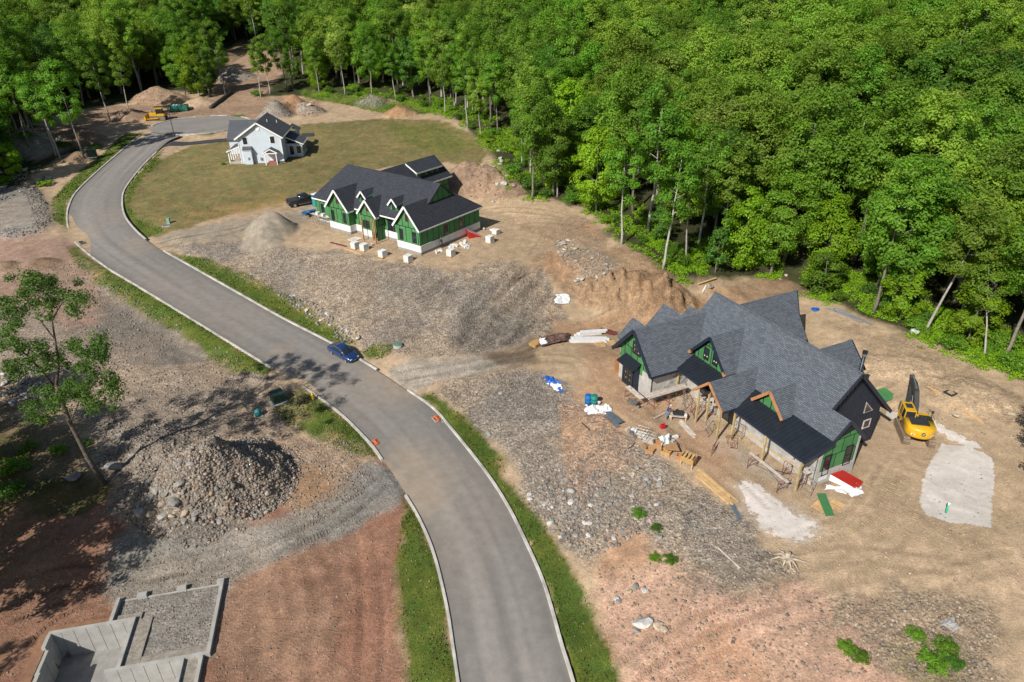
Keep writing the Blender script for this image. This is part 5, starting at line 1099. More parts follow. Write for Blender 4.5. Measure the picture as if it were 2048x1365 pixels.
def seams(ob, u_list, va, za, vb, zb, clipf=None, mat=None):
    for u_ in u_list:
        a, b = (va, za), (vb, zb)
        MB().bar(L3(u_, a[0], a[1] + .02), L3(u_, b[0], b[1] + .02), .035, .05).build('seam', mat or M_BLACKM, ob)

# ================================================================== house with the slate-grey roof (under construction)
h1 = thing('large_house', 'large unfinished house with slate-grey shingle roof and dark metal porch roofs', 'house', H1_O, H1_R)
roof(h1, [(-.1, 1.15, 4.7), (-.1, 2.92, 6.47), (2.0, 2.92, 6.47), (2.0, 5.85, 9.4), (22.1, 5.85, 9.4), (22.1, 1.15, 4.7)], M_SH1)
roof(h1, [(2.0, 5.85, 9.4), (22.1, 5.85, 9.4), (22.1, 11.6, 3.65), (2.0, 11.6, 3.65)], M_SH1)
roof(h1, [(-.1, 2.92, 6.47), (2.66, 2.92, 6.47), (2.66, 5.5, 3.89), (-.1, 5.5, 3.89)], M_SH1)
roof(h1, [(1.98, 5.7, 9.44), (22.1, 5.7, 9.44), (22.1, 5.85, 9.52), (1.98, 5.85, 9.52)], M_SH1, .06, 'ridge_cap'); roof(h1, [(1.98, 6.0, 9.44), (22.1, 6.0, 9.44), (22.1, 5.85, 9.52), (1.98, 5.85, 9.52)], M_SH1, .06, 'ridge_cap')
mr = roof(h1, [(-.3, -2.15, 3.85), (9.6, -2.15, 3.85), (9.6, 1.2, 4.76), (-.3, 1.2, 4.76)], M_BLACKM, .1, 'metal_roof'); seams(mr, np.arange(-.05, 9.5, .45), -2.14, 3.85, 1.2, 4.76)
mr = roof(h1, [(12.4, -2.15, 3.85), (18.5, -2.15, 3.85), (18.5, 1.2, 4.76), (12.4, 1.2, 4.76)], M_BLACKM, .1, 'metal_roof'); seams(mr, np.arange(12.6, 18.4, .45), -2.14, 3.85, 1.2, 4.76)
trim(h1, [((-.3, -2.17, 3.82), (9.6, -2.17, 3.82)), ((12.4, -2.17, 3.82), (18.5, -2.17, 3.82))], M_NAVY, .08, .24, 'fascia')
trim(h1, [((-.14, 1.2, 4.72), (-.14, 2.92, 6.47)), ((-.14, 2.92, 6.47), (-.14, 5.5, 3.89)), ((1.95, 2.92, 6.47), (1.95, 5.85, 9.4)), ((1.95, 5.85, 9.4), (1.95, 11.6, 3.65)), ((-.34, -2.15, 3.85), (-.34, 1.2, 4.76))], M_NAVY, .09, .34)
# left wing
gable(h1, 21.2, 3.7, 7.66, 3.7, -5.75, 4.2, .3, M_SH1)
trim(h1, [((21.2, -5.78, 7.64), (17.5, -5.78, 3.68)), ((21.2, -5.78, 7.64), (24.9, -5.78, 3.68))], M_NAVY, .1, .4)
trim(h1, [((17.46, -5.75, 3.66), (17.46, .2, 3.66)), ((24.94, -5.75, 3.66), (24.94, .2, 3.66))], M_NAVY, .1, .26, 'fascia')
roof(h1, [(17.5, .3, 3.7), (17.5, -2.1, 3.7), (18.9, .4, 5.2), (19.5, 1.3, 5.84)], M_SH1, .16)
w = Wall(h1, (24.3, -5.0), (18.2, -5.0), [(0, 0), (6.1, 0), (6.1, 4.2), (3.1, 7.2), (0, 4.2)], M_TAPE, flip=True)
if w.n.x > 0: w.flipn()
w.panels(2.3, 7.4, off=.4); w.band(0, 6.1, 0, 2.3, M_SCRATCH, .06, 'scratch_coat'); w.band(4.4, 6.1, 2.3, 3.1, M_SCRATCH, .055, 'scratch_coat')
w.window(2.3, 4.35, 1.5, 1.5, (3, 3), stick=4); 
bay = MB(); bay.box(L3(21.6, -5.3, 1.75), (.6, 2.5, 3.0)); bay.build('bay_window', M_NAVY, h1)
w2 = Wall(h1, (22.85, -5.62), (20.35, -5.62), [(0, .3), (2.5, .3), (2.5, 3.2), (0, 3.2)], M_NAVY, 'bay_front', th=.04); 
if w2.n.x > 0: w2.flipn()
w2.window(.35, .7, 1.8, 1.75, (4, 2), stick=6, fw=.07); w2.band(.4, 2.1, 2.55, 2.9, M_GREEN, .05, 'green_strip')
aw = roof(h1, [(20.1, -6.35, 3.15), (23.1, -6.35, 3.15), (23.1, -5.1, 3.75), (20.1, -5.1, 3.75)], M_BLACKM, .08, 'awning_roof'); seams(aw, np.arange(20.3, 23, .4), -6.34, 3.15, -5.12, 3.75)
w = Wall(h1, (18.2, -5.0), (18.2, 0), 3.9, M_SCRATCH); 
if w.n.y > 0: w.flipn()
# stone veneer climbing the wall in steps, stone by stone
for r_ in range(13):
    for c in range(14):
        x = c * .36 + (.18 if r_ % 2 else 0)
        if x < 5.0 - .36 and r_ * .27 < .4 + x * .62 + random.uniform(-.15, .2) and r_ * .27 < 3.1:
            g = .012; MB().slab([w.p(x + g, r_ * .27 + g, .09), w.p(x + .36 - g, r_ * .27 + g, .09), w.p(x + .36 - g, r_ * .27 + .27 - g, .09), w.p(x + g, r_ * .27 + .27 - g, .09)], w.n * -.085).build('veneer_stone', mk('veneer_grey%d' % random.randrange(3), [(.3, .3, .29), (.38, .37, .35), (.24, .245, .25)][random.randrange(3)], .9, .2, 3, .2, 12), w.ob)
w = Wall(h1, (24.3, -5.0), (24.3, 12), 3.9, M_TAPE)
if w.n.y < 0: w.flipn()
w.panels(1.2, 3.9); w.band(0, 17, 0, 1.2, M_SCRATCH, .05, 'scratch_coat')
for v_, hf, zr, ze, ue in ((-2.0, 2.0, 5.95, 3.9, 26.6), (2.3, 3.2, 6.85, 3.7, 26.5), (5.6, 1.8, 6.2, 4.2, 25.8)):
    gable_u(h1, v_, hf, zr, ze, 21.6, ue, M_SH1); q = Wall(h1, (ue - .5, v_ - hf + .35), (ue - .5, v_ + hf - .35), [(0, 0), (2 * hf - .7, 0), (2 * hf - .7, ze + .1), (hf - .35, zr - .25), (0, ze + .1)], M_TAPE)
    if q.n.y < 0: q.flipn()
    q.panels(1.2, zr); q.band(0, 2 * hf, 0, 1.2, M_SCRATCH, .05, 'scratch_coat')
    for vv in (v_ - hf + .35, v_ + hf - .35): Wall(h1, (24.2, vv), (ue - .55, vv), ze, M_SCRATCH)
# dormers and porch gable
def dormer(u, half, zr, ze, v0, cedar, wins):
    vb = zr - 3.55; ve = ze - 3.55
    gable(h1, u, half, zr, ze, v0, vb + .1, ve + .1, M_SH1, .16)
    t = M_CEDAR if cedar else M_NAVY
    trim(h1, [((u, v0 - .05, zr - .02), (u - half, v0 - .05, ze - .02)), ((u, v0 - .05, zr - .02), (u + half, v0 - .05, ze - .02))], t, .1, .3)
    q = Wall(h1, (u + half - .45, v0 + .55), (u - half + .45, v0 + .55), [(0, ze - .8), (2 * half - .9, ze - .8), (2 * half - .9, ze), (half - .45, zr - .45), (0, ze)], M_TAPE)
    if q.n.x > 0: q.flipn()
    q.panels(ze - .8, zr, off=.5, w=1.0); 
    for a in wins: q.window(*a, (1, 2), stick=2)
dormer(15.6, 2.95, 8.15, 4.95, -.05, False, [(1.35, 4.9, .8, 1.4), (2.8, 4.9, .8, 1.4)])
trim(h1, [((18.5, -.1, 4.98), (18.15, -.1, 5.3)), ((12.7, -.1, 4.98), (13.05, -.1, 5.3))], M_CEDAR, .14, .34, 'rake_end')
dormer(6.55, 2.0, 6.68, 4.68, -.2, True, [])
gable(h1, 11.05, 2.3, 6.14, 3.98, -3.6, 2.7, .5, M_SH1, .14)
trim(h1, [((11.05, -3.66, 6.12), (8.75, -3.66, 3.96)), ((11.05, -3.66, 6.12), (13.35, -3.66, 3.96)), ((11.05, -2.9, 5.7), (9.3, -3.2, 3.9))], M_CEDAR, .1, .24)
trim(h1, [((8.72, -3.6, 3.92), (8.72, -.1, 3.92)), ((13.38, -3.6, 3.92), (13.38, -.1, 3.92))], M_NAVY, .08, .2, 'fascia')
MB().slab([L3(8.9, -3.55, 3.94), L3(11.05, -3.55, 5.95), L3(11.05, .3, 5.95), L3(8.9, .3, 3.94)], (0, 0, -.03)).build('soffit_boards', M_CEDAR, h1)
MB().slab([L3(13.2, -3.55, 3.94), L3(11.05, -3.55, 5.95), L3(11.05, .3, 5.95), L3(13.2, .3, 3.94)], (0, 0, -.03)).build('soffit_boards', M_CEDAR, h1)
# porch posts and beam
for u_, v_ in ((.15, -1.9), (4.55, -1.85), (8.75, -1.85), (9.4, -3.15), (12.6, -1.85), (12.75, -3.1), (18.0, -1.6)):
    MB().box(L3(u_, v_, 1.9), (.17, .17, 3.8)).build('porch_post', M_POST, h1)
MB().bar(L3(-.1, -1.9, 3.66), L3(9.3, -1.9, 3.66), .12, .28).build('porch_beam', M_POST, h1); MB().bar(L3(12.6, -1.9, 3.66), L3(18.3, -1.9, 3.66), .12, .28).build('porch_beam', M_POST, h1)
# front wall under the porch, end wall, dark gable, rear walls
w = Wall(h1, (0, 0), (18.2, 0), 4.35, M_SCRATCH)
if w.n.x > 0: w.flipn()
w.band(.1, 9.0, .75, 3.9, M_VENEER, .07, 'stone_veneer'); w.band(0, 9.5, .6, .74, M_PINE, .1, 'ledger_board')
for x in (2.0, 4.6, 6.6): w.window(x, 1.7, .95, 1.5, (1, 2), stick=1)
w.window(10.3, .1, 1.9, 2.6, (2, 2), name='entry_door'); w.window(14.4, 1.0, 1.6, 1.8, (2, 2))
w = Wall(h1, (0, 0), (0, 4.98), [(0, 0), (4.98, 0), (4.98, 4.2), (2.92, 6.25), (1.2, 4.5), (0, 4.2)], M_TAPE)
if w.n.y > 0: w.flipn()
w.panels(1.45, 6.4, off=.25, hs=1.6); w.band(0, 4.98, 0, 1.45, M_SCRATCH, .06, 'scratch_coat'); w.band(-.01, .42, 1.45, 4.2, M_SCRATCH, .05, 'corner_board'); w.band(4.72, 4.99, 1.45, 4.2, M_SCRATCH, .05, 'corner_board')
w.window(.75, .95, .85, 2.3, (1, 2)); w.window(3.35, 1.25, .95, 2.2, (1, 2)); w.band(.6, 1.6, .45, .8, M_FOUND, .09, 'sill_wrap')
Wall(h1, (0, 4.98), (2.7, 4.98), 4.0, M_SCRATCH)
w = Wall(h1, (2.68, 2.9), (2.68, 10.85), [(0, 0), (7.95, 0), (7.95, 4.3), (2.95, 9.15), (0, 6.3)], M_DSIDE)
if w.n.y > 0: w.flipn()
for x in np.arange(.2, 7.9, .4):
    P = w.clip(x, x + .05, 0, 9.1)
    if P: MB().slab([w.p(a, b, .04) for a, b in P], w.n * -.036).build('batten', M_DSIDE, w.ob)
w.window(6.0, 1.9, 1.0, 1.0, (1, 1), M_PLANK); w.window(2.35, 2.9, .8, .9, (1, 1), M_PLANK)
t_ = [w.p(5.6, 3.9, .06), w.p(6.9, 3.9, .06), w.p(5.6, 5.2, .06)]; o = MB().slab(t_, w.n * -.05).build('window', M_PLANK, h1); MB().slab([w.p(5.7, 3.97, .075), w.p(6.7, 3.97, .075), w.p(5.7, 5.0, .075)], w.n * -.012).build('pane', M_GLASS, o)
w.band(0, 7.95, 3.55, 3.66, M_NAVY, .05, 'belt_trim')
Wall(h1, (2.68, 10.85), (22, 10.85), 4.2, M_DSIDE); Wall(h1, (22, 10.85), (22, 4), 4.2, M_DSIDE)
MB().slab([L3(2.05, 5.85, 9.1), L3(2.6, 5.85, 9.1), L3(2.6, 11.4, 3.6), L3(2.05, 11.4, 3.6)], (0, 0, -.04)).build('soffit', M_NAVY, h1)
# rear wings
roof(h1, [(21.8, 7.5, 7.2), (21.8, 18.6, 7.2), (19.7, 17.3, 5.1), (19.7, 9.5, 5.1)], M_SH1); roof(h1, [(19.7, 9.5, 5.1), (19.7, 17.3, 5.1), (16.5, 15.7, 3.6), (16.5, 11.2, 3.6)], M_SH1); roof(h1, [(21.8, 7.5, 7.2), (21.8, 18.6, 7.2), (25.4, 17.3, 3.6), (25.4, 9.5, 3.6)], M_SH1)
for a, b in (((17.3, 15.2), (24.6, 15.2)), ((17.3, 10.9), (17.3, 15.2)), ((24.6, 10.9), (24.6, 15.2))): Wall(h1, a, b, 3.7, M_DSIDE)
MB().bar(L3(17.0, 15.3, 0), L3(17.0, 15.3, 3.4), .14, .14).build('porch_post', M_DSIDE, h1)
gable(h1, 11.15, 2.45, 6.1, 3.65, 15.95, 9.0, 11.5, M_SH1)
for a, b in (((9.1, 15.4), (13.2, 15.4)), ((9.1, 10.9), (9.1, 15.4)), ((13.2, 10.9), (13.2, 15.4))): Wall(h1, a, b, 3.75, M_DSIDE)
trim(h1, [((11.15, 16, 6.08), (8.7, 16, 3.62)), ((11.15, 16, 6.08), (13.6, 16, 3.62)), ((21.8, 18.65, 7.18), (19.7, 17.35, 5.08))], M_NAVY, .1, .3)
fl = MB(); fl.tube([L3(6.2, 11.55, 0), L3(6.2, 11.55, 8.0)], .17, 14); o = fl.build('flue_pipe', M_BLACKM, h1, True); MB().tube([L3(6.2, 11.55, 7.75), L3(6.2, 11.55, 7.95)], .26, 14).build('flue_cap', M_STEEL, o); MB().tube([L3(6.2, 11.55, 8.02), L3(6.2, 11.55, 8.25)], .25, 14).build('flue_cap', M_BLACKM, o)
for z_ in (6.9, 5.6): MB().tube([L3(6.2, 11.55, z_), L3(6.2, 11.55, z_ + .07)], .185, 14).build('flue_band', M_STEEL, o)

# ================================================================== house with green sheathing
h2 = thing('green_house', 'unfinished house with green sheathing walls and charcoal roof above the embankment', 'house', H2_O, H2_R)
mz = lambda v: 3.4 + .8 * v
roof(h2, [(1.75, 4.1, 6.68), (1.75, 7.0, 9.0), (22.6, 7.0, 9.0), (25.7, 1.1, 4.28), (-.0, 1.1, 4.28), (.0, 3.9, 6.52)][0:4] + [(2.4, 1.1, 4.28)], M_SH2)
roof(h2, [(1.75, 7.0, 9.0), (22.6, 7.0, 9.0), (25.7, 12.9, 4.28), (1.75, 12.9, 4.28)], M_SH2); roof(h2, [(22.6, 7.0, 9.0), (25.7, 1.1, 4.28), (25.7, 12.9, 4.28)], M_SH2)
roof(h2, [(-.3, -.45, 3.9), (-.3, 14.45, 3.9), (1.85, 10.6, 6.52), (1.85, 4.4, 6.52), (2.42, 4.6, 7.22), (2.42, -.45, 7.22)], M_SH2)
roof(h2, [(5.15, -.45, 3.9), (2.42, -.45, 7.22), (2.42, 4.8, 7.22), (5.15, .7, 3.9)], M_SH2)
roof(h2, [(-.3, 14.45, 3.9), (9.5, 14.45, 3.9), (9.5, 10.6, 6.52), (1.85, 10.6, 6.52)], M_SH2)
gable(h2, 11.5, 2.12, 6.45, 4.0, .1, 4.0, .8, M_SH2); gable(h2, 17.95, 2.75, 7.1, 3.95, -.4, 4.8, .8, M_SH2)
for u_, zr in ((14.05, 7.05), (7.2, 7.0)):
    gable(h2, u_, 1.0, zr, zr - 1.1, 1.75, (zr - 3.4) / .8 + .1, (zr - 1.1 - 3.4) / .8 + .1, M_SH2, .12)
    trim(h2, [((u_, 1.7, zr - .02), (u_ - 1.0, 1.7, zr - 1.12)), ((u_, 1.7, zr - .02), (u_ + 1.0, 1.7, zr - 1.12))], M_WHITE, .07, .24)
    q = Wall(h2, (u_ + .75, 2.1), (u_ - .75, 2.1), [(0, zr - 2.1), (1.5, zr - 2.1), (1.5, zr - 1.0), (.75, zr - .2), (0, zr - 1.0)], M_TAPE)
    if q.n.x > 0: q.flipn()
    q.panels(zr - 2.1, zr, w=.75); q.window(.42, zr - 1.85, .65, 1.15, (1, 2))
    for sg in (-.75, .75):
        q = Wall(h2, (u_ + sg, 2.1), (u_ + sg, 3.6), [(0, zr - 2.1), (1.5, zr - .8), (1.5, zr - .8), (0, zr - 1.0)][0:2] + [(0, zr - 1.0)], M_GREEN, flip=sg < 0)
trim(h2, [((2.42, -.5, 7.2), (-.3, -.5, 3.88)), ((2.42, -.5, 7.2), (5.15, -.5, 3.88)), ((11.5, .05, 6.43), (9.38, .05, 3.98)), ((11.5, .05, 6.43), (13.62, .05, 3.98)), ((17.95, -.45, 7.08), (15.2, -.45, 3.93)), ((17.95, -.45, 7.08), (20.7, -.45, 3.93))], M_WHITE, .07, .3)
trim(h2, [((-.34, -.45, 3.84), (-.34, 14.45, 3.84)), ((20.7, 1.05, 4.2), (25.7, 1.05, 4.2)), ((5.2, 1.05, 4.2), (9.4, 1.05, 4.2)), ((13.6, 1.05, 4.2), (15.2, 1.05, 4.2)), ((9.36, .1, 3.9), (9.36, .8, 3.9)), ((15.16, -.4, 3.9), (15.16, .9, 3.9)), ((25.75, 1.1, 4.2), (25.75, 12.9, 4.2)), ((-.3, 14.5, 3.84), (9.5, 14.5, 3.84))], M_WHITE, .06, .2, 'fascia')
trim(h2, [((1.72, 4.2, 6.72), (1.72, 7.0, 8.98)), ((1.72, 7.0, 8.98), (1.72, 10.0, 6.6))], M_SH3, .08, .2)
def green_wall(a, b, poly, side, off=.3, wins=(), base=True, fz=1.45):
    q = Wall(h2, a, b, poly, M_TAPE)
    if side[0] == 'x' and (q.n.x > 0) != (side[1] > 0): q.flipn()
    if side[0] == 'y' and (q.n.y > 0) != (side[1] > 0): q.flipn()
    q.panels(fz if base else q.poly[0][1], max(z for _, z in q.poly) + .1, off=off)
    if base:
        q.band(-.03, q.len + .03, .42, fz, M_FOUND, .1, 'foundation_coat', [(-.03, 0), (q.len + .03, 0), (q.len + .03, fz), (-.03, fz)]); q.band(-.02, q.len + .02, 0, .42, M_CONCF, .08, 'footing', [(-.02, 0), (q.len + .02, 0), (q.len + .02, fz), (-.02, fz)])
    for wn_ in wins: q.window(*wn_)
    return q
G = lambda wd, he, hp: [(0, 0), (wd, 0), (wd, he), (wd / 2, hp), (0, he)]
green_wall((4.75, 0), (0, 0), G(4.75, 4.1, 6.95), ('x', -1), .5, [(.55, 1.7, .75, 1.7, (2, 3)), (3.3, 1.7, .75, 1.7, (2, 3)), (2.0, 4.75, .72, 1.2, (1, 1), M_RUST)])
green_wall((20.4, .1), (15.6, .1), G(4.8, 4.1, 6.85), ('x', -1), .5, [(.55, 1.7, .75, 1.7, (2, 3)), (3.4, 1.7, .75, 1.7, (2, 3)), (2.1, 4.7, .7, 1.15, (1, 1), M_RUST)])
green_wall((13.3, .5), (9.7, .5), [(0, 1.3), (3.6, 1.3), (3.6, 4.2), (1.8, 6.2), (0, 4.2)], ('x', -1), .2, [(.5, 1.75, 1.5, 1.2, (4, 2)), (1.5, 4.5, .65, 1.05, (1, 1), M_RUST)], False)
green_wall((13.3, .55), (11.0, .55), 1.45, ('x', -1), .2, [], True)
green_wall((25.3, 1.5), (20.4, 1.5), 4.3, ('x', -1), .4, [(1.2, 1.8, .7, 1.5, (1, 2))]); green_wall((15.6, 1.4), (13.3, 1.4), 4.3, ('x', -1), .4); green_wall((9.7, 2.2), (4.75, 2.2), 4.6, ('x', -1), .4, [(.7, 1.5, 1.6, 2.3, (2, 2)), (3.3, 1.6, .9, 1.9, (1, 2))])
green_wall((15.6, .1), (15.6, 1.4), 4.1, ('y', -1), .2); green_wall((4.75, 0), (4.75, 2.2), 4.0, ('y', 1), .2); green_wall((9.7, .5), (9.7, 2.2), 4.2, ('y', -1), .2, (), False); green_wall((20.4, .1), (20.4, 1.5), 4.1, ('y', 1), .2)
green_wall((0, 0), (0, 13.85), 3.95, ('y', -1), .8, [(5.4, 1.9, .75, 1.25, (2, 2), M_RUST), (8.9, 1.9, .75, 1.25, (2, 2), M_RUST)]); green_wall((0, 13.85), (9.2, 13.85), 3.95, ('x', 1), .3); green_wall((25.3, 1.5), (25.3, 12.5), 4.2, ('y', 1), .3)
green_wall((1.95, 4.4), (1.95, 10.0), [(0, 6.3), (5.6, 6.3), (2.6, 8.75)], ('y', -1), .4, (), False)
for u_, v_ in ((11.92, -.55), (9.0, -.6)):
    MB().box(L3(u_, v_, 1.95), (.16, .16, 3.9)).build('porch_post', M_CEDAR, h2)
for u_, v_ in ((10.3, .2), (10.6, .2)): MB().box(L3(u_, v_, 1.9), (.1, .1, 3.8)).build('porch_post', M_POST, h2)
# rear wing with the shed dormer
roof(h2, [(16.4, 8, 8.5), (16.4, 21.6, 8.5), (12.9, 22.2, 5.2), (12.9, 11.5, 5.2)], M_SH2); roof(h2, [(16.4, 8, 8.5), (16.4, 21.6, 8.5), (20, 22.2, 5.2), (20, 11.5, 5.2)], M_SH2)
roof(h2, [(16.35, 14.2, 8.56), (16.35, 20.6, 8.56), (13.7, 20.6, 7.25), (13.7, 14.2, 7.25)], M_SH2, .12)
trim(h2, [((16.3, 14.15, 8.5), (13.7, 14.15, 7.2)), ((13.68, 14.2, 7.2), (13.68, 20.6, 7.2)), ((12.87, 11.5, 5.15), (12.87, 22.2, 5.15))], M_WHITE, .06, .22, 'fascia')
green_wall((14.1, 14.7), (14.1, 20.1), [(0, 6.0), (5.4, 6.0), (5.4, 7.2), (0, 7.2)], ('y', -1), .2, [(1.0, 6.35, .75, .75, (2, 1)), (2.5, 6.35, .75, .75, (2, 1)), (3.9, 6.35, .75, .75, (2, 1))], False)
green_wall((14.1, 14.7), (16.3, 14.7), [(0, 6.0), (0, 7.2), (2.1, 8.3)], ('x', -1), .2, (), False)
green_wall((13.3, 11.5), (13.3, 21.6), 5.2, ('y', -1), .4); green_wall((13.3, 21.6), (19.6, 21.6), [(0, 0), (6.3, 0), (6.3, 5.3), (3.1, 8.3), (0, 5.3)], ('x', 1), .4); green_wall((19.6, 12.5), (19.6, 21.6), 5.2, ('y', 1), .4)
roof(h2, [(9.2, 13.2, 4.2), (12.9, 13.2, 4.2), (12.9, 17.4, 3.2), (9.2, 17.4, 3.2)], M_SH2, .15); 
for a in ((9.4, 17.1), (12.6, 17.1)): MB().box(L3(a[0], a[1], 1.55), (.16, .16, 3.1)).build('porch_post', M_WHITE, h2)

# ================================================================== pale blue finished house (frame: x along the gable, y away)
h3 = thing('pale_blue_house', 'finished two-storey pale blue clapboard house with porches on the lawn', 'house', H3_O, H3_R)
def X3(x, y, z): return (y, x, z)        # roof()/Wall() take (u,v,z) with v = local x
M_SIDE = mk('pale_blue_siding', (.53, .59, .65), .6, .06, 1.0, 0); M_PORCHF = mk('porch_deck', (.5, .42, .35), .8, .15, 2, .1, 12); M_BRICK = block_mat('red_brick', (.35, .06, .045), (.42, .09, .06), (.3, .2, .17), .22, .075)
def side_wall(a, b, poly, side, wins=()):
    q = Wall(h3, (a[1], a[0]), (b[1], b[0]), poly, M_SIDE)
    if side[0] == 'x' and (q.n.x > 0) != (side[1] > 0): q.flipn()
    if side[0] == 'y' and (q.n.y > 0) != (side[1] > 0): q.flipn()
    z = .05; zm = max(p[1] for p in q.poly); b_ = MB()
    while z < zm:
        P = q.clip(0, q.len, z, z + .2)
        if P and len(P) >= 3:
            z0 = min(p[1] for p in P); z1 = max(p[1] for p in P)
            b_.add([q.p(p[0], p[1], .035 if p[1] < (z0 + z1) / 2 else .006) for p in P], [tuple(range(len(P)))])
        z += .2
    b_.build('clapboard', M_SIDE, q.ob)
    for wn_ in wins: q.window(*wn_[:4], wn_[4], M_WIN, .05, casing=M_WHITE)
    return q
side_wall((0, 0), (8.4, 0), [(0, 0), (8.4, 0), (8.4, 5.3), (4.2, 8.0), (0, 5.3)], ('y', -1), [(.95, 3.9, .85, 1.35, (2, 3)), (6.35, 3.95, .85, 1.35, (2, 3))])
side_wall((8.4, 0), (8.4, 10.5), 5.3, ('x', 1)); side_wall((0, 0), (0, 10.5), 5.3, ('x', -1), [(2, 3.8, .85, 1.35, (2, 3))]); side_wall((0, 10.5), (8.4, 10.5), [(0, 0), (8.4, 0), (8.4, 5.3), (4.2, 8.0), (0, 5.3)], ('y', 1))
zf = lambda x: 8.15 - abs(x - 4.2) * .645
roof(h3, [X3(4.2, -.5, 8.15), X3(4.2, 10.9, 8.15), X3(8.95, 10.9, 5.08), X3(8.95, -.5, 5.08)], M_SH3); roof(h3, [X3(4.2, -.5, 8.15), X3(4.2, 10.9, 8.15), X3(-.55, 10.9, 5.08), X3(-.55, -.5, 5.08)], M_SH3)
b_ = MB()
for x1 in (-.55, 8.95): b_.bar((4.2, -.53, 8.02), (x1, -.53, 4.95), .07, .3); b_.bar((x1, -.5, 4.98), (x1, 10.9, 4.98), .1, .18)
b_.build('white_rake', M_WHITE, h3)
for x, y, w_ in ((0, 0, .14), (8.4, 0, .14)): MB().box((x, y - .05, 2.65), (w_, .1, 5.3)).build('corner_board', M_WHITE, h3)
MB().slab([(4.2 + .42 * math.cos(t), -.045, 6.95 + .5 * math.sin(t)) for t in np.linspace(0, 6.283, 17)[:-1]], (0, -.06, 0)).build('oval_vent', M_WHITE, h3)
for x, y in ((5.4, 4.2), (6.6, 7.4)): MB().tube([(x, y, zf(x) - .1), (x, y, zf(x) + .55)], .06, 8).build('vent_pipe', M_WHITE, h3)
# left porch
roof(h3, [X3(-.02, .1, 3.55), X3(-.02, 7, 3.55), X3(-2.7, 7, 2.5), X3(-2.7, .1, 2.5)], M_SH3, .12)
b_ = MB(); b_.bar((-2.72, .1, 2.42), (-2.72, 7, 2.42), .08, .2); b_.bar((-2.7, .06, 2.45), (0, .06, 3.48), .06, .2); b_.bar((-2.5, .3, 2.25), (-2.5, 6.8, 2.25), .16, .2); b_.build('porch_fascia', M_WHITE, h3)
for y in (.4, 1.9, 3.4, 4.9, 6.6): MB().box((-2.45, y, 1.25), (.18, .18, 2.1)).build('porch_post', M_WHITE, h3)
for i in range(12): MB().box((-1.3, .35 + i * .56, .22), (2.5, .53, .08)).build('deck_board', M_PORCHF, h3)
MB().box((-1.3, 3.4, .08), (2.4, 6.4, .16)).build('porch_base', M_WHITE, h3)
# boxed bump-out with a little roof, and the entry hood with red step
side_wall((.85, -.85), (2.4, -.85), [(0, 0), (1.55, 0), (1.55, 2.9), (0, 2.9)], ('y', -1)); side_wall((2.4, -.85), (2.4, 0), 2.9, ('x', 1)); side_wall((.85, -.85), (.85, 0), 2.9, ('x', -1))
roof(h3, [X3(.7, -1.0, 2.95), X3(2.55, -1.0, 2.95), X3(2.55, 0, 3.5), X3(.7, 0, 3.5)], M_SH3, .1); MB().box((1.62, -.93, 2.84), (1.75, .1, .18)).build('white_band', M_WHITE, h3); MB().box((1.75, -.9, 1.2), (.35, .1, .5)).build('meter_box', M_STEEL, h3)
gr_ = [X3(6.3, -2.1, 3.25), X3(6.3, 0, 3.25)]
roof(h3, gr_ + [X3(7.75, 0, 2.45), X3(7.75, -2.1, 2.45)], M_SH3, .1); roof(h3, gr_ + [X3(4.85, 0, 2.45), X3(4.85, -2.1, 2.45)], M_SH3, .1)
b_ = MB(); b_.bar((6.3, -2.13, 3.15), (4.85, -2.13, 2.36), .06, .2); b_.bar((6.3, -2.13, 3.15), (7.75, -2.13, 2.36), .06, .2); b_.bar((5.1, -2.0, 2.3), (7.5, -2.0, 2.3), .14, .16); b_.build('hood_trim', M_WHITE, h3)
for x in (5.2, 7.4): MB().box((x, -1.95, 1.1), (.17, .17, 2.3)).build('hood_post', M_WHITE, h3)
o = MB().box((6.3, -.8, .25), (1.5, 1.5, .5)).build('brick_step', M_BRICK, h3); poly_uv(o.data)
MB().box((6.3, -.06, 1.55), (1.0, .08, 2.1)).build('side_door', M_WHITE, h3); MB().box((4.0, -.1, .9), (.4, .2, .5)).build('meter_box', M_STEEL, h3)
# sun room on the right
side_wall((8.4, 4.6), (11.6, 4.6), 2.75, ('y', -1), [(.55, .5, .85, 1.75, (1, 2)), (2.0, .75, .85, 1.45, (1, 1))]); side_wall((11.6, 4.6), (11.6, 9.8), 2.75, ('x', 1), [(.6, .9, .8, 1.4, (1, 2)), (2.2, .9, .8, 1.4, (1, 2)), (3.8, .9, .8, 1.4, (1, 2))]); side_wall((8.4, 9.8), (11.6, 9.8), 2.75, ('y', 1))
roof(h3, [X3(8.42, 4.2, 4.3), X3(11.95, 4.2, 2.7), X3(11.95, 10.2, 2.7), X3(8.42, 10.2, 4.3)], M_SH3, .12); b_ = MB(); b_.bar((11.97, 4.2, 2.62), (11.97, 10.2, 2.62), .07, .2); b_.bar((8.42, 4.17, 4.2), (11.95, 4.17, 2.62), .06, .2); b_.build('white_rake', M_WHITE, h3)
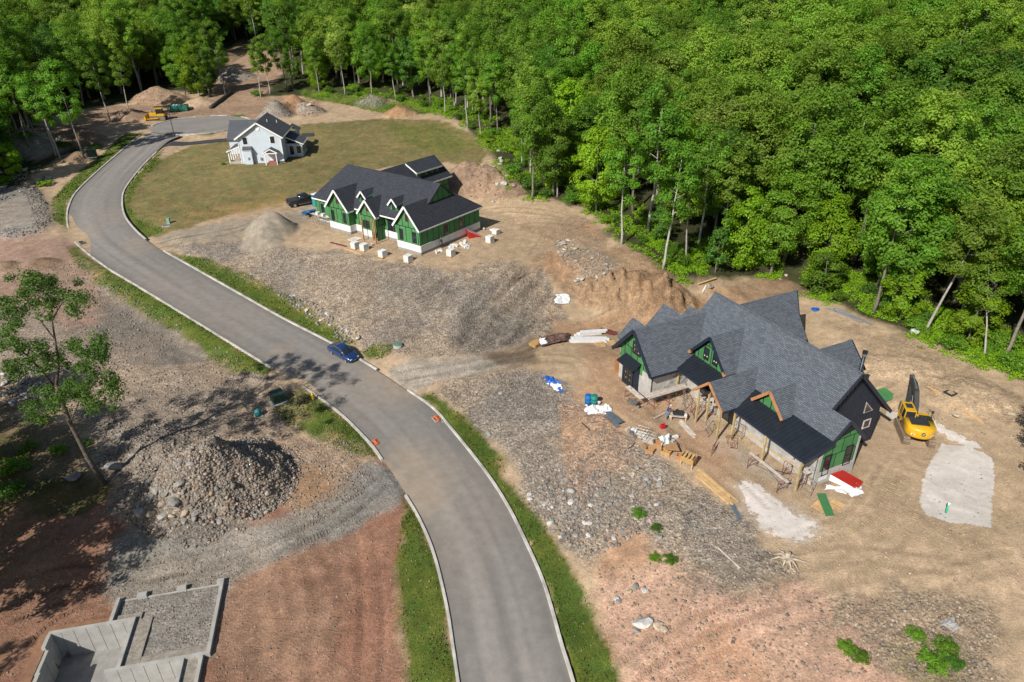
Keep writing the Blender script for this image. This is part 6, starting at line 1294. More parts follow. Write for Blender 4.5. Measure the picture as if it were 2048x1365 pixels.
# rear-left wing and rear bump
roof(h3, [X3(-4.6, 13.4, 6.3), X3(4.2, 13.4, 6.3), X3(4.2, 8.5, 3.2), X3(-4.6, 8.5, 3.2)], M_SH3); roof(h3, [X3(-4.6, 13.4, 6.3), X3(4.2, 13.4, 6.3), X3(4.2, 18, 3.2), X3(-4.6, 18, 3.2)], M_SH3)
side_wall((-4.3, 8.9), (0, 8.9), 3.3, ('y', -1)); side_wall((-4.3, 8.9), (-4.3, 17.6), [(0, 0), (8.7, 0), (8.7, 3.2), (4.4, 6.1), (0, 3.2)], ('x', -1)); side_wall((-4.3, 17.6), (4.2, 17.6), 3.3, ('y', 1)); side_wall((4.2, 10.5), (4.2, 17.6), 3.2, ('x', 1))
roof(h3, [X3(8.45, 10.4, 5.2), X3(10.2, 10.4, 4.2), X3(10.2, 14, 4.2), X3(8.45, 14, 5.2)], M_SH3, .12); side_wall((9.8, 10.6), (9.8, 13.7), 4.2, ('x', 1)); side_wall((8.4, 10.6), (9.8, 10.6), 4.2, ('y', -1))

# ================================================================== roofs glimpsed among the trees at the upper left
g4 = gp(205, 172); h4 = thing('wood_house', 'grey-roofed unfinished house half hidden by trees at the upper left', 'house', (g4[0], g4[1] + 4, g4[2]), R(15))
for y0, y1 in ((0, 11),):
    gable_u(h4, 3, 4.2, 6.8, 3.2, -7, 7, M_SH2); 
    for a, b in (((-6.5, -.8), (6.5, -.8)), ((-6.5, 6.8), (6.5, 6.8)), ((-6.5, -.8), (-6.5, 6.8)), ((6.5, -.8), (6.5, 6.8))): Wall(h4, a, b, 3.4, M_GREEN)
    gable(h4, 2, 2.2, 5.6, 3.2, -2.2, 3, 0, M_SH2); trim(h4, [((2, -2.25, 5.6), (-.2, -2.25, 3.2)), ((2, -2.25, 5.6), (4.2, -2.25, 3.2))], M_WHITE); Wall(h4, (.1, -1.9), (3.9, -1.9), [(0, 0), (3.8, 0), (3.8, 3.3), (1.9, 5.3), (0, 3.3)], M_GREEN)

# ================================================================== concrete foundation at the lower left
fd = thing('foundation', 'poured concrete house foundation with an open basement at the lower left', 'foundation', (FO[0], FO[1], 0), FA)
ZT = -3.35
def fwall(a, b, zt=ZT, zb=ZFLOOR - .4, th=.28, panels=True):
    a = Vector((a[0], a[1], 0)); b = Vector((b[0], b[1], 0)); d = (b - a).normalized(); n = Vector((d.y, -d.x, 0)); m = (a + b) / 2; Lh = (b - a).length
    o = MB().box((m.x, m.y, (zt + zb) / 2), (Lh, th, zt - zb), math.atan2(d.y, d.x)).build('wall', M_CONC, fd)
    if panels:
        for i in range(1, int(Lh / .9)):
            p = a + d * (i * .9); MB().box((p.x, p.y, (zt + zb) / 2), (.035, th + .03, zt - zb - .1), math.atan2(d.y, d.x)).build('form_joint', M_CONCF, o)
fwall((-6.2, 0), (.14, 0)); fwall((0, -.14), (0, -4.45)); fwall((-.9, -4.6), (6.5, -4.6)); fwall((6.36, -4.46), (6.36, 2.6), zb=-4.6, panels=False); fwall((-6.1, -.14), (-6.1, -1.4)); fwall((-5.95, -1.4), (-5.95, -3.6), ZT - .35); fwall((-5.7, -3.6), (-5.7, -12), ZT - .1); fwall((4.55, -4.74), (4.55, -12)); fwall((5.9, -4.74), (5.9, -12))
fwall((-1.75, .14), (-1.75, 2.5), zb=-4.6, panels=False); MB().box((2.3, 2.42, -3.7), (8.0, .13, .06)).build('footing_strip', M_CONC, fd); MB().box((6.2, 2.65, ZT - .3), (.6, .3, .6)).build('wall_end', M_CONC, fd)
M_RSOIL = mk('backfill_soil', (.25, .135, .08), .95, .25, 1.5, .5, 6, dist=.05)
for c_, d_ in (((-4.2, .42, -3.74), (4.8, .7, .3)), ((-6.5, -6, -3.8), (.8, 12.4, .3))): MB().box(c_, d_).build('backfill', M_RSOIL, fd)
M_GFILL = mk('backfill_gravel', (.27, .24, .2), .95, .3, 3, .6, 9, dist=.05)
for c_, d_ in (((.72, -2.25, -3.74), (1.3, 4.6, .3)), ((-.6, .42, -3.75), (2.1, .7, .3)), ((3.85, -4.1, -3.745), (4.9, .8, .3)), ((5.2, -8.3, -3.74), (1.1, 7.4, .3))): MB().box(c_, d_).build('backfill', M_GFILL, fd)
MB().box((-3, -6, ZFLOOR - .12), (6, 12.2, .3)).build('basement_floor', M_CONCF, fd); MB().box((2.2, -8.5, ZFLOOR - .12), (4.6, 7.6, .3)).build('basement_floor', M_CONCF, fd)
for px, py, lb in ((286, 1194, 'small pale concrete pier block set in the gravel'), (365, 1180, 'small dark-sided concrete pier block beside the gravel line')):
    c = gp(px, py); o = MB().box((0, 0, .12), (.75, .42, .5), R(14)).build('pier_block', M_CONC, None, loc=tuple(c), bevel=.03); tag(o, lb, 'pier')
# ------------------------------------------------------------------ paints and plastics
def paint_m(name, c, rough=.3, coat=.5, var=.05): return mk(name, c, rough, var, 1.5, 0, coat=coat, spec=.5)
M_BLUECAR = paint_m('blue_car_paint', (.012, .035, .12), .25, 1.0); M_BLKCAR = paint_m('black_truck_paint', (.012, .012, .014), .3, .8); M_TYRE = mk('tyre_rubber', (.018, .018, .018), .85, .2, 5, .2, 30); M_RIM = mk('alloy_rim', (.55, .55, .56), .3, .1, 4, 0, metal=.8); M_CHROME = mk('bright_trim', (.75, .75, .76), .18, .05, 3, 0, metal=.9)
M_LAMP = mk('lamp_glass', (.75, .77, .8), .15, .1, 4, 0, spec=.8); M_RLAMP = mk('red_lamp', (.35, .01, .01), .25, .1, 4, 0); M_YEL = paint_m('machine_yellow', (.62, .35, .012), .42, .3, .12); M_DKST = mk('dark_machine_steel', (.035, .037, .04), .5, .25, 3, .1, 15); M_MUDST = mk('muddy_steel', (.2, .15, .105), .85, .3, 3, .3, 12)
M_TRANS = mk('utility_green', (.02, .05, .035), .45, .12, 2, 0); M_TEAL = mk('teal_plastic', (.02, .16, .17), .5, .12, 2, 0); M_HYD = paint_m('hydrant_yellow', (.7, .45, .015), .45, .2); M_ORNET = mk('orange_filter_fabric', (.6, .13, .035), .8, .3, 8, .3, 20); M_GRATE = mk('cast_iron', (.06, .06, .06), .7, .3, 4, .2, 20)
M_BDRUM = mk('blue_plastic', (.012, .13, .36), .45, .12, 2, 0); M_GDRUM = mk('green_plastic', (.02, .2, .16), .45, .12, 2, 0); M_PLAST = mk('white_plastic', (.72, .73, .74), .45, .1, 3, .1, 6); M_TARPB = mk('blue_tarp', (.015, .1, .42), .5, .25, 3, .2, 8); M_TARPBR = mk('brown_tarp', (.09, .05, .04), .6, .25, 2, .3, 6); M_SHEET = mk('blue_grey_sheet_metal', (.14, .19, .22), .4, .2, 2, .05, 8, metal=.4)
M_OSB = mk('osb_board', (.42, .26, .1), .85, .3, 8, .1, 30, orand=.12); M_CARD = mk('cardboard', (.34, .19, .09), .9, .15, 3, .05, 10, orand=.12); M_WSTONE = mk('white_block', (.66, .66, .63), .75, .1, 3, .15, 10, orand=.06); M_REDLID = mk('red_painted_lid', (.38, .022, .014), .55, .12, 1.5, 0); M_ALU = mk('aluminium', (.6, .61, .63), .38, .12, 3, 0, metal=.7)
M_SKIN = mk('skin', (.45, .27, .19), .6, .08, 6, 0); M_SHIRT = mk('navy_shirt', (.03, .05, .12), .85, .12, 5, 0); M_JEAN = mk('blue_jeans', (.1, .2, .38), .85, .15, 5, 0); M_DARKC = mk('dark_clothes', (.02, .02, .026), .85, .15, 5, 0); M_HAT = mk('pale_cap', (.55, .5, .55), .8, .1, 5, 0); M_PVC = mk('green_pvc', (.02, .42, .22), .4, .08, 3, 0); M_PINK = mk('pink_sheet', (.6, .3, .38), .6, .2, 3, .1, 6); M_DUMP = mk('dumpster_green', (.02, .17, .12), .5, .2, 2, .1, 10)
M_DRIFT = mk('grey_driftwood', (.42, .35, .27), .9, .25, 3, .3, 10)
def heading(a, b):
    p, q = gp(*a), gp(*b); return math.atan2(q[1] - p[1], q[0] - p[0])
def slope_rot(c, rz, o, L=2.0):
    """tilt an object to the ground under it"""
    f = np.array([math.cos(rz), math.sin(rz)]); s_ = np.array([-f[1], f[0]]); c2 = np.array(c[:2])
    zz = lambda q: float(hz(*q))
    px_ = Vector((f[0] * 2 * L, f[1] * 2 * L, zz(c2 + f * L) - zz(c2 - f * L))).normalized(); py_ = Vector((s_[0] * 2 * L, s_[1] * 2 * L, zz(c2 + s_ * L) - zz(c2 - s_ * L))).normalized()
    n = px_.cross(py_).normalized(); py_ = n.cross(px_); o.rotation_euler = Matrix((px_, py_, n)).transposed().to_euler()
def wheel(par, x, y, r_, w, rim=M_RIM, name='wheel'):
    o = MB().tube([(x, y - w / 2, r_), (x, y - w * .42, r_), (x, y + w * .42, r_), (x, y + w / 2, r_)], [r_ * .9, r_, r_, r_ * .9], 20).build(name, M_TYRE, par, True)
    sg = 1 if y > 0 else -1; MB().tube([(x, y + sg * w * .3, r_), (x, y + sg * (w / 2 + .012), r_)], [r_ * .66, r_ * .62], 14).build('rim', rim, o); return o
def hull(b, sec):
    """sections (x, half width low, half width mid, half width top, z low, z mid, z top)"""
    rings = [[(x, -wl, zl), (x, -wm, zm), (x, -wt, zt - .04), (x, -wt * .86, zt), (x, wt * .86, zt), (x, wt, zt - .04), (x, wm, zm), (x, wl, zl)] for x, wl, wm, wt, zl, zm, zt in sec]
    return b.loft(rings)
# ---- blue sedan
c = gp(688, 714); rz = heading((640, 676), (745, 737))
car = thing('parked_sedan', 'dark blue four-door sedan parked by the kerb', 'car', (c[0], c[1], float(CL[np.argmin(np.hypot(CL[:, 0] - c[0], CL[:, 1] - c[1])), 2]) + .03), rz)
slope_rot(c, rz, car)
hull(MB(), [(-2.28, .62, .66, .6, .35, .55, .8), (-2.15, .78, .84, .74, .25, .6, .93), (-1.5, .82, .88, .78, .2, .6, .97), (-.5, .83, .89, .8, .2, .6, .96), (.7, .83, .89, .8, .2, .6, .95), (1.3, .82, .88, .78, .2, .6, .88), (1.95, .78, .83, .7, .22, .56, .78), (2.2, .6, .66, .55, .3, .5, .66)]).build('body', M_BLUECAR, car, True)
hull(MB(), [(-1.75, .7, .68, .62, .9, .94, .98), (-1.2, .73, .68, .55, .93, 1.1, 1.28), (-.75, .74, .69, .56, .93, 1.15, 1.4), (.15, .74, .69, .56, .93, 1.15, 1.4), (.55, .74, .69, .58, .92, 1.1, 1.25), (1.15, .72, .68, .62, .86, .89, .92)]).build('windows', M_GLASS, car, True)
hull(MB(), [(-1.02, .5, .53, .5, 1.33, 1.35, 1.37), (-.75, .54, .58, .55, 1.38, 1.4, 1.435), (.1, .54, .58, .55, 1.39, 1.41, 1.435), (.38, .52, .55, .52, 1.31, 1.34, 1.36)]).build('roof', M_BLUECAR, car, True)
for sg in (-1, 1):
    MB().tube([(1.08, sg * .68, .95), (.4, sg * .6, 1.33), (-.3, sg * .58, 1.43), (-1.0, sg * .58, 1.35), (-1.7, sg * .66, .99)], .025, 6).build('roof_trim', M_CHROME if sg < 0 else M_BLUECAR, car)
    MB().box((-.25, sg * .695, 1.1), (.07, .04, .34)).build('door_pillar', M_BLUECAR, car); MB().box((.72, sg * .93, .97), (.12, .2, .12)).build('mirror', M_BLUECAR, car, bevel=.02)
    MB().box((2.08, sg * .52, .64), (.22, .28, .1)).build('headlight', M_LAMP, car, bevel=.02); MB().box((-2.22, sg * .55, .74), (.12, .3, .12)).build('taillight', M_RLAMP, car, bevel=.02); MB().box((-.55, sg * .893, .78), (.2, .02, .03)).build('door_handle', M_CHROME, car); MB().box((.35, sg * .893, .78), (.2, .02, .03)).build('door_handle', M_CHROME, car)
    for x in (-1.35, 1.4): wheel(car, x, sg * .76, .32, .22)
MB().box((2.2, 0, .55), (.06, .7, .12)).build('grille', M_DKST, car); MB().box((2.2, 0, .46), (.05, .4, .09)).build('number_plate', M_WHITE, car)
# ---- black pickup
c = gp(608, 408); rz = heading((590, 412), (640, 403))
tr = thing('pickup_truck', 'black crew-cab pickup parked beside the green-walled house', 'truck', (c[0], c[1], c[2]), rz); slope_rot(c, rz, tr)
hull(MB(), [(-2.9, .85, .92, .88, .5, .75, 1.15), (-2.8, .9, .97, .93, .42, .75, 1.2), (-.8, .9, .98, .94, .42, .75, 1.22), (1.2, .9, .98, .94, .42, .75, 1.2), (2.3, .9, .97, .9, .42, .75, 1.15), (2.85, .8, .88, .8, .5, .7, 1.05)]).build('body', M_BLKCAR, tr, True)
hull(MB(), [(-.95, .84, .82, .76, 1.18, 1.2, 1.25), (-.8, .85, .8, .72, 1.18, 1.5, 1.82), (.6, .85, .8, .72, 1.18, 1.5, 1.84), (1.35, .84, .82, .78, 1.16, 1.2, 1.24)]).build('windows', M_GLASS, tr, True)
hull(MB(), [(-.85, .66, .7, .66, 1.76, 1.8, 1.84), (.0, .7, .74, .7, 1.8, 1.84, 1.88), (.65, .66, .7, .66, 1.76, 1.82, 1.85)]).build('roof', M_BLKCAR, tr, True)
MB().box((-1.9, 0, 1.23), (1.7, 1.72, .05)).build('bed_cover', M_DKST, tr)
for sg in (-1, 1):
    MB().box((.0, sg * .81, 1.48), (.1, .05, .55)).build('door_pillar', M_BLKCAR, tr); MB().box((1.0, sg * 1.08, 1.3), (.14, .24, .2)).build('mirror', M_BLKCAR, tr); MB().box((-2.88, sg * .8, .98), (.08, .14, .32)).build('taillight', M_RLAMP, tr); MB().box((2.8, sg * .68, .9), (.12, .26, .18)).build('headlight', M_LAMP, tr); MB().box((0, sg * .97, .45), (2.4, .1, .06)).build('side_step', M_STEEL, tr)
    for x in (-1.85, 1.85): wheel(tr, x, sg * .86, .42, .28)
MB().box((-2.95, 0, .55), (.12, 1.7, .16)).build('bumper', M_CHROME, tr)
# ---- excavator
def track_unit(par, y, L, r_, w, n=34):
    b = MB(); prof = []
    for i in range(14): t = math.pi / 2 + math.pi * i / 13; prof.append((-L / 2 + r_ * math.cos(t), r_ + r_ * math.sin(t)))
    for i in range(14): t = -math.pi / 2 + math.pi * i / 13; prof.append((L / 2 + r_ * math.cos(t), r_ + r_ * math.sin(t)))
    o = b.loft([[(x * .97, y - w * .42, r_ + (z - r_) * .9) for x, z in prof], [(x * .97, y + w * .42, r_ + (z - r_) * .9) for x, z in prof]]).build('track', M_MUDST, par)
    per = 2 * L + 2 * math.pi * r_
    for i in range(n):
        s_ = per * i / n
        if s_ < L: x, z, t = -L / 2 + s_, 2 * r_, 0
        elif s_ < L + math.pi * r_: t = (s_ - L) / r_; x, z = L / 2 + r_ * math.sin(t), r_ + r_ * math.cos(t)
        elif s_ < 2 * L + math.pi * r_: x, z, t = L / 2 - (s_ - L - math.pi * r_), 0, math.pi
        else: t = math.pi + (s_ - 2 * L - math.pi * r_) / r_; x, z = -L / 2 + r_ * math.sin(t), r_ + r_ * math.cos(t)
        MB().box((0, 0, 0), (per / n * .8, w, .07), M=Matrix.Rotation(t, 3, 'Y')).build('track_shoe', M_MUDST, o, loc=(x, y, z))
    return o
c = gp(1826, 872); ex = thing('excavator', 'yellow crawler excavator with its arm folded upward beside the house', 'excavator', (c[0], c[1], c[2]), R(76))
for sg in (-1, 1): track_unit(ex, sg * 1.15, 3.0, .42, .62)
MB().box((0, 0, .62), (2.4, 1.7, .45)).build('undercarriage', M_DKST, ex, bevel=.06); MB().tube([(0, 0, .8), (0, 0, 1.05)], .75, 20).build('slew_ring', M_DKST, ex)
def rot(v, a=R(8)): return (v[0] * math.cos(a) - v[1] * math.sin(a), v[0] * math.sin(a) + v[1] * math.cos(a), v[2])
arc = [(-1.05 - 1.15 * math.cos(t), 1.38 * math.sin(t)) for t in np.linspace(-R(72), R(72), 13)]
ring = lambda z, k: [(-1.0 + (x + 1.0) * k, y * k, z) for x, y in arc] + [(.2, 1.38 * k, z), (.2, -1.38 * k, z)]
MB().loft([ring(1.1, .96), ring(1.2, 1.0), ring(1.95, 1.0), ring(2.12, .95)]).build('counterweight', M_YEL, ex, True)
MB().box((.75, -.72, 1.5), (1.5, 1.25, .85)).build('engine_housing', M_YEL, ex, bevel=.08); MB().box((-.5, .1, 2.16), (1.5, 1.7, .1)).build('engine_cover', M_DKST, ex, bevel=.03); MB().box((.2, -.75, 1.98), (1.3, 1.0, .12)).build('walkway', M_DKST, ex); MB().box((.9, .0, 1.12), (2.0, 2.6, .14)).build('deck', M_DKST, ex)
hull(MB(), [(.0, .48, .5, .46, 1.15, 1.9, 2.75), (.9, .48, .52, .48, 1.15, 1.9, 2.82), (1.7, .46, .5, .46, 1.15, 1.8, 2.7), (1.9, .42, .46, .4, 1.25, 1.8, 2.2)]).build('cab', M_GLASS, ex, loc=(0, .82, 0))
b = MB()
for x, zt in ((.03, 2.75), (.85, 2.82), (1.68, 2.7)):
    for sg in (-1, 1): b.bar((x, .82 + sg * .5, 1.15), (x, .82 + sg * .47, zt), .09, .07)
for sg in (-1, 1): b.bar((.0, .82 + sg * .5, 1.6), (1.75, .82 + sg * .5, 1.6), .05, .3)
b.build('cab_frame', M_YEL, ex); MB().box((.85, .82, 2.84), (1.75, 1.02, .09)).build('cab_roof', M_YEL, ex, bevel=.04); MB().box((.95, .82, 2.905), (.75, .62, .05)).build('roof_hatch', M_DKST, ex)
def beam(pts, hs_, w, mat, name):
    rings = []
    for i, (p, h_) in enumerate(zip(pts, hs_)):
        a = pts[max(i - 1, 0)]; b2 = pts[min(i + 1, len(pts) - 1)]; dx, dz = b2[0] - a[0], b2[1] - a[1]; l = math.hypot(dx, dz); nx_, nz_ = -dz / l * h_ / 2, dx / l * h_ / 2
        rings.append([(p[0] + nx_, YB - w / 2, p[1] + nz_), (p[0] + nx_, YB + w / 2, p[1] + nz_), (p[0] - nx_, YB + w / 2, p[1] - nz_), (p[0] - nx_, YB - w / 2, p[1] - nz_)])
    return MB().loft(rings).build(name, mat, ex)
YB = -.05
bo = beam([(1.2, 1.6), (1.9, 2.7), (2.7, 3.55), (3.6, 3.95), (4.6, 4.0)], [.45, .62, .7, .55, .35], .45, M_DKST, 'boom'); st = beam([(4.9, 4.35), (4.6, 3.9), (4.2, 2.7), (4.0, 1.6)], [.35, .5, .4, .28], .36, M_DKST, 'stick')
for y in (-.32, .22): MB().tube([(1.7, YB + y * .9, 1.35), (2.6, YB + y * .9, 3.2)], [.09, .06], 8).build('boom_cylinder', M_CHROME, bo)
MB().tube([(2.8, YB, 4.0), (4.8, YB, 4.5)], [.09, .06], 8).build('stick_cylinder', M_CHROME, bo); MB().tube([(4.75, YB, 3.9), (4.5, YB, 2.0)], [.08, .05], 8).build('bucket_cylinder', M_CHROME, st)
pr = [(4.0, 1.65), (4.35, 1.2), (4.3, .55), (3.8, .25), (3.2, .4), (3.05, .75)]; bk = MB()
bk.loft([[(x, YB - .6, z) for x, z in pr] + [(3.4, YB - .6, .85), (3.8, YB - .6, 1.4)], [(x, YB + .6, z) for x, z in pr] + [(3.4, YB + .6, .85), (3.8, YB + .6, 1.4)]]); bk = bk.build('bucket', M_MUDST, ex)
for i in range(5): MB().box((2.98, YB - .5 + i * .25, .82), (.22, .1, .1)).build('bucket_tooth', M_STEEL, bk)
for y in (-1.2,): MB().tube([(.5, y, 1.9), (.6, y - .1, 2.6)], .025, 6).build('mirror_arm', M_DKST, ex); MB().box((.6, y - .12, 2.65), (.08, .22, .32)).build('mirror', M_DKST, ex)
b = MB()
for x in (-.3, .5, 1.3): b.tube([(x, -1.25, 1.95), (x, -1.25, 2.5)], .022, 6)
b.tube([(-.3, -1.25, 2.5), (1.3, -1.25, 2.5)], .022, 6); b.build('hand_rail', M_DKST, ex); MB().tube([(-.2, -.5, 2.1), (-.2, -.5, 2.6)], .06, 10).build('exhaust', M_DKST, ex)
# emblem: black roundel with a pale leaping animal, and red-white reflectors with lettering bars
xb = -2.21
em = MB().tube([(xb - .01, 0, 1.7), (xb - .03, 0, 1.7)], .2, 20).build('emblem', M_DKST, ex)
MB().slab([(xb - .034, y, 1.7 + z) for y, z in [(.14, -.02), (.08, .03), (-.02, .05), (-.08, .09), (-.12, .13), (-.1, .06), (-.13, .04), (-.07, .02), (-.03, -.02), (-.06, -.1), (-.03, -.1), (.01, -.03), (.07, -.02), (.12, -.08), (.15, -.08), (.11, -.01)]], (-.006, 0, 0)).build('emblem_figure', M_STICK, em)
for sg in (-1, 1):
    o = MB().box((xb + .22, sg * .85, 1.5), (.03, .34, .12), R(-sg * 38)).build('reflector', M_WHITE, ex); MB().box((xb + .2, sg * .85, 1.5), (.03, .14, .1), R(-sg * 38)).build('reflector_red', M_RLAMP, o)
# ---- bulldozer and dumpster at the far end
c = gp(318, 240); dz = thing('bulldozer', 'yellow bulldozer parked by the cul-de-sac', 'bulldozer', tuple(c), R(190))
for sg in (-1, 1): track_unit(dz, sg * 1.0, 2.8, .5, .6, 24)
MB().box((.9, 0, 1.35), (2.0, 1.2, .9)).build('engine_hood', M_YEL, dz, bevel=.1); MB().box((-.9, 0, 1.2), (1.6, 1.9, .7)).build('body', M_YEL, dz, bevel=.08); MB().box((-.55, 0, 2.1), (1.3, 1.4, 1.2)).build('cab', M_GLASS, dz, bevel=.05); MB().box((-.55, 0, 2.78), (1.7, 1.7, .14)).build('cab_roof', M_YEL, dz, bevel=.04)
for x in (-1.2, .1):
    for y in (-.7, .7): MB().box((x, y, 2.1), (.12, .12, 1.3)).build('cab_post', M_DKST, dz)
MB().loft([[(2.75 - .25 * math.sin(math.pi * k / 8), y, .05 + 1.25 * k / 8) for k in range(9)] + [(2.87, y, 1.3), (2.87, y, .05)] for y in (-1.7, 1.7)]).build('blade', M_YEL, dz)
for sg in (-1, 1): MB().bar((-.3, sg * 1.45, .6), (2.6, sg * 1.45, .5), .16, .22).build('push_arm', M_YEL, dz)
MB().tube([(1.1, .3, 1.8), (1.1, .3, 2.5)], .07, 8).build('exhaust', M_DKST, dz)
c = gp(360, 222); dm = thing('dumpster', 'dark green open-top roll-off dumpster beyond the cul-de-sac', 'dumpster', tuple(c), R(8)); dm.scale = (.78, .85, .85)
b = MB(); b.box((0, 0, .15), (5.6, 2.3, .1)); b.build('floor', M_DUMP, dm)
for a, d in (((0, -1.15, 1.0), (5.6, .08, 1.7)), ((0, 1.15, 1.0), (5.6, .08, 1.7)), ((-2.8, 0, 1.0), (.08, 2.38, 1.7)), ((2.8, 0, 1.0), (.08, 2.38, 1.7))): MB().box(a, d).build('side', M_DUMP, dm)
for i in range(9):
    for sg in (-1, 1): MB().box((-2.5 + i * .62, sg * 1.22, 1.0), (.1, .08, 1.6)).build('rib', M_DUMP, dm)
for i in range(4): MB().bar((-2.2 + i, -.8, 1.5), (-1.6 + i, .8, 1.8), .5, .15).build('contents', M_WSTONE, dm)
# ------------------------------------------------------------------ utilities
def put(px, py, name, label, cat, rz=0.0, group=None):
    c = gp(px, py); return thing(name, label, cat, tuple(c), rz, group)
t = put(557, 804, 'transformer_box', 'large dark green utility transformer box on the verge grass', 'utility box', R(38)); t.scale = (.85, .85, .85); MB().box((0, 0, .08), (2.0, 2.0, .22)).build('pad', M_CONC, t); MB().box((0, 0, .8), (1.6, 1.55, 1.25)).build('cabinet', M_TRANS, t, bevel=.04); MB().box((0, 0, 1.46), (1.68, 1.63, .09)).build('lid', M_TRANS, t, bevel=.02); MB().box((.2, -.79, .8), (.05, .03, .9)).build('door_seam', M_DKST, t)
t = put(517, 832, 'pedestal_box', 'small teal utility pedestal on the shaded dirt', 'utility box', R(30)); MB().lathe([(.36, 0), (.38, .5), (.33, .72), (.18, .85), (.02, .88)], 12).build('cover', M_TEAL, t, True); MB().box((0, 0, .02), (.9, .9, .1)).build('pad', M_CONC, t)
t = put(187, 319, 'transformer_box', 'small dark green utility box on the verge beside the bend', 'utility box', R(10)); MB().box((0, 0, .1), (1.9, 1.6, .2)).build('pad', M_CONC, t); MB().box((0, 0, .95), (1.6, 1.3, 1.5)).build('cabinet', M_TRANS, t, bevel=.04)
t = put(168, 317, 'pedestal_box', 'thin green marker pedestal beside the small utility box', 'utility box'); MB().box((0, 0, .6), (.35, .35, 1.3)).build('cover', M_TEAL, t, bevel=.03)
t = put(338, 447, 'pedestal_box', 'pale green pedestal box at the corner of the lawn', 'utility box'); MB().box((0, 0, .45), (.5, .45, .9)).build('cover', mk('pale_green_box', (.2, .36, .28), .5, .1, 2, 0), t, bevel=.04); MB().box((0, 0, .03), (.6, .55, .08)).build('base', M_CONC, t)
t = put(333, 453, 'handhole_slab', 'flat grey utility handhole cover by the lawn corner', 'cover', R(15)); MB().box((0, 0, .06), (1.3, .9, .16)).build('frame', M_CONC, t); MB().box((0, 0, .15), (1.1, .7, .03)).build('lid', M_STEEL, t)
t = put(796, 694, 'manhole_riser', 'round green manhole riser in the grass by the parked car', 'manhole'); MB().lathe([(.62, 0), (.6, .3), (.56, .33)], 20).build('ring', M_CONC, t); MB().lathe([(.55, .34), (.54, .42), (.2, .46), (.02, .46)], 20).build('lid', mk('manhole_green', (.1, .2, .15), .7, .2, 4, .1, 15), t)
t = put(626, 798, 'fire_hydrant', 'yellow fire hydrant on the kerb edge', 'hydrant', R(20)); MB().lathe([(.2, 0), (.2, .06), (.13, .08), (.12, .55), (.16, .58), (.16, .64), (.12, .7), (.07, .8), (.03, .86)], 14).build('barrel', M_HYD, t, True)
for a in (0, math.pi): MB().tube([(0, 0, .45), (.24 * math.cos(a), .24 * math.sin(a), .45)], .065, 10).build('nozzle_cap', M_HYD, t)
MB().tube([(0, 0, .4), (0, -.26, .4)], .085, 10).build('nozzle_cap', M_HYD, t)
for px, py, rz_, lb, og in ((752, 888, heading((740, 884), (767, 920)), 'storm drain with crumpled orange filter at the lower left kerb', 1), (874, 840, heading((864, 818), (899, 858)), 'storm drain with crumpled orange filter by the right kerb', 1), (267, 465, heading((262, 453), (288, 478)), 'rusty storm drain by the inner kerb of the bend', 2), (163, 487, heading((150, 484), (212, 533)), 'storm drain at the outer kerb near the bend', 0)):
    c = gp(px, py); cz_ = float(CL[np.argmin(np.hypot(CL[:, 0] - c[0], CL[:, 1] - c[1])), 2]); t = thing('storm_drain', lb, 'drain', (c[0], c[1], cz_), rz_, 'storm drains along the kerbs'); t.scale = (.85, .85, .8); slope_rot(c, rz_, t)
    MB().box((0, 0, .045), (1.2, 1.0, .06)).build('apron', M_CONC, t); MB().box((0, 0, .07), (1.05, .8, .05)).build('grate', M_GRATE, t)
    for i in range(6): MB().box((-.4 + i * .16, 0, .1), (.06, .74, .03)).build('grate_bar', M_GRATE, t)
    if og:
        rgx = np.random.default_rng(int(px))
        for i in range(6): MB().tube([(-.45 + i * .18, -.38 + rgx.uniform(-.1, .2), .13), (-.4 + i * .18 + rgx.uniform(-.1, .1), 0, .2), (-.42 + i * .18, .38 - rgx.uniform(-.1, .25), .13)], [.05, .09, .05], 6).build('filter_fold', M_ORNET if og == 1 else M_RUST, t)
t = put(350, 277, 'lamp_post', 'slim dark lamp post beside the cul-de-sac entrance', 'lamp post'); MB().lathe([(.16, 0), (.16, .5), (.09, .6), (.06, 6.4)], 10).build('pole', M_DKST, t); MB().lathe([(.05, 6.4), (.2, 6.5), (.22, 6.8), (.04, 7.0)], 10).build('lantern', M_DKST, t)
# ------------------------------------------------------------------ lying boards, stacks, sheets
def gl(px, py, up=.05): p = gp(px, py); return Vector((p[0], p[1], p[2] + up))
def board(a, b, w, h, mat, label, name='board', cat='board', group=None, up=.06, up2=None):
    p, q = gl(*a, up), gl(*b, up if up2 is None else up2); o = MB().bar(p, q, w, h).build(name, mat); return tag(o, label, cat, group)
def stack(name, label, cat, a, b, n, rows, w, h, mat, part='board', jit=.04, group=None):
    p, q = gl(*a, 0), gl(*b, 0); t = thing(name, label, cat, tuple(p), 0, group); d = (q - p); s_ = d.cross(Vector((0, 0, 1))).normalized()
    for r_ in range(rows):
        for i in range(n):
            o = s_ * ((i - (n - 1) / 2) * w * 1.06) + Vector((0, 0, h * (r_ + .55))); j = d.normalized() * random.uniform(-jit, jit) * 6
            MB().bar(o + j, d + o + j, w, h * .92).build(part, mat, t)
    return t
stack('lumber_stack', 'stack of fresh orange pine boards on the edge of the stone bank', 'lumber', (1397, 948), (1462, 1003), 5, 2, .2, .09, M_PINE, jit=.1)
stack('plank_pair', 'two pale planks on the dirt in front of the worker', 'planks', (1359, 842), (1389, 874), 2, 1, .28, .06, M_PLANK, 'plank', .1)
